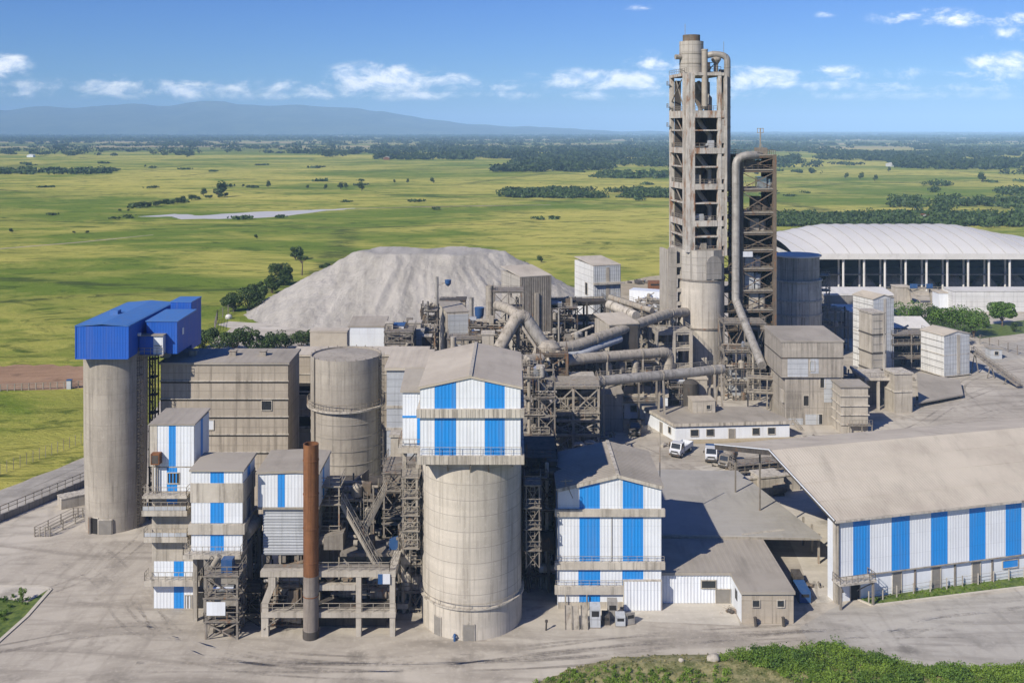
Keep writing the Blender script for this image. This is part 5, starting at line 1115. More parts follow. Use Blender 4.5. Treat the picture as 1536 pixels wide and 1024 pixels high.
for o in list(bpy.data.objects):
    if o.get('label', '').startswith('tall grey concrete silo at far left'): caged_ladder(o, PX(174, 152.9), 152.9, R1-.15, -25, 0, 26, 'steel_dk')
    if o.get('label', '').startswith('round grey concrete silo'):
        caged_ladder(o, PX(519.5, 156.2), 156.2, R2, -15, 6, 25.6, 'steel'); mb = MB(); a = math.radians(-140); mb.tube([(PX(519.5, 156.2)+(R2+.15)*math.cos(a), 156.2+(R2+.15)*math.sin(a), 6), (PX(519.5, 156.2)+(R2+.15)*math.cos(a), 156.2+(R2+.15)*math.sin(a), 25.4)], .12, 8); mb.build('cable_pipe', 'steel_lt', o)
    if o.get('label', '').startswith('long concrete hall'):
        for px in (290, 350, 395): mb = MB(); x = PX(px, 159); mb.box(x-.5, x+.5, 158.5, 159.5, 24.15, 24.9); mb.box(x-.62, x+.62, 158.4, 159.6, 24.903, 25.02); mb.build('roof_vent', 'steel_lt', o)
    if o.get('label', '').startswith('long deep blue steel box'):
        mb = MB(); x0_ = PX(113.5, 147.4); mb.rail([(x0_+.3, 147.5, 31.2), (x0_+7.5, 147.5, 31.2)], .7, 1.3, .05); 
        mb2 = MB(); mb2.box(x0_+2, x0_+3.2, 155, 156.4, 31.3, 32.0); mb2.build('roof_vent', 'blue_roof', o)
    if o.get('label', '').startswith('great pale concrete silo'):
        caged_ladder(o, PX(708, 123.7), 123.7, R0, 8, 4, 20.9, 'steel_dk')
# ================================================================== striped shed
ang = math.atan2(7.2, 27.6); A = Vector((PX(1253, 126.8), 126.8, 0)); M_ = frameM(A.x, A.y, ang); L, Dp, ze, zr = 70.0, 28.0, 10.55, 15.0
root = thing('striped_shed', 'long shed with wide white and blue stripes under a big tan roof, at right', 'shed', tuple(A))
mb = MB(M_); mb.box(.6, L, .0, .3, 3.3, ze-.1); mb.box(L-.3, L, .31, Dp-.31, 0, ze); mb.build('wall', 'white', root)
mb = MB(M_); mb.box(.6, L, .25, .5, 0, 3.29); mb.build('lower_wall', 'white', root)
mb = MB(M_); mb.box(16, L, Dp-.3, Dp, 0, ze-.1); mb.build('back_wall', 'conc_dark', root)
# stripe positions along the wall from the photo
dv = Vector((math.cos(ang), math.sin(ang), 0))
def along(px):
    k_ = (px-768)/F; return (k_*A.y-A.x)/(dv.x-k_*dv.y)
sb_ = [(along(a), along(b)) for a, b in ((1279, 1305), (1338, 1364), (1397, 1422), (1453, 1478), (1508, 1532))]
p_ = sb_[-1][0]
for i in range(8): p_ += 5.35; sb_.append((p_, p_+2.4))
skin(root, M_, 'f', (L, Dp), .6, L, 3.2, ze-.12, [(a-.6, b-.6) for a, b in sb_], .42)
mb = MB(M_); mb.bar((.6, -.12, 3.2), (L, -.12, 3.2), .12, .14); mb.build('drip_trim', 'steel_lt', root)
for (px, w) in ((1347, 1.25), (1406, 1.25), (1466, 1.2)): window(root, frameM(A.x-dv.y*.24, A.y+dv.x*.24, ang), 'f', along(px), .03, w, 2.9, (L, Dp), door=True, mat='grey_door')
mb = MB(M_)
for px in (1374, 1434, 1490): a = along(px); mb.box(a-.12, a+.12, .12, .26, 0, 3.28)
mb.build('pilaster', 'steel', root)
window(root, frameM(A.x-dv.y*.24, A.y+dv.x*.24, ang), 'f', along(1517), 1.6, 2.4, .95, (L, Dp), mat='blue')
window(root, frameM(A.x-dv.y*.24, A.y+dv.x*.24, ang), 'f', along(1284), .03, 1.3, 2.1, (L, Dp), door=True, mat='dark')
# roof slopes with ribs
mb = MB(M_); t_ = .22
for (ya, yb, za, zb) in ((-.5, Dp/2, ze-.1, zr), (Dp/2, Dp+.5, zr, ze+.9)):
    xa_, xb2 = (-.3, -1.4) if ya < 0 else (-1.4, -2.6); mb.prism([(xa_, ya), (L, ya), (L, yb), (xb2, yb)], [za, za, zb, zb], [za+t_, za+t_, zb+t_, zb+t_]); v_ = Vector((0, yb-ya, zb-za)); mb.corr((xa_ if ya < 0 else -1.4, ya, za+t_+.012), (1, 0, 0), v_, (0, -(zb-za), yb-ya), L-(xa_ if ya < 0 else -1.4), 0, v_.length, 0, .42, .016)
mb.build('roof', 'roof_tan', root)
mb = MB(M_)
for i in range(1, 4):
    f = i/4; y = -.5+(Dp/2+.5)*f; z = ze-.1+(zr-ze+.1)*f+t_+.05; mb.bar((-.5, y, z-.02), (L, y, z-.02), .08, .03)
mb.build('sheet_lap', 'roof_tan', root)
mb = MB(M_); mb.bar((-.38, -.5, ze+.02), (-1.48, Dp/2, zr+.12), .12, .5); mb.bar((-1.48, Dp/2, zr-.05), (-2.68, Dp+.5, ze+.85), .12, .85); mb.build('bargeboard', 'steel_dk', root)
mb = MB(M_); mb.bar((-.5, -.55, ze+.22), (-1.6, Dp/2, zr+.32), .1, .14); mb.bar((-1.6, Dp/2, zr+.32), (-2.8, Dp+.5, ze+1.22), .1, .14); mb.build('verge_trim', 'white', root)
mb = MB(M_); mb.bar((-.4, -.62, ze+.0), (L, -.62, ze+.0), .2, .2); mb.build('gutter', 'trim', root)
mb = MB(M_); mb.box(.0, .6, -.05, .55, 0, ze-.2); mb.build('corner_post', 'trim', root)
mb = MB(M_); mb.tube([(.2, -.3, 0), (.2, -.3, ze)], .1, 8); mb.build('downpipe', 'steel_lt', root)
mb = MB(M_); mb.box(.15, .5, .56, 2.0, 0, ze-.5); mb.build('end_wall', 'white', root)
for y in (20, 27.6): mb = MB(M_); mb.box(.2, .4, y-.1, y+.1, 0, ze+(zr-ze)*(1-abs(y-14)/14)-.15); mb.build('post', 'steel', root)
mb = MB(M_); mb.prism([(-6.3, 12.5), (.05, 12.5), (.05, 12.9), (-6.3, 12.9)], 4.1, 4.5); mb.build('tie_beam', 'trim', root)
# entrance canopy at its near corner
root = thing('entrance_canopy', 'rusty railed platform over the shed entrance at its near left corner', 'platform', tuple(M_ @ Vector((1, -1, 0))))
mb = MB(M_); mb.box(-.6, 4.6, -2.0, -.15, 3.05, 3.3); mb.build('deck', 'trim', root)
mb = MB(M_); mb.rail([(-.5, -.2, 3.3), (-.5, -1.9, 3.3), (4.5, -1.9, 3.3), (4.5, -.2, 3.3)], .9, .9, .06); mb.build('railing', 'steel', root)
for a in (-.3, 4.3): mb = MB(M_); mb.box(a-.12, a+.12, -1.8, -1.56, 0, 3.04); mb.build('leg', 'steel', root)
mb = MB(M_); mb.bar((4.3, -1.7, 2.9), (3.0, -.2, 1.4), .12); mb.bar((-.3, -1.7, 2.9), (1.0, -.2, 1.4), .12); mb.build('strut', 'steel', root)
# things under the open end of the shed
def wbox(name, lab, cat, p, w, d, h, mat, rot=0.0, M0=None):
    x, y = p; M2 = frameM(x, y, rot); r = thing(name, lab, cat, (x, y, 0)); mb = MB(M2); mb.box(0, w, 0, d, 0, h); mb.build('body', mat, r); mb = MB(M2); mb.box(-.15, w+.15, -.15, d+.15, h+.003, h+.25); mb.build('coping', 'trim', r); return r
wp = lambda a, b: tuple((M_ @ Vector((a, b, 0)))[:2])
wbox('retaining_wall', 'long low concrete bay wall behind the open end of the striped shed', 'wall', (35.5, 163.5), 13, .8, 2.6, 'conc_plain', ang)
wbox('concrete_tank', 'square pale concrete tank at the mouth of the striped shed', 'tank', G(1141, 745), 4.2, 3.4, 3.0, 'conc_plain', ang)
for i, (a, b, m_) in enumerate(((3.2, 19, 'chrome'), (6.0, 20, 'steel_lt'), (9, 18.5, 'steel'))):
    x, y = (39+2.4*i, 166-.8*i); rt = thing('drum', ['shiny steel drum lying behind the bay wall of the striped shed', 'grey steel drum beside the shiny one behind the bay wall', 'dark steel drum right of the grey one behind the bay wall'][i], 'drum', (x, y, 0)); mb = MB(); mb.tube([(x-1.1, y, 1.0), (x+1.1, y+.5, 1.2)], .9, 16); mb.build('shell', m_, rt)
    mb = MB(); mb.box(x-.9, x+.9, y-.5, y+.5, 0, .4); mb.build('cradle', 'steel_dk', rt)
frame('pipe_rack', 'dark low pipe rack across the open end of the striped shed', 'rack', 38.5, 171, ang, 9, 2.5, [1.5, 2.7], nx=4, col=.2, mat='steel', brace=False, deck=.1, beam=.2)
for i, (a, b, h) in enumerate(((-2.2, 27, 1.2), (4, 36, 1.4), (7.5, 34, 1.3))):
    x, y = wp(a, b); make_tree('bush', h*1.4, h*1.5, .1, 240, .3, 'leaf_bright', ['green weed bush at the outer post of the striped shed', 'green bush growing behind the drums at the striped shed', 'small bush right of the drums at the striped shed'][i], 'bush', (x, y, 0), None, 5, 3)
# fence on the verge
root = thing('fence', 'low grey post and wire fence on the grass strip before the striped shed', 'fence', (*G(1310, 903), 0))
fp = [G(1303, 904), G(1345, 896), G(1420, 884), G(1536, 867), G(1700, 846)]
for a, b in zip(fp[:-1], fp[1:]):
    n = max(1, round(math.hypot(b[0]-a[0], b[1]-a[1])/2.3))
    for i in range(n): x, y = a[0]+(b[0]-a[0])*i/n, a[1]+(b[1]-a[1])*i/n; mb = MB(); mb.box(x-.06, x+.06, y-.06, y+.06, 0, 1.55); mb.build('post', 'trim', root)
mb = MB()
for a, b in zip(fp[:-1], fp[1:]):
    for z in (.5, .95, 1.4): mb.bar((*a, z), (*b, z), .025)
mb.build('wire', 'steel_lt', root)
# ================================================================== white office
fp = [(31.5, 192.7), (54.0, 194.6), (50.3, 204.0), (27.2, 204.6)]
root = thing('white_office', 'long low white office with a flat grey roof in the yard behind the canopy', 'office', (31.5, 192.7, 0))
mb = MB(); mb.prism(fp, 0, 2.95); mb.build('wall', 'white', root)
ctr = Vector((40.7, 199, 0)); out = [tuple((ctr+(Vector((*p, 0))-ctr)*1.035)[:2]) for p in fp]
mb = MB(); mb.prism(out, 2.96, 3.55); mb.build('roof', 'roof_grey', root)
mb = MB(); a, b = Vector((*out[0], 3.2)), Vector((*out[1], 3.2)); mb.bar(a-Vector((0, .08, 0)), b-Vector((0, .08, 0)), .12, .6); c_ = Vector((*out[3], 3.2)); mb.bar(a-Vector((.08, 0, 0)), c_-Vector((.08, 0, 0)), .12, .6); mb.build('fascia', 'trim', root)
mb = MB(); a, b = Vector((31.5, 192.62, 2.75)), Vector((54, 194.52, 2.75)); mb.bar(a, b, .06, .3); mb.build('band', 'car_blue', root)
af = math.atan2(1.9, 22.5); Mo = frameM(31.5, 192.7, af); Wd = 22.58
for px, ww in ((1041, 1.5), (1065, 1.4), (1135, 1.3), (1159, 1.4)): window(root, Mo, 'f', (PX(px, 193.6)-31.5), 1.0, ww, 1.2, (Wd, 9))
window(root, Mo, 'f', PX(1098, 193.6)-31.5, .05, 1.2, 2.1, (Wd, 9), door=True, mat='grey_door')
al = math.atan2(11.9, -4.3); Ml = Matrix.Translation((31.5, 192.7, 0)) @ Matrix.Rotation(al-math.pi/2, 4, 'Z')
window(root, Ml, 'l', 5.6, .05, 1.1, 2.1, (5, 12), door=True, mat='grey_door'); window(root, Ml, 'l', 2.2, 1.0, 1.0, 1.2, (5, 12))
mb = MB(Mo); mb.box(1.8, Wd+1.0, -1.6, -.1, 0, .35); mb.build('step', 'sandy', root)
xq, yq = PX(1039, 199.5), 199.5; block('roof_cabin', 'small grey cabin with one window standing on the white office roof', 'cabin', xq, yq, math.radians(5), 4.6, 3.6, 5.9, 'conc_plain', 'roof_tan', wins=[('f', 3.2, 4.3, .8, .8)], z0=3.56, t=.12, over=.1)
# vehicles
def truck(lab, px, py, rot, cabm='car_white', bedm='car_blue', s=1.0, cat='truck', tank=False):
    x, y = G(px, py); M2 = frameM(x, y, rot) @ Matrix.Scale(s, 4); r = thing('truck', lab, cat, (x, y, 0))
    mb = MB(M2)      # cab: x forward
    pr = [(2.9, .55), (2.95, 1.25), (2.55, 1.45), (2.15, 2.35), (.95, 2.4), (.9, .55)]
    mb.add([(a, -.95, z) for a, z in pr]+[(a, .95, z) for a, z in pr], [tuple(range(6))[::-1], tuple(range(6, 12))]+[(i, (i+1) % 6, 6+(i+1) % 6, 6+i) for i in range(6)]); mb.build('cab', cabm, r)
    mb = MB(M2); mb.add([(2.53, -.8, 1.5), (2.53, .8, 1.5), (2.2, .75, 2.27), (2.2, -.75, 2.27)], [(0, 1, 2, 3)]); mb.M = M2 @ Matrix.Translation((.04, 0, .03)); mb.add([(2.53, -.8, 1.5), (2.53, .8, 1.5), (2.2, .75, 2.27), (2.2, -.75, 2.27)], [(0, 1, 2, 3)]); mb.build('windscreen', 'glass', r)
    for sd in (-1, 1):
        mb = MB(M2); mb.box(1.15, 2.1, sd*.95-.02, sd*.95+.02, 1.5, 2.2); mb.build('side_window', 'glass', r)
    if tank: mb = MB(M2); mb.tube([(-2.6, 0, 1.6), (-2.4, 0, 1.65), (.5, 0, 1.65), (.75, 0, 1.6)], [.5, .95, .95, .5], 16); mb.build('tank', bedm, r)
    else:
        mb = MB(M2); mb.box(-2.9, .8, -1.0, 1.0, .8, 1.0); mb.box(-2.9, .8, -1.0, -.92, 1.0, 1.55); mb.box(-2.9, .8, .92, 1.0, 1.0, 1.55); mb.box(-2.9, -2.82, -.91, .91, 1.0, 1.55); mb.box(.72, .8, -.91, .91, 1.0, 1.75); mb.build('bed', bedm, r)
    mb = MB(M2); mb.box(2.9, 3.05, -.95, .95, .45, .75); mb.build('bumper', 'steel_dk', r); mb = MB(M2); mb.box(2.955, 2.99, -.6, .6, 1.0, 1.22); mb.build('grille', 'dark', r)
    for sd in (-1, 1):
        mb = MB(M2); mb.bar((2.3, sd*.95, 1.75), (2.35, sd*1.2, 1.8), .05); mb.box(2.25, 2.4, sd*1.2-.08, sd*1.2+.08, 1.55, 1.95); mb.build('mirror', 'steel_dk', r)
        mb = MB(M2); mb.box(1.0, 2.0, sd*.955-.006, sd*.955+.006, .7, .76); mb.box(1.05, 1.08, sd*.955-.006, sd*.955+.006, .7, 2.2); mb.build('door_seam', 'steel_dk', r)
    mb = MB(M2); mb.box(-2.8, 2.8, -.45, .45, .55, .79); mb.build('chassis', 'steel_dk', r)
    for a in (2.0, -1.8):
        for sd in (-1, 1):
            mb = MB(M2); mb.tube([(a, sd*.62, .45), (a, sd*.97, .45)], .45, 16); o = mb.build('wheel', 'rubber', r); mb = MB(M2); mb.tube([(a, sd*.96, .45), (a, sd*.99, .45)], .24, 12); sub(mb, 'rim', 'chrome', o)
    for sd in (-.65, .65): mb = MB(M2); mb.box(2.93, 2.98, sd-.18, sd+.18, .8, 1.05); mb.build('headlight', 'chrome', r)
    return r
truck('white pickup truck parked askew before the left end of the white office', 1022, 680, math.radians(238), 'car_white', 'car_white', 1.1)
truck('white truck with a blue panel parked before the white office, right of the pickup', 1067, 687, math.radians(258), 'car_white', 'car_blue', 1.1)
truck('wrecked grey tank truck between the blue panelled truck and the striped shed', 1093, 697, math.radians(236), 'steel', 'steel', .95, tank=True)
truck('dark old truck with a shiny bonnet beside the left wall of the white office', 953, 648, math.radians(262), 'steel_dk', 'dark', 1.15)
truck('white van like truck in the far yard lane by the dark concrete block', 936, 618, math.radians(95), 'car_white', 'car_white', 1.1)
# ================================================================== big panelled concrete building (mill)
xm, ym = PX(1172, 203), 203.0; Wm = PX(1265, 203)-xm; z_ = lambda py: PZ(py, 203)
root = thing('mill_building', 'tall patchy concrete building with an overhanging upper block, right of the towers', 'building', (xm, ym, 0))
Mm = frameM(xm, ym, 0)
mb = MB(Mm); mb.box(.9, Wm-.2, .5, 13, 0, z_(566)); mb.build('wall', 'conc_block', root)
mb = MB(Mm); mb.box(0, Wm, 0, 13.5, z_(566)+.01, z_(513)); mb.build('upper_wall', 'conc_block', root)
mb = MB(Mm); mb.prism([(-.15, -.15), (Wm+.15, -.15), (Wm+.15, 13.7), (-.15, 13.7)], z_(513)+.003, [z_(512)+.15]*2+[z_(512)+.55]*2); mb.build('roof', 'roof_grey', root)
mb = MB(Mm); mb.box(-.06, Wm+.06, -.09, 13.5, z_(537.5), z_(536)); mb.build('joint', 'steel_dk', root)
for (a, b, za, zb, m_) in ((.1, .43, 565, 538, 'grey_clad'), (.47, .6, 560, 538, 'grey_clad'), (.12, .36, 655, 628, 'grey_clad'), (.4, .62, 652, 622, 'grey_clad'), (.7, .95, 604, 567, 'grey_clad')):
    mb = MB(Mm); y0 = -.05 if za < 567 else .44; mb.box(a*Wm, b*Wm, y0, y0+.07, max(.1, z_(za)), z_(zb)-.02); mb.build('panel', m_, root)
window(root, Mm, 'f', .5*Wm, z_(556), .95, 1.9, (Wm, 13), mat='leaf_mid'); 
M5 = frameM(xm, ym+.5, 0)
for fx, py, hh in ((.68, 582, 2.0), (.41, 609, 2.0), (.63, 637, 2.0)): window(root, M5, 'f', fx*Wm, z_(py), 1.05, hh, (Wm, 13), mat='dark')
mb = MB(Mm); mb.box(.5, .9, 1, 2.6, z_(606), z_(588)); mb.build('vent_box', 'trim', root)
# stepped small stack of concrete boxes in front
xs_, ys_ = PX(1262, 197.5), 197.5; ws = PX(1302, 197.5)-xs_
root, Ms = block('banded_tower', 'small square concrete tower of stacked ledged boxes before the mill building', 'tower', xs_, ys_, 0, ws, 5.5, 9.2, 'conc_plain', 'roof_grey', t=.2, over=.3)
for z in (1.8, 3.7, 5.5, 7.4): ledge(root, Ms, ws, 5.5, z, z+.22, .25)
mb = MB(Ms); mb.box(1.2, ws+.5, -1.2, -.1, 1.9, 2.05); o = mb.build('balcony', 'steel', root); mb = MB(Ms); mb.rail([(1.2, -1.15, 2.05), (ws+.5, -1.15, 2.05)], 1.0, .7, .06); sub(mb, 'railing', 'steel', o)
for a in (1.3, ws*.7, ws+.4): mb = MB(Ms); mb.box(a-.1, a+.1, -1.15, -.95, 0, 1.89); mb.build('leg', 'steel', root)
# tall slim tower
xs_, ys_ = PX(1308, 232), 232.0; ws = PX(1330, 232)-xs_
root, Ms = block('slim_tower', 'slim brown concrete tower with dark bands between the two pale ribbed boxes', 'tower', xs_, ys_, math.radians(14), ws, 5.2, PZ(471, 232), 'conc_plain', 'trim', t=.3, over=.2, pilaster=[('f', ws-.3, .5)])
for py in (502, 530, 555): ledge(root, Ms, ws, 5.2, PZ(py+1, 232), PZ(py-1, 232), .12, mat='steel_dk')
for i in range(9): mb = MB(Ms); z = 1.2+1.8*i; mb.box(.3, ws-.7, -.06, .02, z, z+.12); mb.build('band', 'conc_dark', root)
# pale ribbed boxes
def ribbed(name, lab, px, py, Y, rot, w, d, h, z0=0.0, rise=.8):
    x = PX(px, Y); root = thing(name, lab, 'steel house', (x, Y, z0)); Mr = frameM(x, Y, rot); mb = MB(Mr); mb.box(0, w, 0, d, z0, h); mb.build('wall', 'pale_clad', root)
    mb = MB(Mr); mb.box(-.05, w+.05, -.05, .001, h*.5+z0*.5, h*.5+z0*.5+.22); mb.box(-.05, .001, 0, d, h*.5+z0*.5, h*.5+z0*.5+.22); mb.build('band', 'trim', root)
    n = int((h-z0)/1.55)
    for i in range(1, n):
        z = z0+(h-z0)*i/n; mb = MB(Mr); mb.box(-.05, -.001, .1, d-.1, z, z+.09); mb.build('joint', 'steel_dk', root)
    mb = MB(Mr); mb.corr((.03, -.02, z0), UX, UZ, (0, -1, 0), w-.06, .05, h-z0-.02, 0, .5, .04); mb.build('cladding', 'grey_clad', root)  # darker grey than the left wall: shade of the right side in the colour
    mb = MB(Mr); mb.box(w*.5, w*.62, -.12, -.03, z0+.2, h-.1); mb.build('pilaster', 'trim', root)
    mb = MB(Mr); mb.add([(0, 0, h), (w, 0, h), (w/2, 0, h+rise), (0, d, h), (w, d, h), (w/2, d, h+rise)], [(0, 1, 2), (5, 4, 3), (0, 3, 5, 2), (1, 2, 5, 4)]); mb.build('gable', 'pale_clad', root)
    for (a, b, za, zb) in ((-.2, w/2, h-.05, h+rise), (w/2, w+.2, h+rise, h-.05)): mb = MB(Mr); mb.prism([(a, -.2), (b, -.2), (b, d+.2), (a, d+.2)], [za+.005, zb+.005, zb+.005, za+.005], [za+.18, zb+.18, zb+.18, za+.18]); mb.build('roof', 'roof_tan', root)
    return root, Mr
root, Mr = ribbed('ribbed_house', 'pale ribbed box house standing on small feet at the right, by the yard', 1416, 567, 242, math.radians(20), 7.9, 7.7, 10.2, .45)
for a in (.5, 7.2):
    for b in (.5, 7.0): mb = MB(Mr); mb.box(a-.3, a+.3, b-.3, b+.3, 0, .45); mb.build('foot', 'steel_dk', root)
mb = MB(Mr); mb.box(-.3, 8.2, -.3, 8, .3, .44); mb.build('base', 'trim', root)
ribbed('ribbed_house', 'taller pale ribbed box house half hidden behind the slim brown tower', 1310, 560, 248, math.radians(20), 6.3, 7.6, PZ(449, 248), 0, .9)
# lower bits between them
frame('pipe_bridge', 'steel pipe bridge with two decks between the pale ribbed boxes', 'steel frame', PX(1338, 250), 250, math.radians(4), 10, 5, [3.2, 6.6, 9.0], nx=3, col=.25, mat='steel', brace=False)
block('lean_to', 'lean-to shed with a bluish sloping roof behind the slim brown tower', 'shed', PX(1334, 262), 262, 0, 11, 7, 8.0, 'conc_dark', 'roof_pale', mono=1.6)
block('concrete_stub', 'broken concrete bunker with a dark opening by the curved yard road', 'bunker', PX(1342, 212), 212, math.radians(8), 4.0, 4.4, 8.2, 'conc_plain', 'trim', ledges=[(4.4, 4.7, .2)])
root = thing('loading_dock', 'dark open loading dock with a concrete slab roof beside the bunker', 'loading dock', (PX(1305, 213), 213, 0))
x0 = PX(1300, 213); mb = MB(); mb.box(x0, x0+6.0, 214, 222, 6.4, 7.0); mb.build('roof', 'trim', root)
for a in (.3, 3, 5.6): mb = MB(); mb.box(x0+a-.25, x0+a+.25, 214.2, 214.8, 0, 6.39); mb.build('column', 'conc_plain', root)
mb = MB(); mb.box(x0, x0+6, 219, 219.3, 0, 6.39); mb.build('back_wall', 'conc_dark', root)
mb = MB(); mb.rail([(x0, 214.1, 7.0), (x0+6, 214.1, 7.0)], 1.0, 1.2, .07); mb.build('railing', 'steel', root)
cabinet('tank_box', 'small blue tank box on the ground by the loading dock', 'tank', 1294, 600, 2.4, 2, 2.2, 'car_blue', .1)
root = thing('ramp_roof', 'low sloping pale slab roof over a ramp at the bend of the yard road', 'ramp roof', (PX(1370, 222), 222, 0))
a = [G(1378, 612), G(1445, 598), G(1440, 580), G(1375, 572)]
mb = MB(); mb.prism(a, [.9, .7, 1.3, 1.9], [1.2, 1.0, 1.6, 2.2]); mb.build('roof', 'roof_grey', root)
for p in a: mb = MB(); mb.box(p[0]*.995-.2, p[0]*.995+.2, p[1]+.3, p[1]+.7, 0, .85); mb.build('post', 'steel', root)
root = thing('belt_conveyor', 'inclined rusty belt conveyor right of the ribbed box on the yard', 'conveyor', (PX(1465, 245), 245, 0))
p0, p1 = Vector((PX(1459, 248), 248, 5.2)), Vector((PX(1530, 232), 232, .7)); mb = MB(); mb.bar(p0, p1, 1.5, .35); mb.build('belt', 'steel', root)
mb = MB(); sd = Vector((.5, .6, 0)); mb.rail([p0+sd+UZ*.2, p1+sd+UZ*.2], .9, 1.5, .08); mb.rail([p0-sd+UZ*.2, p1-sd+UZ*.2], .9, 1.5, .08); mb.build('railing', 'steel', root)
for t in (.05, .4, .75):
    q = p0.lerp(p1, t); mb = MB(); mb.bar(q, (q.x-.9, q.y, 0), .2); mb.bar(q, (q.x+.9, q.y, 0), .2); mb.build('leg', 'steel', root)
block('guard_cabin', 'small grey cabin with steps right of the ribbed box house', 'cabin', PX(1486, 262), 262, 0, 3, 3, 2.6, 'grey_clad', 'roof_grey', wins=[('f', 1.5, 1.1, 1.0, .9)])
root = thing('fence', 'rusty mesh fence along the yard behind the belt conveyor', 'fence', (PX(1475, 270), 270, 0))
for i in range(9): x, y = G(1470+14*i, 516+4*i); mb = MB(); mb.box(x-.08, x+.08, y-.08, y+.08, 0, 2.6); mb.build('post', 'steel', root)
mb = MB(); a, b = G(1470, 516), G(1582, 548)
for z in (.3, .9, 1.5, 2.1, 2.6): mb.bar((*a, z), (*b, z), .06)
mb.build('mesh', 'steel', root)
# ================================================================== dark polygonal bins
xo, yo = PX(1200, 262), 262.0
root = thing('polygon_bin', 'many sided grey concrete bin with ledge rings right of the lattice tower', 'bin', (xo, yo, 0))
Mb = frameM(xo, yo, math.radians(10)); zt = PZ(388, 256)
mb = MB(Mb); pts = [(-.8+6.3*math.cos(2*math.pi*i/12+.1), 5.6*math.sin(2*math.pi*i/12+.1)) for i in range(12)]; mb.prism(pts, 0, zt-6.5); mb.build('shell', 'trim', root)
for z in (4.5, 8.2, 11.9, 15.6, zt-6.4):
    mb = MB(Mb); mb.prism([(p[0]*1.04, p[1]*1.04) for p in pts], z, z+.5); mb.build('ledge', 'conc_plain', root)
mb = MB(Mb); mb.prism([(p[0]*.9, p[1]*.9) for p in pts], zt-5.88, zt); mb.build('upper_shell', 'conc_block', root)
mb = MB(Mb); mb.prism([(p[0]*1.0, p[1]*1.0) for p in pts], zt, zt+.4); mb.build('roof', 'roof_pale', root)
block('white_shaft', 'narrow pale concrete shaft at the left end of the arched hall', 'shaft', PX(1208, 300), 300, math.radians(6), 4.2, 5, PZ(388, 300), 'conc_plain', 'roof_tan')
frame('pipe_stair', 'slender steel stair frame right of the dark polygonal bin', 'steel frame', PX(1231, 268), 268, 0, 2.4, 3, [5, 9, 13, 17, 21], col=.16, mat='steel', deck=.1, beam=.16, bracew=.1)
# ================================================================== arched hall far right
Ya = 367.0; xa0, xa1 = PX(1188, Ya), PX(1592, Ya); Da = 62.0; zA, zR = PZ(387, Ya), 22.2
root = thing('arched_hall', 'huge open hall with a pale arched roof on white columns at upper right', 'hall', (xa0, Ya, 0))
def prof(v): return math.sin(math.pi*min(1, max(0, v)))**.72
def roofz(t, v):
    e = min(1, (t+1)/26, (xa1-xa0+1-t)/30); e = e*e*(3-2*e); return zA+1.6+(zR-zA-1.6)*prof(v)*(.42+.58*e)
mb = MB(); nx_, ny_ = 110, 26; Lh = xa1-xa0
st = []
for i in range(nx_+1):
    t = Lh*i/nx_; rib = 0
    for j in range(ny_+1):
        v_ = j/ny_; st.append((xa0+t, Ya-1.2+(Da+2)*v_, roofz(t, v_)+rib))
mb.add(st, [(i*(ny_+1)+j, (i+1)*(ny_+1)+j, (i+1)*(ny_+1)+j+1, i*(ny_+1)+j+1) for i in range(nx_) for j in range(ny_)], 0, True)
mb.build('roof', 'roof_arch', root)
for i in range(1, 19):
    t = Lh*i/19; mb = MB(); mb.tube([(xa0+t-6*abs(j/24-.0)*(1-j/24)*4*.5, Ya-1.2+(Da+2)*j/24, roofz(t-6*(j/24)*(1-j/24)*2, j/24)+.02) for j in range(25)], .24, 4); mb.build('roof_rib', 'roof_rib', root)
mb = MB(); mb.box(xa0-.3, xa1+.3, Ya-1.5, Ya-1.25, zA-.3, zA+1.75); mb.build('fascia', 'roof_pale', root)
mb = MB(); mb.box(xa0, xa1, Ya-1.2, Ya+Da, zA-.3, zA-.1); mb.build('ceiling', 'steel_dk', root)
mb = MB(); mb.box(xa0, xa1, Ya+26, Ya+26.4, 0, zA-.31); mb.build('back_wall', 'dark', root)  # black wall standing in for the shade deep inside the hall
mb = MB(); mb.prism([(xa0, Ya-1.2), (xa0+.3, Ya-1.2), (xa0+.3, Ya+Da), (xa0, Ya+Da)], zA-.1, zA+1.5); mb.build('end_wall', 'roof_pale', root)
i = 0; px = 1265.0
while px < 1590:
    x = PX(px, Ya); mb = MB(); mb.tube([(x, Ya, 0), (x, Ya, zA-.3)], .42, 10); mb.build('column', 'roof_pale', root)
    x = PX(px-7, Ya+9); mb = MB(); mb.tube([(x, Ya+9, 0), (x, Ya+9, zA-.3)], .36, 10); mb.build('column', 'roof_pale', root); px += 31.2
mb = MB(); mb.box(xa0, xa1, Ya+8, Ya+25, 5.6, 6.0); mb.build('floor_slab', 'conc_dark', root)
mb = MB(); mb.rail([(xa0+14, Ya-.3, 1.0), (xa1, Ya-.3, 1.0)], 1.4, 3, .12); mb.build('railing', 'steel_lt', root)
mb = MB(); mb.box(xa0+10, xa1, Ya-2.5, Ya-.6, 0, 1.0); mb.build('plinth', 'conc_plain', root)
for i in range(7):
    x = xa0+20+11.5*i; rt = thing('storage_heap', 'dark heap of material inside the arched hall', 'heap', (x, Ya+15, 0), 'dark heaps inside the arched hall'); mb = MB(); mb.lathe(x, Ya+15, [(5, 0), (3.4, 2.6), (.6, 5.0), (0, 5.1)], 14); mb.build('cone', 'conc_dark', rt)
xw = PX(1430, 330); block('white_wall', 'long white ribbed wall in front of the arched hall at the right edge', 'wall', xw, 330, 0, 60, 8, PZ(437, 330), 'pale_clad', 'roof_pale', t=.25)
root = thing('blue_platform', 'bright blue railed platform on struts before the arched hall', 'platform', (PX(1380, 345), 345, 0))
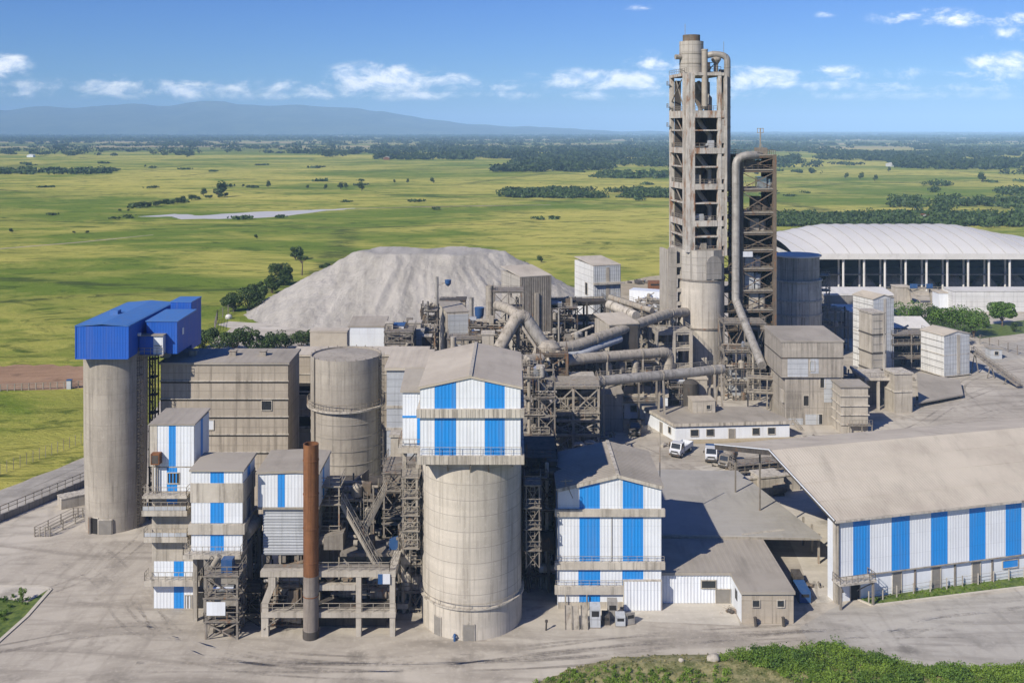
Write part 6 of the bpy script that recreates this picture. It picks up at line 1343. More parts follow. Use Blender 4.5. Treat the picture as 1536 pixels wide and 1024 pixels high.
x0, x1 = PX(1362, 345), PX(1396, 345); zz = PZ(431, 345); mb = MB(); mb.box(x0, x1, 343.5, 346, zz-.4, zz); mb.build('deck', 'steel_lt', root)
mb = MB(); mb.box(x0, x0+2.6, 343.3, 343.45, zz, zz+1.5); mb.box(x1-2.2, x1, 343.3, 343.45, zz, zz+1.5); mb.box(x0+2.7, x1-2.3, 343.3, 343.4, zz+1.1, zz+1.25); mb.build('railing', 'car_blue', root)
for a in (x0+.5, x1-.5): mb = MB(); mb.bar((a, 345, zz-.4), (a+.8, 345, 0), .4); mb.bar((a, 345, zz-.4), (a+4, 344, 0), .3); mb.build('leg', 'steel_lt', root)
block('transfer_house', 'small concrete house under the blue platform before the arched hall', 'house', PX(1345, 346), 346, 0, 5, 5, 5.5, 'conc_plain', 'roof_tan'); block('transfer_house', 'low white house between the blue platform and the long white wall', 'house', PX(1408, 334), 334, 0, 5.5, 5, PZ(437, 334)-.6, 'white', 'roof_tan')
block('flat_shed', 'long low shed with a curved pale roof at the foot of the arched hall', 'shed', PX(1236, 318), 318, 0, 22, 9, 7.4, 'conc_dark', 'roof_pale', mono=.8, t=.5); block('flat_shed', 'dark two level shed left of the taller ribbed house', 'shed', PX(1236, 288), 288, 0, 11, 8, 7.5, 'conc_dark', 'roof_pale', mono=.6)
# ================================================================== dense pipe racks: steel bays carrying pipes, valves, vessels and walkways
def rack(lab, pxa, pxb, Y, dep, levels, seed, nx=3, mat='steel', dens=1.0, col=.26, z0=0.0, cat='pipe rack', name='pipe_rack', rot=0.0):
    r = random.Random(seed); x0 = PX(pxa, Y); w = PX(pxb, Y)-x0; Mk = frameM(x0, Y, rot); root = thing(name, lab, cat, (x0, Y, z0)); zt = levels[-1]
    pal = ['dusty', 'galv', 'steel', 'steel_brown', 'steel_lt', 'dusty', 'galv', 'steel_lt', 'steel_dk']
    for i in range(nx):
        for b in (0, dep):
            a = w*i/(nx-1); mb = MB(Mk); mb.box(a-col/2, a+col/2, b-col/2, b+col/2, z0, zt+r.choice((0, .9, 1.6))); mb.build('column', mat, root)
    prev = z0
    for li, z in enumerate(levels):
        mb = MB(Mk)
        for b in (0, dep): mb.bar((-.3, b, z-.17), (w+.3, b, z-.17), .2, .32)
        for i in range(nx): mb.bar((w*i/(nx-1), -.2, z-.19), (w*i/(nx-1), dep+.2, z-.19), .2, .3)
        mb.build('beam', mat, root)
        a0 = r.choice((0, w*.25, w*.4)); a1 = min(w, a0+w*r.uniform(.4, .8)); mb = MB(Mk); mb.box(a0, a1, -.35, dep*r.uniform(.35, .8), z+.003, z+.1); mb.build('platform', r.choice((mat, 'steel_lt', 'steel')), root)
        mb = MB(Mk); mb.rail([(a1, -.3, z+.1), (a0, -.3, z+.1), (a0, dep*.5, z+.1)], 1.05, 1.3, .07); mb.build('railing', r.choice(('steel_lt', mat)), root)
        if z-prev > 2:
            i = r.randrange(nx-1); mb = MB(Mk); xbrace(mb, (w*i/(nx-1), -.03), (w*(i+1)/(nx-1), -.03), prev, z-.4, .12); mb.build('cross_brace', mat, root)
        for q in range(int((2+r.random()*2)*dens)):
            rr = r.uniform(.10, .34); b = r.uniform(.1, dep); h = z+.15+rr; xa, xb_ = r.uniform(-.5, w*.3), r.uniform(w*.6, w+.6); pts = [(xa, b, h), (xb_, b, h)]
            k_ = r.random()
            if k_ < .45: pts = [(xa, b, max(z0, h-(z-prev)*r.uniform(.5, 1)))]+arc((xa, b, h-.7), (xa, b, h), (xa+.7, b, h), 3)+[(xb_, b, h)]
            elif k_ < .8: pts = [(xa, b, h)]+arc((xb_-.7, b, h), (xb_, b, h), (xb_, b, h-.7), 3)+[(xb_, b, max(z0, h-(z-prev)*r.uniform(.5, 1)))]
            elif k_ < .92: pts = [(xa, b, h), (xb_, b, h+r.uniform(.8, 2.4))]
            mb = MB(Mk); mb.tube(pts, rr, 8); mb.build('pipe', r.choice(pal), root)
        for q in range(int((1.4+r.random()*1.6)*dens)):
            a, b = r.uniform(.3, max(.4, w-.3)), r.uniform(-.1, dep*.8); k_ = r.random(); mb = MB(Mk); m_ = r.choice(pal+['grey_clad', 'chrome', 'conc_plain'])
            if k_ < .35: s_ = r.uniform(.35, .85); hh = r.uniform(.8, 1.9); mb.lathe(a, b, [(s_, z+.1), (s_, z+.1+hh), (s_*.4, z+.4+hh), (0, z+.45+hh)], 12); mb.build('vessel', m_, root)
            elif k_ < .6: s_ = r.uniform(.3, .6); mb.tube([(a-.9, b, z+.2+s_), (a+.9, b, z+.2+s_)], s_, 12); mb.box(a+.9, a+1.4, b-.3, b+.3, z+.1, z+.9); mb.build('motor', m_, root)
            elif k_ < .85: mb.box(a-r.uniform(.3, .8), a+.5, b-.4, b+r.uniform(.3, .8), z+.1, z+r.uniform(.7, 1.9)); mb.build('cabinet', m_, root)
            else: mb.prism([(a-.7, b-.6), (a+.7, b-.6), (a+.7, b+.6), (a-.7, b+.6)], z+1.3, z+1.9); mb.lathe(a, b, [(.15, z+.1), (.62, z+1.3)], 4); mb.build('hopper', m_, root)
        prev = z
    for q in range(int(2*dens)):
        a, b = r.uniform(0, w), r.uniform(-.5, dep*.5); rr = r.uniform(.1, .3); mb = MB(Mk); mb.tube([(a, b, z0), (a, b, zt+r.uniform(-1, 2.4))], rr, 8); mb.build('riser', r.choice(pal), root)
    mb = MB(Mk); a = r.uniform(.2, max(.3, w-.8)); b = -.12; mb.bar((a, b, z0), (a, b, zt+1), .07); mb.bar((a+.5, b, z0), (a+.5, b, zt+1), .07)
    z = z0+.3
    while z < zt+1: mb.bar((a, b, z), (a+.5, b, z), .05); z += .45
    mb.build('ladder', mat, root); return root
def exec_racks():
    L = lambda Y, *ys: [PZ(y, Y) for y in ys]
    rack('tangled dusty pipe bay just behind the right edge of the striped hall', 784, 832, 168, 6, L(168, 650, 622, 596, 566), 1, 3, dens=1.5)
    rack('pipe bay packed with valves below the junction tower', 774, 812, 186, 6, L(186, 610, 588, 566, 548), 2, 3, 'steel_brown', 1.4)
    rack('wide pipe bay under the level duct, behind the lowest grey duct', 862, 990, 214, 8, L(214, 575, 555, 540), 3, 6, 'steel', 1.6)
    rack('busy pipe bay behind the middle of the long fat duct', 936, 1014, 236, 7, L(236, 530, 512, 494, 476), 4, 4, 'steel_lt', 1.5)
    rack('cluttered pipe bay between the pale house and the low grey block', 600, 652, 214, 7, L(214, 535, 515, 497), 5, 4, 'steel', 1.6)
    rack('low pipe bay between the low grey block and the banded chimney', 704, 758, 208, 6, L(208, 525, 506, 490), 6, 4, 'steel_brown', 1.5)
    rack('pipe bay full of machinery at the foot of the lattice tower', 1086, 1140, 222, 6, L(222, 600, 575, 552, 528), 7, 4, 'steel', 1.6)
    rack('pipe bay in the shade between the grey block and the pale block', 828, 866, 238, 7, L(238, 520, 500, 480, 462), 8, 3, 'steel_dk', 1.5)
    rack('slender pipe bay right of the dark polygonal bin', 1232, 1272, 272, 6, L(272, 540, 515, 490, 466), 9, 3, 'steel', 1.4)
    rack('pipe bay between the slim brown tower and the ribbed box house', 1336, 1378, 256, 6, L(256, 555, 532, 508), 10, 3, 'steel', 1.5)
    rack('dense pipe bay on the deck behind the crossing stairs', 482, 560, 128.5, 5, L(128.5, 846, 812, 780, 748), 11, 5, 'steel', 1.7, col=.2)
    rack('dense pipe bay left of the great silo under the annex', 574, 628, 133.5, 5, L(133.5, 850, 812, 772, 735), 12, 4, 'steel_brown', 1.6, col=.2)
    rack('pipe bay with small tanks under the filter house', 396, 454, 126.5, 4.5, L(126.5, 905, 872), 13, 4, 'steel', 1.6, col=.18)
    rack('narrow pipe bay squeezed between the striped block and the filter house', 366, 392, 128, 4, L(128, 880, 840, 800), 14, 2, 'steel_dk', 1.7, col=.18)
    rack('pipe bay across the lower deck of the concrete portal', 500, 592, 122.2, 4, L(122.2, 917, 888), 15, 5, 'steel', 1.6, col=.18)
    rack('pipe bay on the decks of the sunlit braced steel bay', 826, 892, 188, 4, L(188, 646, 618, 596), 16, 4, 'steel_lt', 1.6)
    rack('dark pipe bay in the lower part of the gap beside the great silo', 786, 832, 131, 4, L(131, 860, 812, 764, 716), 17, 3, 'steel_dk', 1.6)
    rack('pipe bay on the ground between the lowest duct and the office cabin', 985, 1036, 212, 5, L(212, 598, 580), 18, 4, 'steel', 1.7)
    rack('pipe bay at the left of the tall tower pier above the long duct', 958, 992, 250, 5, L(250, 480, 466, 454), 19, 3, 'steel_lt', 1.4)
    rack('pipe bay before the foot of the mound, left of the low grey block', 632, 656, 226, 4, L(226, 500, 482, 466), 20, 2, 'steel_dk', 1.4)
    rack('pipe bay on the ground right of the mill building', 1268, 1300, 222, 5, L(222, 590, 568), 21, 3, 'steel', 1.5)
    rack('pipe bay under the arched hall platform', 1238, 1262, 330, 6, L(330, 470, 452), 22, 2, 'steel', 1.4)
    rack('low rusty pipe bay under the left half of the concrete portal', 398, 452, 120.8, 3.5, L(120.8, 935, 905, 878), 31, 4, 'steel_brown', 1.7, col=.14)
    rack('thin steel pipe bay at the right end of the portal by the great silo', 598, 632, 124.5, 4, L(124.5, 925, 885, 845, 805), 33, 3, 'steel', 1.5, col=.16)
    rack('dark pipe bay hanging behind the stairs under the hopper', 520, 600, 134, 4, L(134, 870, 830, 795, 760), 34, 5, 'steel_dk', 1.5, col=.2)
    rack('pipe bay behind the short duct and the striped hall roof', 770, 830, 214, 5, L(214, 545, 526, 508), 35, 4, 'steel', 1.6)
    rack('pipe bay left of the duct house under the fat duct', 848, 892, 210, 6, L(210, 552, 532, 514), 36, 3, 'steel_brown', 1.7)
    # small things lying on the ground of the central yard
    r = random.Random(9); n = 0
    for (px, py, nm, lab, cat) in [(1085, 700, 'scrap_heap', 'heap of grey scrap metal beside the outer post of the striped shed', 'scrap heap'), (906, 655, 'scrap_heap', 'low scrap heap on the lane below the dark concrete block', 'scrap heap'), (1010, 668, 'scrap_heap', 'small heap of rubbish at the front left corner of the white office', 'scrap heap'), (1105, 918, 'scrap_heap', 'pile of grey rubbish against the angled wall of the low building', 'scrap heap'), (1214, 880, 'scrap_heap', 'tangled scrap beside the blue generator', 'scrap heap'), (1215, 660, 'scrap_heap', 'row of debris at the foot of the mill building', 'scrap heap'), (1400, 600, 'scrap_heap', 'dark debris under the ramp roof at the yard bend', 'scrap heap'), (960, 425, 'scrap_heap', 'rusty scrap on the bare ground left of the tall tower', 'scrap heap')]:
        x, y = G(px, py); s_ = y/130; root = thing(nm, lab, cat, (x, y, 0))
        for q in range(9):
            a, b = r.gauss(0, .9)*s_, r.gauss(0, .5)*s_; w = r.uniform(.15, .55)*s_; mb = MB(Matrix.Translation((x+a, y+b, 0)) @ Matrix.Rotation(r.random()*3, 4, 'Z') @ Matrix.Rotation(r.uniform(-.5, .5), 4, 'X'))
            if q % 3 == 0: mb.tube([(-w*1.6, 0, .25*s_), (w*1.6, 0, .35*s_)], .13*s_, 8)
            else: mb.prism([(-w, -w*.6), (w, -w*.7), (w*.9, w*.6), (-w*.8, w*.5)], 0, [w*.9, w*.6, w*1.1, w*.7])
            mb.build('piece', r.choice(('steel', 'steel_lt', 'steel_brown', 'galv', 'conc_plain', 'steel_dk')), root)
# ================================================================== preheater tower
TX, TY, TR = 41.4, 237.0, math.radians(8); Mt = frameM(TX, TY, TR)
root = thing('preheater_tower', 'very tall open concrete tower with rust streaks and a round cap, rising above the horizon', 'tower', (TX, TY, 0))
zt = lambda py: PZ(py, 238)
TOP, LV = zt(109), [zt(166), zt(222), zt(276), zt(331), zt(376)]
W_, D_ = 10.0, 14.0
def col(a0, a1, b0, b1, z0, z1, mat='conc_tower', nm='column'):
    mb = MB(Mt); mb.box(a0, a1, b0, b1, z0, z1); return mb.build(nm, mat, root)
zb_ = 31.0
col(.0, 2.05, 0, 1.0, zb_, TOP-.3); col(-.02, .9, 2.2, 3.2, zb_, TOP); col(-.02, 1.0, 13.0, 14, 0, TOP); col(7.75, 8.6, 0, 1.0, zb_, TOP); col(9.3, 10, 0, .9, zb_-1, TOP); col(9.2, 10, 13.2, 14, 0, TOP); col(4.6, 5.4, 13.2, 14, 0, TOP)
for i in range(5):
    za = TOP-.2 if i == 0 else LV[i-1]; zb = LV[i]+.3
    if i > 0: col(8.62, 9.28, .12, .4, zb+.8, za-2.0, 'conc_crown', 'infill_panel')
for i, z in enumerate([TOP]+LV):
    hb = 1.7 if i in (1,) else 1.35; hb = .7 if i == 0 else hb
    mb = MB(Mt); mb.box(.9, 9.3, .95, 13.2, z-hb+.3, z-hb+.7); mb.build('floor_slab', 'conc_tower', root)
    mb = MB(Mt); mb.box(2.06, 9.32, -.06, .9, z-hb, z); mb.build('edge_beam', 'conc_tower', root)
    mb = MB(Mt); mb.box(-.06, .86, 3.21, 12.98, z-hb, z); mb.build('edge_beam', 'conc_tower', root)
    mb = MB(Mt); mb.box(9.3, 9.94, .92, 13.18, z-hb, z); mb.build('edge_beam', 'conc_tower', root)
    mb = MB(Mt); mb.box(1.02, 9.18, 13.3, 13.96, z-hb, z); mb.build('edge_beam', 'conc_tower', root)
    if i:
        mb = MB(Mt); mb.rail([(2.1, .1, z), (7.7, .1, z)], 1.1, 1.2, .09); mb.rail([(.3, 3.4, z), (.3, 12.8, z)], 1.1, 1.2, .09); mb.build('railing', 'steel', root)
for i in range(5):
    za = ([TOP]+LV)[i]; zb = LV[i]; zm = (za+zb)/2-.4
    if i > 0:
        mb = MB(Mt); mb.box(2.06, 7.74, -.02, 3.5, zm, zm+.3); mb.box(.02, .8, 3.25, 12.9, zm, zm+.3); mb.build('landing', 'conc_tower', root)
    mb = MB(Mt); mb.bar((.5, 3.3, zb+(0 if i == 0 else 3)), (.5, 9.9, za-1.5), .22)
    if i == 0: mb.bar((.35, 5, za-1.5), (.35, 12.9, zb+2.5), .22)
    mb.build('brace', 'steel', root)
# vessels inside
for i in range(5):
    za = ([TOP]+LV)[i]; zb = LV[i]; cxx, cyy = (4.3, 8.8) if i % 2 else (6.6, 9.5)
    mb = MB(Mt)
    mb.lathe(cxx, cyy, [(0, za-1.9), (2.3, za-1.9), (2.3, zb+4.2), (.6, zb+.8), (.6, zb)], 20); mb.build('cyclone', 'steel_dk' if i else 'steel', root)
    mb = MB(Mt); mb.tube([(6.8, 3.2, zb), (6.8, 3.2, zb+3), (5.4, 5.2, zb+5.5), (5.0, 6.5, za-2)], .55, 10); mb.build('duct', 'galv', root)
    mb = MB(Mt); q = (2.7+.7*i) % 4+2.4; mb.box(q, q+1.4, 1.2, 2.4, zb, zb+1.5+.3*(i % 3)); mb.tube([(q-.5, 1.6, zb+.7), (q, 1.6, zb+.7)], .4, 10); mb.build('machine', 'grey_clad' if i % 2 else 'steel_lt', root)
    mb = MB(Mt); mb.box(1.02, 4.3 if i else 2.6, 12.6, 12.9, zb+.1, za-1.4); mb.build('back_wall', 'steel_dk', root)  # dark sheet added so the open bays look shaded inside
    if i: mb = MB(Mt); mb.box(5.5, 9.18, 12.7, 13.0, zb+.1, za-1.4); mb.build('back_wall', 'steel_dk', root)  # second dark sheet, added for the same inner shade
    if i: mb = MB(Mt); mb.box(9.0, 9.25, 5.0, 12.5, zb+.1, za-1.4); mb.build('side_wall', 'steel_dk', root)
# pier on the right and the long dark down pipe
mb = MB(Mt); P0 = (11.0, 2.5); zp = zt(84)
mb.tube([(4.2, 5.4, zt(92))]+[(5.5, 4.6, zt(84)+.2), (7.6, 3.2, zt(80))]+arc((7.6, 3.2, zt(80)), (10.9, 2.4, zt(80)), (10.9, 2.4, zt(90)), 6)+[(10.9, 2.4, zt(288))], .78, 14); mb.build('down_pipe', 'galv', root)
mb = MB(Mt)
for i in range(14): z = zt(100)-i*2.4; mb.lathe(10.9, 2.4, [(.79, z-.1), (.86, z-.1), (.86, z+.1), (.79, z+.1)], 14)
mb.build('rib', 'galv', root)
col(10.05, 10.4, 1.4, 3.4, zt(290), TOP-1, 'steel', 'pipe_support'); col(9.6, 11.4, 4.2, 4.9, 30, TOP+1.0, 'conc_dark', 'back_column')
# top works: round cap vessel
cx_, cy_ = 3.0, 5.6
mb = MB(Mt); mb.lathe(cx_, cy_, [(2.9, TOP+.1), (2.9, zt(60)), (2.1, zt(60)), (0, zt(60)-.1)], 32); mb.build('cap_vessel', 'conc_crown', root)
mb = MB(Mt)
for z in (zt(94), zt(79)): mb.lathe(cx_, cy_, [(2.9, z-.1), (2.98, z-.1), (2.98, z+.1), (2.9, z+.1)], 32)
mb.build('band', 'steel_lt', root)
mb = MB(Mt); mb.lathe(cx_, cy_, [(2.1, zt(60)+.01), (2.1, zt(50)), (1.9, zt(50)), (1.9, zt(54)), (0, zt(54))], 28); mb.build('cap_ring', 'steel_brown', root)
mb = MB(Mt); mb.tube([(cx_-2.6, cy_-.6, zt(84)), (cx_-4.3, cy_-.8, zt(84))], .6, 12); mb.build('side_pipe', 'steel_lt', root)
mb = MB(Mt); mb.tube([(4.6, .5, zt(75)), (4.6, .5, zt(160))], .72, 14); mb.lathe(4.6, .5, [(.72, zt(76)), (.8, zt(76)), (.8, zt(74)), (0, zt(73.5))], 14); mb.build('riser_pipe', 'dusty', root)
mb = MB(Mt); mb.tube([(cx_-1.6, cy_, zt(60)), (cx_-1.6, cy_, zt(33))], .06, 6); mb.tube([(9.5, 1, zt(82)), (9.5, 1, zt(62))], .05, 6); mb.build('lightning_rod', 'steel_lt', root)
mb = MB(Mt); mb.box(5.4, 9.0, 1.5, 7, TOP+.02, TOP+.3); mb.lathe(8.3, 3, [(.5, TOP+.3), (.5, TOP+2.2), (1.2, TOP+3.2), (1.2, TOP+3.6), (.3, TOP+4.0)], 12); mb.build('top_hopper', 'dusty', root)
mb = MB(Mt); mb.box(5.6, 7.0, 3.5, 6.5, TOP+.3, TOP+2.7); mb.bar((5.8, 2, TOP+.3), (8.8, 2.4, TOP+3.4), .18); mb.bar((5.6, 1.8, TOP+2.2), (7.4, 2.4, TOP+2.6), .16); mb.rail([(5.5, 1.6, TOP+.3), (9.0, 1.6, TOP+.3)], 1.2, 1, .1); mb.build('top_steelwork', 'steel_dk', root)
mb = MB(Mt); mb.rail([(0, 0, TOP), (0, 14, TOP)], 1.1, 1.5, .08); mb.build('railing', 'steel', root)
for z in (zt(125), zt(160), zt(190)):
    mb = MB(Mt); mb.box(-.75, -.03, 12.6, 13.9, z, z+.12); mb.rail([(-.7, 12.6, z), (-.7, 13.9, z)], 1, .6, .08); mb.build('side_platform', 'steel', root)
# polygon crown and round shaft under the open frame
cxs, cys, rs = PX(1051.5, 241.5), 241.5, 5.55
mb = MB(); pr = 5.6; n8 = 9
pts = [(cxs+pr*1.03*math.cos(2*math.pi*(i+.25)/n8), cys+pr*1.03*math.sin(2*math.pi*(i+.25)/n8)) for i in range(n8)]
mb.prism(pts, PZ(421, 236), PZ(376, 236)); mb.build('crown', 'conc_crown', root)
mb = MB(); M8 = frameM(PX(1071, 235.9), 236.45, math.radians(14)); mb.M = M8
mb.prism([(-1.9, -.35), (1.9, -.35), (1.9, .6), (-1.9, .6)], PZ(419, 236), [PZ(396, 236)]*4); 
for i in range(10):
    a0, a1 = math.pi*i/10, math.pi*(i+1)/10; mb.prism([(1.9*math.cos(a1), -.35), (1.9*math.cos(a0), -.35), (1.9*math.cos(a0), .6), (1.9*math.cos(a1), .6)], PZ(396, 236)-.01, [PZ(396, 236)+1.9*math.sin(a1)]*1+[PZ(396, 236)+1.9*math.sin(a0)]*2+[PZ(396, 236)+1.9*math.sin(a1)])
mb.build('arched_niche', 'conc_dark', root)
mb = MB(); mb.lathe(cxs, cys, [(rs, 0), (rs, PZ(421, 236))], 48); mb.build('round_shaft', 'conc_silo', root)
mb = MB()
for py in (421, 493): z = PZ(py, 236.5); mb.lathe(cxs, cys, [(rs, z-.22), (rs+.22, z-.22), (rs+.22, z+.14), (rs, z+.14)], 48)
mb.build('ring', 'steel', root)
# concrete pier on the left flank
M9 = frameM(PX(1006, 239), 239, TR)
mb = MB(M9); mb.box(0, 1.5, 0, 2.2, 0, PZ(372, 240)); mb.build('pier', 'conc_block', root)
mb = MB(M9); mb.box(-.1, .6, 2.21, 9, 0, PZ(372, 246)); mb.build('pier_wall', 'conc_plain', root)
for py in (395, 412, 432, 452, 470): mb = MB(M9); z = PZ(py, 240); mb.box(1.51, 3.0, -.1, 1.5, z-.8, z); mb.build('edge_beam', 'conc_plain', root)
# ================================================================== lattice tower right of it
root, Ml = frame('lattice_tower', 'dark braced steel tower with a bent silver pipe, right of the tallest tower', 'tower', PX(1112, 238), 238, math.radians(3), 8.0, 9, [PZ(p, 238) for p in (535, 492, 464, 435, 402, 374, 348, 318, 283, 254, 232)], nx=2, ny=2, col=.8, mat='steel_brown', deck=.25, beam=.5, bracew=.2, deckmat='steel_lt')
mb = MB(Ml); mb.box(8.1, 8.5, -.1, 9.1, 0, PZ(236, 238)); mb.build('side_shade', 'steel_dk', root)  # dark sheet standing in for the shaded right side
mb = MB(Ml); mb.box(-.3, 8.3, 8.6, 8.8, 0, PZ(318, 238)); mb.build('back_panel', 'steel_dk', root)
for (a, b, z0, z1, m_) in ((2, 3, 254, 240, 'steel_lt'), (4.5, 2, 283, 266, 'chrome'), (1.4, 2, 402, 384, 'grey_clad'), (1.3, 1.5, 435, 410, 'grey_clad'), (2.2, 1, 464, 440, 'conc_plain'), (3.4, 3, 318, 296, 'steel_dk'), (3, 3, 348, 330, 'galv')):
    mb = MB(Ml); mb.box(a, a+2.2, b, b+2, PZ(z0, 238), PZ(z1, 238)); mb.lathe(a+3.3, b+1, [(.9, PZ(z0, 238)), (.9, PZ(z1, 238)-.5), (0, PZ(z1, 238))], 12); mb.build('machine', m_, root)
mb = MB(Ml); mb.box(.2, 2.6, -.5, -.2, PZ(385, 238), PZ(377, 238)); mb.build('panel', 'car_white', root)
zt2 = PZ(232, 238); mb = MB(Ml); mb.tube([(5.2, 2, zt2), (5.2, 2, zt2+6.3)], .16, 8); mb.bar((4.4, 2, zt2+6.2), (6.0, 2, zt2+6.2), .14); mb.bar((4.4, 2, zt2+5.2), (6.0, 2, zt2+5.2), .14); mb.bar((4.5, 2, zt2+5.1), (4.5, 2, zt2+6.3), .12); mb.bar((5.9, 2, zt2+5.1), (5.9, 2, zt2+6.3), .12)
mb.bar((4.4, 1.6, zt2), (5.2, 2, zt2+3), .12); mb.bar((6.2, 1.6, zt2), (5.2, 2, zt2+3), .12); mb.build('mast', 'steel_lt', root)
mb = MB(Ml); mb.box(4.3, 6.6, 1, 4, zt2, zt2+1.6); mb.build('winch_house', 'steel', root)
mb = MB(Ml); mb.tube([(8.4, 4, PZ(240, 238))]+arc((8.4, 4, PZ(240, 238)), (9.4, 4, PZ(236, 238)), (9.4, 4, PZ(256, 238)), 4)+[(9.4, 4, 20)], .5, 10); mb.build('down_pipe', 'steel_dk', root)
ps = [Ml @ Vector((5, 1.5, PZ(233, 238)))]
e0 = W(1125, 233, 237.2); e1 = W(1104, 233, 236.8); e2 = W(1104, 250, 236.8)
pipe('bent_pipe', 'long silver pipe bending down the lattice tower and slanting to the mill building', [ps[0]]+arc(e0, e1, e2, 6)+[W(1104, 300, 236.8), W(1103.5, 448, 236.8)]+[W(1106, 456, 236), W(1143, 548, 213)], .95, 'galv', 'pipe', 3.2)
frame('stairway', 'narrow stair frame between the tallest tower and the lattice tower', 'steel frame', PX(1084, 240), 240, TR, 4.2, 7, [PZ(p, 240) for p in (552, 525, 494, 466, 436, 408, 380, 352, 325, 300, 284)], col=.35, mat='steel_brown', deck=.2, beam=.35, bracew=.18)
root = thing('round_tank', 'slim steel clad column tank in front of the lattice tower base', 'tank', (PX(1112, 224), 224, 0))
x = PX(1098, 224); mb = MB(); mb.box(x, x+4.3, 224, 228, 0, PZ(548, 224)); mb.build('shell', 'grey_clad', root); mb = MB(); mb.box(x-.2, x+4.5, 223.8, 228.2, PZ(548, 224)+.003, PZ(548, 224)+.5); mb.build('lid', 'rust', root)
for i in range(3): mb = MB(); mb.lathe(x+1+1.1*i, 226, [(.45, PZ(548, 224)+.5), (.45, PZ(528+3*i, 224)), (0, PZ(526+3*i, 224))], 10); mb.build('valve', 'car_white', root)
frame('tower_landing', 'broad railed landing round the foot of the lattice tower', 'platform', PX(1086, 228), 228, 0, 9.4, 6, [6.5, PZ(553, 228), PZ(497, 228)+2], nx=3, col=.3, mat='steel', deck=.2, beam=.3, bracew=.14)
# ================================================================== big ducts across the middle
pipe('duct', 'long fat duct rising from the junction tower to the tall tower', [W(836, 521, 204), W(862, 519, 206), W(985, 476, 226), W(1003, 470, 232), W(1030, 468, 238)], 1.12, 'dusty', 'pipe', 3.5, legs=[(.22, 1.2, 0), (.52, 1.2, 0), (.84, 1.2, 0)])
pipe('duct', 'blue grey duct hugging the underside of the long fat duct', [W(834, 533, 203.5), W(866, 532, 205.5), W(930, 508, 216)], .8, 'grey_clad', 'pipe', 3.5)
pipe('duct', 'level duct below the long fat duct, ending in a down bend', [W(850, 541, 199.5), W(880, 537, 201.5), W(985, 529, 211)]+arc(W(993, 528, 211.5), W(1004, 527, 212.5), W(1004, 540, 212.5), 5)+[W(1001, 566, 212)], 1.05, 'dusty', 'pipe', 3.2, legs=[(.3, .8, 0), (.6, .9, 0)])
pipe('duct', 'lowest grey duct running above the white office roof to the tower foot', [W(893, 572, 193), W(1040, 558, 203), W(1084, 553, 206.5)], .98, 'galv', 'pipe', 3.6, legs=[(.05, .8, 0), (.5, 1.3, 0), (.91, 1.3, 0), (.97, 1.2, 0)], rail=True)
pipe('duct', 'short rust stained duct behind the striped hall leading to the junction tower', [W(770, 541, 190), W(812, 539, 194)], 1.1, 'dusty', 'pipe', 2.5, legs=[(.75, .9, 0)])
pipe('forked_duct', 'left leg of the big upside down V duct above the striped hall', [W(748, 524, 200)]+arc(W(768, 488, 203), W(778, 466, 204.5), W(790, 478, 204.8), 5), 1.28, 'dusty', 'pipe', 3.0, n=18)
pipe('forked_duct', 'right leg of the big upside down V duct, falling to the junction tower', [W(786, 474, 204.8), W(792, 482, 204.8), W(822, 527, 202.5)], 1.28, 'galv', 'pipe', 3.4, n=18)
pipe('forked_duct', 'short upper arm feeding the top of the upside down V duct from the left', [W(746, 458, 212), W(760, 462, 208), W(780, 474, 205)], 1.05, 'dusty', 'pipe', 2.0)
pipe('support_strut', 'pale diagonal prop under the right leg of the V duct', [W(779, 484, 204), W(806, 524, 201.5)], .35, 'steel_lt', 'prop', 0, n=8)
pipe('support_strut', 'upright pale post under the apex of the V duct', [W(777, 484, 204.5), W(777, 520, 204.5)], .4, 'steel_lt', 'prop', 0, n=8)
# junction tower
frame('junction_tower', 'dusty steel junction tower where the ducts meet behind the striped hall', 'steel frame', PX(806, 196), 196, 0, 5.8, 6, [4, 8, 12, PZ(560, 196), PZ(530, 196)], nx=2, col=.5, mat='steel_brown', deck=.25, beam=.4, bracew=.22)
root = thing('distributor', 'tangled dusty distributor casing on top of the junction tower', 'machine', (PX(822, 198), 198, PZ(530, 196)))
mb = MB(); c0 = W(824, 530, 199); mb.lathe(c0.x, c0.y, [(2.2, c0.z), (2.2, c0.z+1.4), (1.4, c0.z+2.4), (0, c0.z+2.6)], 14); mb.build('casing', 'dusty', root)
for i in range(7):
    a = 2*math.pi*i/7; mb = MB(); mb.tube([(c0.x+1.9*math.cos(a), c0.y+1.9*math.sin(a), c0.z+.7), (c0.x+3.0*math.cos(a), c0.y+2.6*math.sin(a), c0.z+1.1+.5*math.sin(i*2)), (c0.x+3.6*math.cos(a+.2), c0.y+3*math.sin(a+.2), c0.z-1.5)], .3, 8); mb.build('branch_pipe', 'dusty', root)
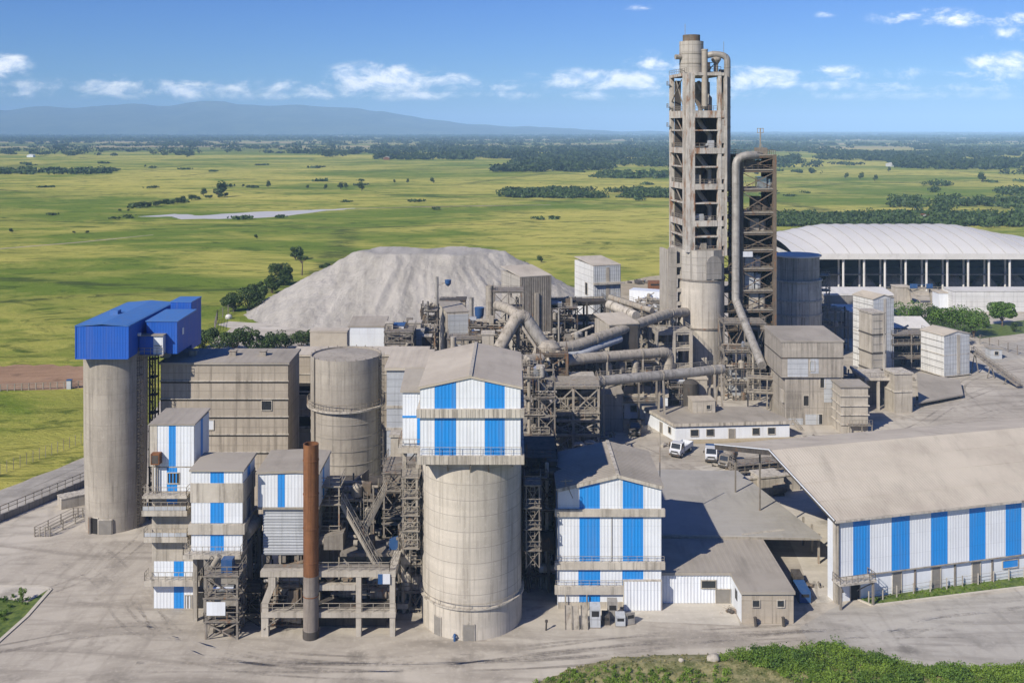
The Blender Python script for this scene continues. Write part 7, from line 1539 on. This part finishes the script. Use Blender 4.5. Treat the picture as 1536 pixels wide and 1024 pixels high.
# braced bay in the sun below it
frame('braced_bay', 'sunlit braced steel bay with three decks right of the striped hall', 'steel frame', PX(822, 186), 186, 0, 9.4, 7, [3.6, 6.3, PZ(618, 186), PZ(578, 186)], nx=3, col=.4, mat='steel_lt', deck=.22, beam=.36, bracew=.2)
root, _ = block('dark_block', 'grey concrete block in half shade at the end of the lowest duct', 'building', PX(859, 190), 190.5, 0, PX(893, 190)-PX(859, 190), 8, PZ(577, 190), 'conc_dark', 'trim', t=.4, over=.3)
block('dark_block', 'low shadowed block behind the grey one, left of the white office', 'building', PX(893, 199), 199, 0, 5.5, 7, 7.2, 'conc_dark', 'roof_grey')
block('white_shed', 'small white shed with a tan roof behind the left end of the white office', 'shed', PX(936, 208), 208, math.radians(-8), 9, 7, 4.8, 'white', 'roof_tan', wins=[('f', 2, 1.6, 1.2, 1.2), ('f', 5, .05, 1.2, 2.2, dict(door=True, mat='grey_door'))])
root = thing('curved_chute', 'pale curved chute shells lying on a low steel table below the braced bay', 'chute', (PX(866, 178), 178, 0))
mb = MB(); x0 = PX(858, 178); mb.box(x0-1.5, x0+5.2, 176.5, 181, 2.2, 2.45); mb.build('table', 'steel_lt', root)
for a in (-1.2, 1.8, 4.9): mb = MB(); mb.box(x0+a-.15, x0+a+.15, 176.7, 177, 0, 2.19); mb.bar((x0+a, 176.8, .1), (x0+a+1.4, 176.8, 2.1), .12); mb.build('leg', 'steel_lt', root)
for i in range(2):
    mb = MB(); cxq = x0+1.2+2.0*i; n = 10
    for j in range(n):
        a0, a1 = math.pi*.05+math.pi*.6*j/n, math.pi*.05+math.pi*.6*(j+1)/n
        mb.prism([(cxq+2*math.cos(a1), 177+i), (cxq+2*math.cos(a0), 177+i), (cxq+2*math.cos(a0), 178.6+i), (cxq+2*math.cos(a1), 178.6+i)], [2.5+1.7*math.sin(a1)]+[2.5+1.7*math.sin(a0)]*2+[2.5+1.7*math.sin(a1)], [2.7+1.7*math.sin(a1)]+[2.7+1.7*math.sin(a0)]*2+[2.7+1.7*math.sin(a1)])
    mb.build('shell', 'dusty', root)
# dark gap between the great silo and the gable hall
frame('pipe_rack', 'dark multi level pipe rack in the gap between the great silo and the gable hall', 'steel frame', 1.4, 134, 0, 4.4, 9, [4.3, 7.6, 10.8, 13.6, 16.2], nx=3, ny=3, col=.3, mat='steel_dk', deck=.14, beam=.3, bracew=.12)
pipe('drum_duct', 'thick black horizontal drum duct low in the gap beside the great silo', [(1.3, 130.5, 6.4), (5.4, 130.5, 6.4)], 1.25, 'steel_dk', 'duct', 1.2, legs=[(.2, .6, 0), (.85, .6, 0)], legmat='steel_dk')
root = thing('gap_machinery', 'pale machine tops glinting inside the dark gap beside the great silo', 'machine', (3.6, 133, 11.3))
for i in range(4): mb = MB(); mb.box(2.2+.75*i, 2.75+.75*i, 134.2, 134.9, 10.81, 11.6+.25*(i % 2)); mb.build('casing', 'trim', root)
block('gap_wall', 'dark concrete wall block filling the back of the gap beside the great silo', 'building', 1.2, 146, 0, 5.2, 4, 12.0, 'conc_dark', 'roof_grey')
root = thing('marker_post', 'tiny dark post standing on the ground right of the great silo', 'post', (*G(819, 945), 0)); x, y = G(819, 945); mb = MB(); mb.tube([(x, y, 0), (x+.05, y, 1.0)], .1, 8); mb.lathe(x+.05, y, [(.17, 1.0), (.17, 1.25), (0, 1.3)], 8); mb.build('pole', 'steel_dk', root)
x, y = G(682, 961); root = thing('hydrant', 'tiny blue hydrant at the foot of the great silo', 'hydrant', (x, y, 0)); mb = MB(); mb.lathe(x, y, [(.16, 0), (.14, .6), (.2, .65), (.12, .85), (0, .9)], 10); mb.build('body', 'car_blue', root); mb = MB(); mb.tube([(x-.28, y, .5), (x+.28, y, .5)], .09, 8); mb.build('outlet', 'chrome', root)
# ================================================================== blocks on the skyline of the plant
def tblock(name, lab, px, py_top, pxl, pxr, Y, th, h_extra=0, **kw):
    x = PX(px, Y); t = math.radians(th); kr = (pxr-768)/F; kl = (pxl-768)/F
    w = (kr*Y-x)/(math.cos(t)-kr*math.sin(t)); d = (kl*Y-x)/(-math.sin(t)-kl*math.cos(t))
    return block(name, lab, kw.pop('cat', 'tower'), x, Y, t, w, d, PZ(py_top, Y), **kw), w, d
(r1, M1), w1, d1 = tblock('process_block', 'tall grey windowless block before the mound, lit on its left side', 780, 416, 752, 827, 235, 22, wall='conc_crown', roof='roof_tan', rise=.0, mono=1.0, t=.15, over=.1)
mb = MB(M1); mb.corr((.05, -.02, 0), UX, UZ, (0, -1, 0), w1-.1, 0, PZ(416, 235)-.1, 0, .55, .05); mb.build('cladding', 'steel', r1)  # right face clad darker, its shade put into the colour
mb = MB(M1); mb.box(w1*.46, w1*.58, -.5, -.05, 4, PZ(441, 235)); mb.build('pilaster', 'dusty', r1)
window(r1, M1, 'l', d1*.45, PZ(450, 236), 1.2, 2.4, (w1, d1), mat='dark'); window(r1, M1, 'l', d1*.12, PZ(462, 236), 2.2, 2.6, (w1, d1), mat='dark')
(r2, M2_), w2, d2 = tblock('process_block', 'pale block with a brown strip and a ledge, right of the mound', 890, 399, 862, 931, 268, 18, wall='pale_clad', roof='roof_tan', mono=.8, t=.15, over=.1)
mb = MB(M2_); mb.corr((.05, -.02, 0), UX, UZ, (0, -1, 0), w2-.1, 0, PZ(399, 268)-.1, 0, .55, .05); mb.build('cladding', 'grey_clad', r2)  # greyer sheet carries the shade of the right face
mb = MB(M2_); mb.box(w2*.46, w2*.58, -.16, -.05, 2, PZ(402, 268)); mb.build('pilaster', 'dusty', r2)
mb = MB(M2_); mb.box(-.1, w2+.8, -.9, -.06, PZ(428, 267), PZ(425, 267)); mb.build('ledge', 'trim', r2); window(r2, M2_, 'l', d2*.35, PZ(444, 270), 1.6, 3.2, (w2, d2), mat='dark')
(r3, M3_), w3, d3 = tblock('process_block', 'low grey block with bluish panels at the foot of the mound', 670, 469, 652, 703, 226, 14, wall='conc_plain', roof='roof_grey', mono=.7, t=.15, over=.1)
mb = MB(M3_); mb.box(.3, w3-.1, -.06, -.001, PZ(512, 226), PZ(472, 226)); mb.build('panel', 'grey_clad', r3)
window(r3, M3_, 'f', w3*.62, PZ(526, 226), 1.8, 1.4, (w3, d3), mat='car_white')
block('back_shed', 'long flat dark roofed shed on the slope behind the low grey block', 'shed', PX(660, 238), 238, 0, 6, 5, PZ(452, 238), 'conc_plain', 'steel_dk')
def stack(name, lab, px, pt, pb, Y, rpx, mat, cat='chimney', bands=4, top=None):
    x = PX(px, Y); r = rpx*Y/F; z0, z1 = max(0, PZ(pb, Y)), PZ(pt, Y); rt = thing(name, lab, cat, (x, Y, z0)); mb = MB(); mb.lathe(x, Y, [(r, z0), (r, z1), (r*.82, z1), (r*.8, z1-1), (0, z1-1)], 18); mb.build('shaft', mat, rt); mb = MB()
    for i in range(bands): z = z0+(z1-z0)*(i+.7)/bands; mb.lathe(x, Y, [(r, z-.12), (r*1.08, z-.12), (r*1.08, z+.12), (r, z+.12)], 18)
    mb.build('band', top or mat, rt); return rt
stack('stack', 'banded dusty chimney before the mound, left of the tall grey block', 734, 428, 520, 216, 5.5, 'dusty', bands=9)
stack('stack', 'small grey chimney with a flat cap right of the low grey block', 707, 446, 500, 226, 3.4, 'galv', bands=2)
stack('stack', 'slim pale chimney rising behind the left side of the low grey block', 655.5, 415, 520, 229, 2.3, 'galv', bands=5)
root = thing('floodlight', 'dark blue floodlight on an arm of the slim pale chimney', 'lamp', tuple(W(672, 424, 229))); mb = MB(); q = W(672, 425, 229); mb.lathe(q.x, q.y, [(0, q.z+.8), (.75, q.z+.8), (.7, q.z), (.35, q.z-.5), (0, q.z-.7)], 14); mb.build('lamp_shade', 'car_blue', root); mb = MB(); mb.bar(W(657, 428, 229), W(669, 424, 229), .18); mb.bar(W(657, 424, 229), W(669, 424, 229), .1); mb.build('arm', 'steel_lt', root)
root = thing('blue_hopper', 'dark blue pointed hopper between the small chimney and the banded chimney', 'hopper', tuple(W(719, 470, 222))); q = W(719, 470, 222); mb = MB(); mb.lathe(q.x, q.y, [(0, PZ(461, 222)), (1.1, PZ(461, 222)), (1.0, PZ(472, 222)), (.25, PZ(490, 222))], 14); mb.build('bin', 'car_blue', root); mb = MB(); mb.box(q.x-.9, q.x+.9, 221.4, 222.6, 10, PZ(490, 222)); mb.build('stand', 'steel_dk', root)
root = thing('water_tank', 'small bright blue and white tank below the blue hopper', 'tank', tuple(W(716, 500, 219))); q = W(716, 500, 219); mb = MB(); mb.tube([(q.x-.9, q.y, q.z+.2), (q.x+.8, q.y, q.z+.2)], .65, 14); mb.build('shell', 'car_white', root); mb = MB(); mb.lathe(q.x-.9, q.y, [(.7, q.z-.5), (.7, q.z+.7), (0, q.z+.9)], 12); mb.build('head', 'car_blue', root); mb = MB(); mb.box(q.x-1, q.x+1, 218.4, 219.6, 0, q.z-.5); mb.build('stand', 'conc_plain', root)
frame('chimney_platform', 'railed steel platforms wrapped around the banded chimney', 'platform', PX(741, 214), 214, 0, 6.2, 5, [6, 11, PZ(488, 214), PZ(463, 214), PZ(436, 214)], nx=3, col=.35, mat='steel', deck=.2, beam=.3, bracew=.14)
frame('rail_gallery', 'railed gallery of steelwork in front of the low grey block', 'platform', PX(672, 205), 205, 0, 9, 4, [5, 9, PZ(507, 205)], nx=4, col=.3, mat='steel', deck=.2, beam=.3, bracew=.14)
block('plinth_house', 'small concrete plinth house at the foot of the banded chimney', 'plinth', PX(723, 203), 203, 0, 2.4, 3, PZ(502, 203), 'conc_plain', 'trim')
frame('cross_gallery', 'long bridge gallery between the grey block and the pale block', 'steel frame', PX(826, 246), 246, math.radians(5), 13.5, 5, [5, 9.5, 13.5, PZ(452, 246)], nx=4, col=.45, mat='steel_dk', deck=.3, beam=.5, bracew=.16)
pipe('gallery', 'enclosed flat conveyor gallery crossing before the pale block', [W(824, 456, 250), W(905, 450, 252)], 1.1, 'steel_lt', 'conveyor', 4, n=6)
(r4, M4_), w4, d4 = tblock('duct_house', 'shed like house under the long fat duct, its right side painted dark as shade', 914, 488, 892, 957, 216, 16, wall='conc_plain', roof='roof_tan', mono=.8, t=.2, over=.2, cat='building')
mb = MB(M4_); mb.box(.02, w4-.02, -.06, -.001, .5, PZ(490, 216)); mb.build('panel', 'steel_dk', r4)  # dark panel stands for the shade on this side
pipe('tank_tube', 'cream horizontal tank tube above the long fat duct', [W(914, 457, 238), W(954, 474, 228)], 1.15, 'trim', 'tank', 0, legs=[(.2, .6, 0), (.8, .6, 0)])
pipe('belt_gallery', 'railed belt gallery slanting down to the tall tower', [W(915, 446, 246), W(978, 466, 234)], .8, 'steel_lt', 'conveyor', 2.2, legs=[(.3, .8, 0), (.8, .8, 0)], n=6, rail=True)
block('white_lorry_box', 'long white box container on the bare ground left of the tall tower', 'container', PX(944, 340), 340, math.radians(-24), 11, 5, 5.6, 'white', 'white', t=.1, over=.02)
for i, (px, py, Y, r, h, m_) in enumerate(((966, 462, 0, 1.0, 3.4, 'car_white'), (975, 464, 0, 1.1, 4.4, 'chrome'), (984, 466, 0, 1.2, 3.8, 'car_white'))):
    x, y = G(px, py); rt = thing('silo_tank', ['small white upright tank beside the white container', 'shiny upright tank in the middle of the three by the tower pier', 'fat white upright tank nearest the tower pier'][i], 'tank', (x, y, 0)); mb = MB(); mb.lathe(x, y, [(r, 0), (r, h), (.3, h+.8), (0, h+.85)], 16); mb.build('shell', m_, rt); mb = MB(); mb.lathe(x, y, [(r*1.04, h*.5), (r*1.04, h*.56)], 16); mb.build('band', 'steel', rt)
cabinet('digger_cab', 'rusty machine body parked on the bare ground near the tower pier', 'machine', 983, 434, 5, 3, 2.6, 'rust', .4)
block('tool_shed', 'flat concrete shed on the bare ground behind the tanks', 'shed', PX(955, 300), 300, 0, 9, 4, 2.4, 'conc_plain', 'roof_tan')
# jumble at the left middle
block('white_house', 'pale house block with a greenish roof edge, behind the round silo', 'building', PX(523, 205), 205, 0, PX(577, 205)-PX(523, 205), 6, PZ(491, 205), 'white', 'roof_grey', mono=.9, t=.3, over=.1)
block('tan_house', 'tan box block to the left of the pale house, behind the round silo', 'building', PX(465, 198), 198, math.radians(-3), PX(521, 198)-PX(465, 198), 2.5, PZ(498, 198), 'roof_tan', 'roof_tan', mono=.1, t=.25, over=.1)
frame('equipment_frame', 'steel equipment frame with three decks right of the pale house', 'steel frame', PX(578, 200), 200, 0, 5.4, 6, [8, 13, PZ(513, 200), PZ(497, 200)], nx=2, col=.4, mat='steel', deck=.25, beam=.4, bracew=.2)
for i, (px, pt, pb, Y, w, m_, lab) in enumerate(((584, 485, 497, 202, 1.4, 'conc_plain', 'pale square housing at the left on the equipment frame'), (596, 489, 497, 203, 2.6, 'car_white', 'white housing with a blue lid at the middle of the equipment frame'), (590, 504, 513, 201, 2.2, 'chrome', 'silver housing on the middle deck of the equipment frame'), (628, 497, 535, 206, 2.0, 'grey_clad', 'slim grey cupboard right of the equipment frame'), (622, 485, 530, 212, 2.6, 'conc_plain', 'pale concrete kiosk behind the slim grey cupboard'), (640, 505, 535, 205, 1.8, 'steel_dk', 'dark box at the left foot of the low grey block'), (645, 492, 500, 222, 3.0, 'steel_lt', 'flat topped housing behind the dark box by the low grey block'))):
    x = PX(px, Y); z0 = max(0, PZ(pb, Y)); z0 = 0 if pb > 525 else z0; z1 = PZ(pt, Y); rt = thing('housing', lab, 'housing', (x, Y, z0)); mb = MB(); mb.box(x-w/2, x+w/2, Y, Y+w, z0, z1); mb.build('body', m_, rt); mb = MB(); mb.box(x-w/2-.15, x+w/2+.15, Y-.15, Y+w+.15, z1+.003, z1+.25); mb.build('lid', 'car_blue' if i == 1 else 'trim', rt); mb = MB(); mb.box(x-w*.3, x+w*.3, Y-.05, Y, z0+(z1-z0)*.3, z0+(z1-z0)*.75); mb.build('door', 'steel', rt)
pipe('drain_pipe', 'bent dark pipe across the lower deck of the equipment frame', [W(582, 530, 199.5), W(592, 520, 199.5), W(604, 532, 199.5), W(612, 514, 199.5)], .35, 'steel_lt', 'pipe', 0, n=8)
pipe('support_post', 'pale round post behind the peak of the striped hall roof', [W(680, 530, 175), W(680, 505, 175)], .5, 'conc_plain', 'post', 0, n=10)
# service level right of the junction tower
frame('valve_deck', 'cluttered valve deck between the level duct and the lowest duct', 'platform', PX(905, 205), 205, math.radians(3), 11, 5, [4.6, 9.0], nx=4, col=.35, mat='steel', deck=.25, beam=.35, brace=False)
for i, (px, Y, z, r, m_, lab) in enumerate(((912, 206, 9.0, .9, 'galv', 'left round vessel on the valve deck'), (930, 207, 9.0, 1.1, 'steel', 'middle dark round vessel on the valve deck'), (953, 208, 9.0, .8, 'dusty', 'right round vessel on the valve deck'), (1036, 212, 0, 1.7, 'steel_dk', 'dark round vessel on the ground behind the white office roof cabin'), (1005, 216, 0, 1.9, 'steel_lt', 'pale round vessel on the ground left of the round tower shaft'))):
    x = PX(px, Y); h = 2.6 if z else 6.5; rt = thing('vessel', lab, 'vessel', (x, Y, z)); mb = MB(); mb.lathe(x, Y, [(r, z), (r, z+h), (r*.5, z+h+.6), (0, z+h+.7)], 16); mb.build('shell', m_, rt); mb = MB(); mb.tube([(x, Y-r*.8, z+h*.6), (x, Y-r*1.6, z+h*.6), (x, Y-r*1.6, z+.2)], .22, 8); mb.build('outlet_pipe', 'steel_lt', rt)
frame('tower_skirt', 'concrete decks on columns at the left foot of the round tower shaft', 'concrete frame', PX(985, 229), 229, math.radians(6), 8, 6, [5.5, 10.2, PZ(497, 229)], nx=3, col=.7, mat='conc_plain', deck=.35, beam=.5, brace=False)
block('pump_house', 'grey flat roofed pump house in front of the round tower shaft', 'building', PX(1000, 222), 222, 0, 9, 6, 4.6, 'conc_plain', 'roof_tan', wins=[('f', 2.5, 1.5, 1.2, 1.2)])
stairs('stairs', 'pale stairs beside the right end of the white office', W(1218, 668, 199), W(1190, 632, 200), (0, 1.2, 0))
frame('walkway', 'railed walkway on posts between the tank and the mill building', 'walkway', PX(1122, 214), 214, math.radians(-12), 8, 2, [4.2, 7.2], nx=3, col=.25, mat='steel_lt', deck=.2, beam=.25, brace=False)
# ================================================================== left roadside
a0, b0, c0 = G(-60, 806), G(0, 782), G(131, 727)
root = thing('road_wall', 'low dark retaining wall with a railing along the road at left', 'wall', (*b0, 0))
mb = MB()
for p, q in ((a0, b0), (b0, c0)): mb.bar((*p, .55), (*q, .55), .4, 1.1)
mb.build('wall', 'conc_dark', root); mb = MB(); mb.rail([(*a0, 1.1), (*b0, 1.1), (*c0, 1.1)], 1.25, 1.6, .09); mb.build('railing', 'steel', root)
a0, b0, c0 = G(-60, 736), G(0, 712), G(130, 662)
root = thing('fence', 'thin pale mesh fence at the edge of the green field by the road at left', 'fence', (*b0, 0))
for p, q in ((a0, b0), (b0, c0)):
    for i in range(14): mb = MB(); x, y = p[0]+(q[0]-p[0])*i/14, p[1]+(q[1]-p[1])*i/14; mb.box(x-.035, x+.035, y-.035, y+.035, 0, 2.1); mb.build('post', 'steel', root)
mb = MB()
for p, q in ((a0, b0), (b0, c0)):
    for z in (.5, 1.1, 1.7, 2.2): mb.bar((*p, z), (*q, z), .012)
mb.build('wire', 'steel_lt', root)
root = thing('fence', 'grey post and rail fence between the brown soil and the green field', 'fence', (*G(60, 584), 0))
a0, b0 = G(-120, 592), G(128, 581)
for i in range(24): mb = MB(); t = i/23; x, y = a0[0]+(b0[0]-a0[0])*t, a0[1]+(b0[1]-a0[1])*t; mb.box(x-.09, x+.09, y-.09, y+.09, 0, 1.6); mb.build('post', 'steel_lt', root)
mb = MB()
for z in (.5, 1.0, 1.5): mb.bar((*a0, z), (*b0, z), .09)
mb.build('rail', 'steel_lt', root)
x, y = G(104, 583); root = thing('gate_box', 'small blue grey box at the fence left of the tall silo', 'box', (x, y, 0)); mb = MB(); mb.box(x-.5, x+.5, y-.4, y+.4, 0, 2.0); mb.build('body', 'grey_clad', root); mb = MB(); mb.box(x-.6, x+.6, y-.5, y+.5, 2.003, 2.15); mb.build('lid', 'car_blue', root)
root = thing('fence', 'short mesh fence at the lower left foot of the grey mound', 'fence', (*G(325, 492), 0))
fpts = [G(322, 497), G(326, 480), G(350, 468)]
mb = MB()
for p, q in zip(fpts[:-1], fpts[1:]):
    for z in (.6, 1.4, 2.2, 3.0): mb.bar((*p, z), (*q, z), .08)
mb.build('mesh', 'steel', root)
for p, q in zip(fpts[:-1], fpts[1:]):
    for i in range(4): x, y = p[0]+(q[0]-p[0])*i/3, p[1]+(q[1]-p[1])*i/3; mb = MB(); mb.box(x-.12, x+.12, y-.12, y+.12, 0, 3.2); mb.build('post', 'steel', root)
x, y = G(343, 478); root = thing('boulder', 'pale round rock by the fence at the foot of the mound', 'boulder', (x, y, 0)); mb = MB(); mb.lathe(x, y, [(0, 0), (1.0, .1), (1.1, .8), (.7, 1.3), (0, 1.5)], 9); mb.build('rock', 'roof_pale', root)
# mesh pen by the tall silo
p = [G(52, 805), G(75, 804.5), G(131, 776), G(110, 776)]
root = thing('mesh_pen', 'open mesh pen of grey posts on the yard left of the tall silo', 'pen', (*p[0], 0))
for a in range(4):
    q0, q1 = Vector((*p[a], 0)), Vector((*p[(a+1) % 4], 0)); n = 3
    for i in range(n): mb = MB(); q = q0.lerp(q1, i/n); mb.box(q.x-.07, q.x+.07, q.y-.07, q.y+.07, 0, 1.5); mb.build('post', 'steel_lt', root)
mb = MB(); pv_ = [Vector((*q, 0)) for q in p]
for a in range(4):
    for z in (.1, .55, 1.0, 1.5): mb.bar(pv_[a]+UZ*z, pv_[(a+1) % 4]+UZ*z, .05)
mb.build('mesh', 'steel', root)
block('concrete_bay', 'low concrete box bay between the mesh pen and the tall silo', 'bay', PX(92, 158), 158, math.radians(38), 6, 2.4, 1.6, 'conc_plain', 'trim', t=.12, over=.05)
# far houses
for i, (px, py, w, m_, lab) in enumerate(((1332, 250, 22, 'pale_clad', 'pale long roofed house among the far woods right of the lattice tower'), (40, 236, 14, 'white', 'white house in the far fields at the left edge'), (210, 211, 30, 'white', 'white house speck in the far woods at left'), (1190, 196+10, 26, 'white', 'pale house speck in the distance right of the tower'), (575, 240, 12, 'rust', 'reddish roofed hut beside the dark woods in the middle distance'))):
    x, y = G(px, py); block('far_house', lab, 'house', x, y, 0, w, 10, 4.5, m_, 'roof_pale', rise=2.0)
x, y = G(1225, 333); block('far_house', 'small house among the scrub just above the arched hall', 'house', PX(1372, 640), 640, .1, 14, 9, 4, 'pale_clad', 'rust', rise=2.0)
exec_racks()
for lab, pxa, pxb, Y, top in (('long dark block added as shade behind the level duct in the middle of the plant', 858, 984, 224, 552), ('dark block added as shade behind the dusty pipe bay at the right of the striped hall', 783, 833, 177, 606), ('dark block added as shade at the foot of the lattice tower behind the tank', 1086, 1142, 234, 548), ('dark block added as shade behind the pipe bay right of the pale house', 598, 650, 224, 508), ('dark block added as shade behind the low grey block and banded chimney', 700, 756, 224, 506), ('dark block added as shade under the cross gallery behind the pale block', 828, 905, 256, 488)):  # blocks added to fill bright gaps behind the racks with shade
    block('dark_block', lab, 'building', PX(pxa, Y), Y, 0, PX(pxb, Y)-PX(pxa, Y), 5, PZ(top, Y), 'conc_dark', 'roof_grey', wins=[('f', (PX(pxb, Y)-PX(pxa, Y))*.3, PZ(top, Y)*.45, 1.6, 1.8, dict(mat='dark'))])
for o in list(bpy.data.objects):
    if '_w' in o: del o['_w']
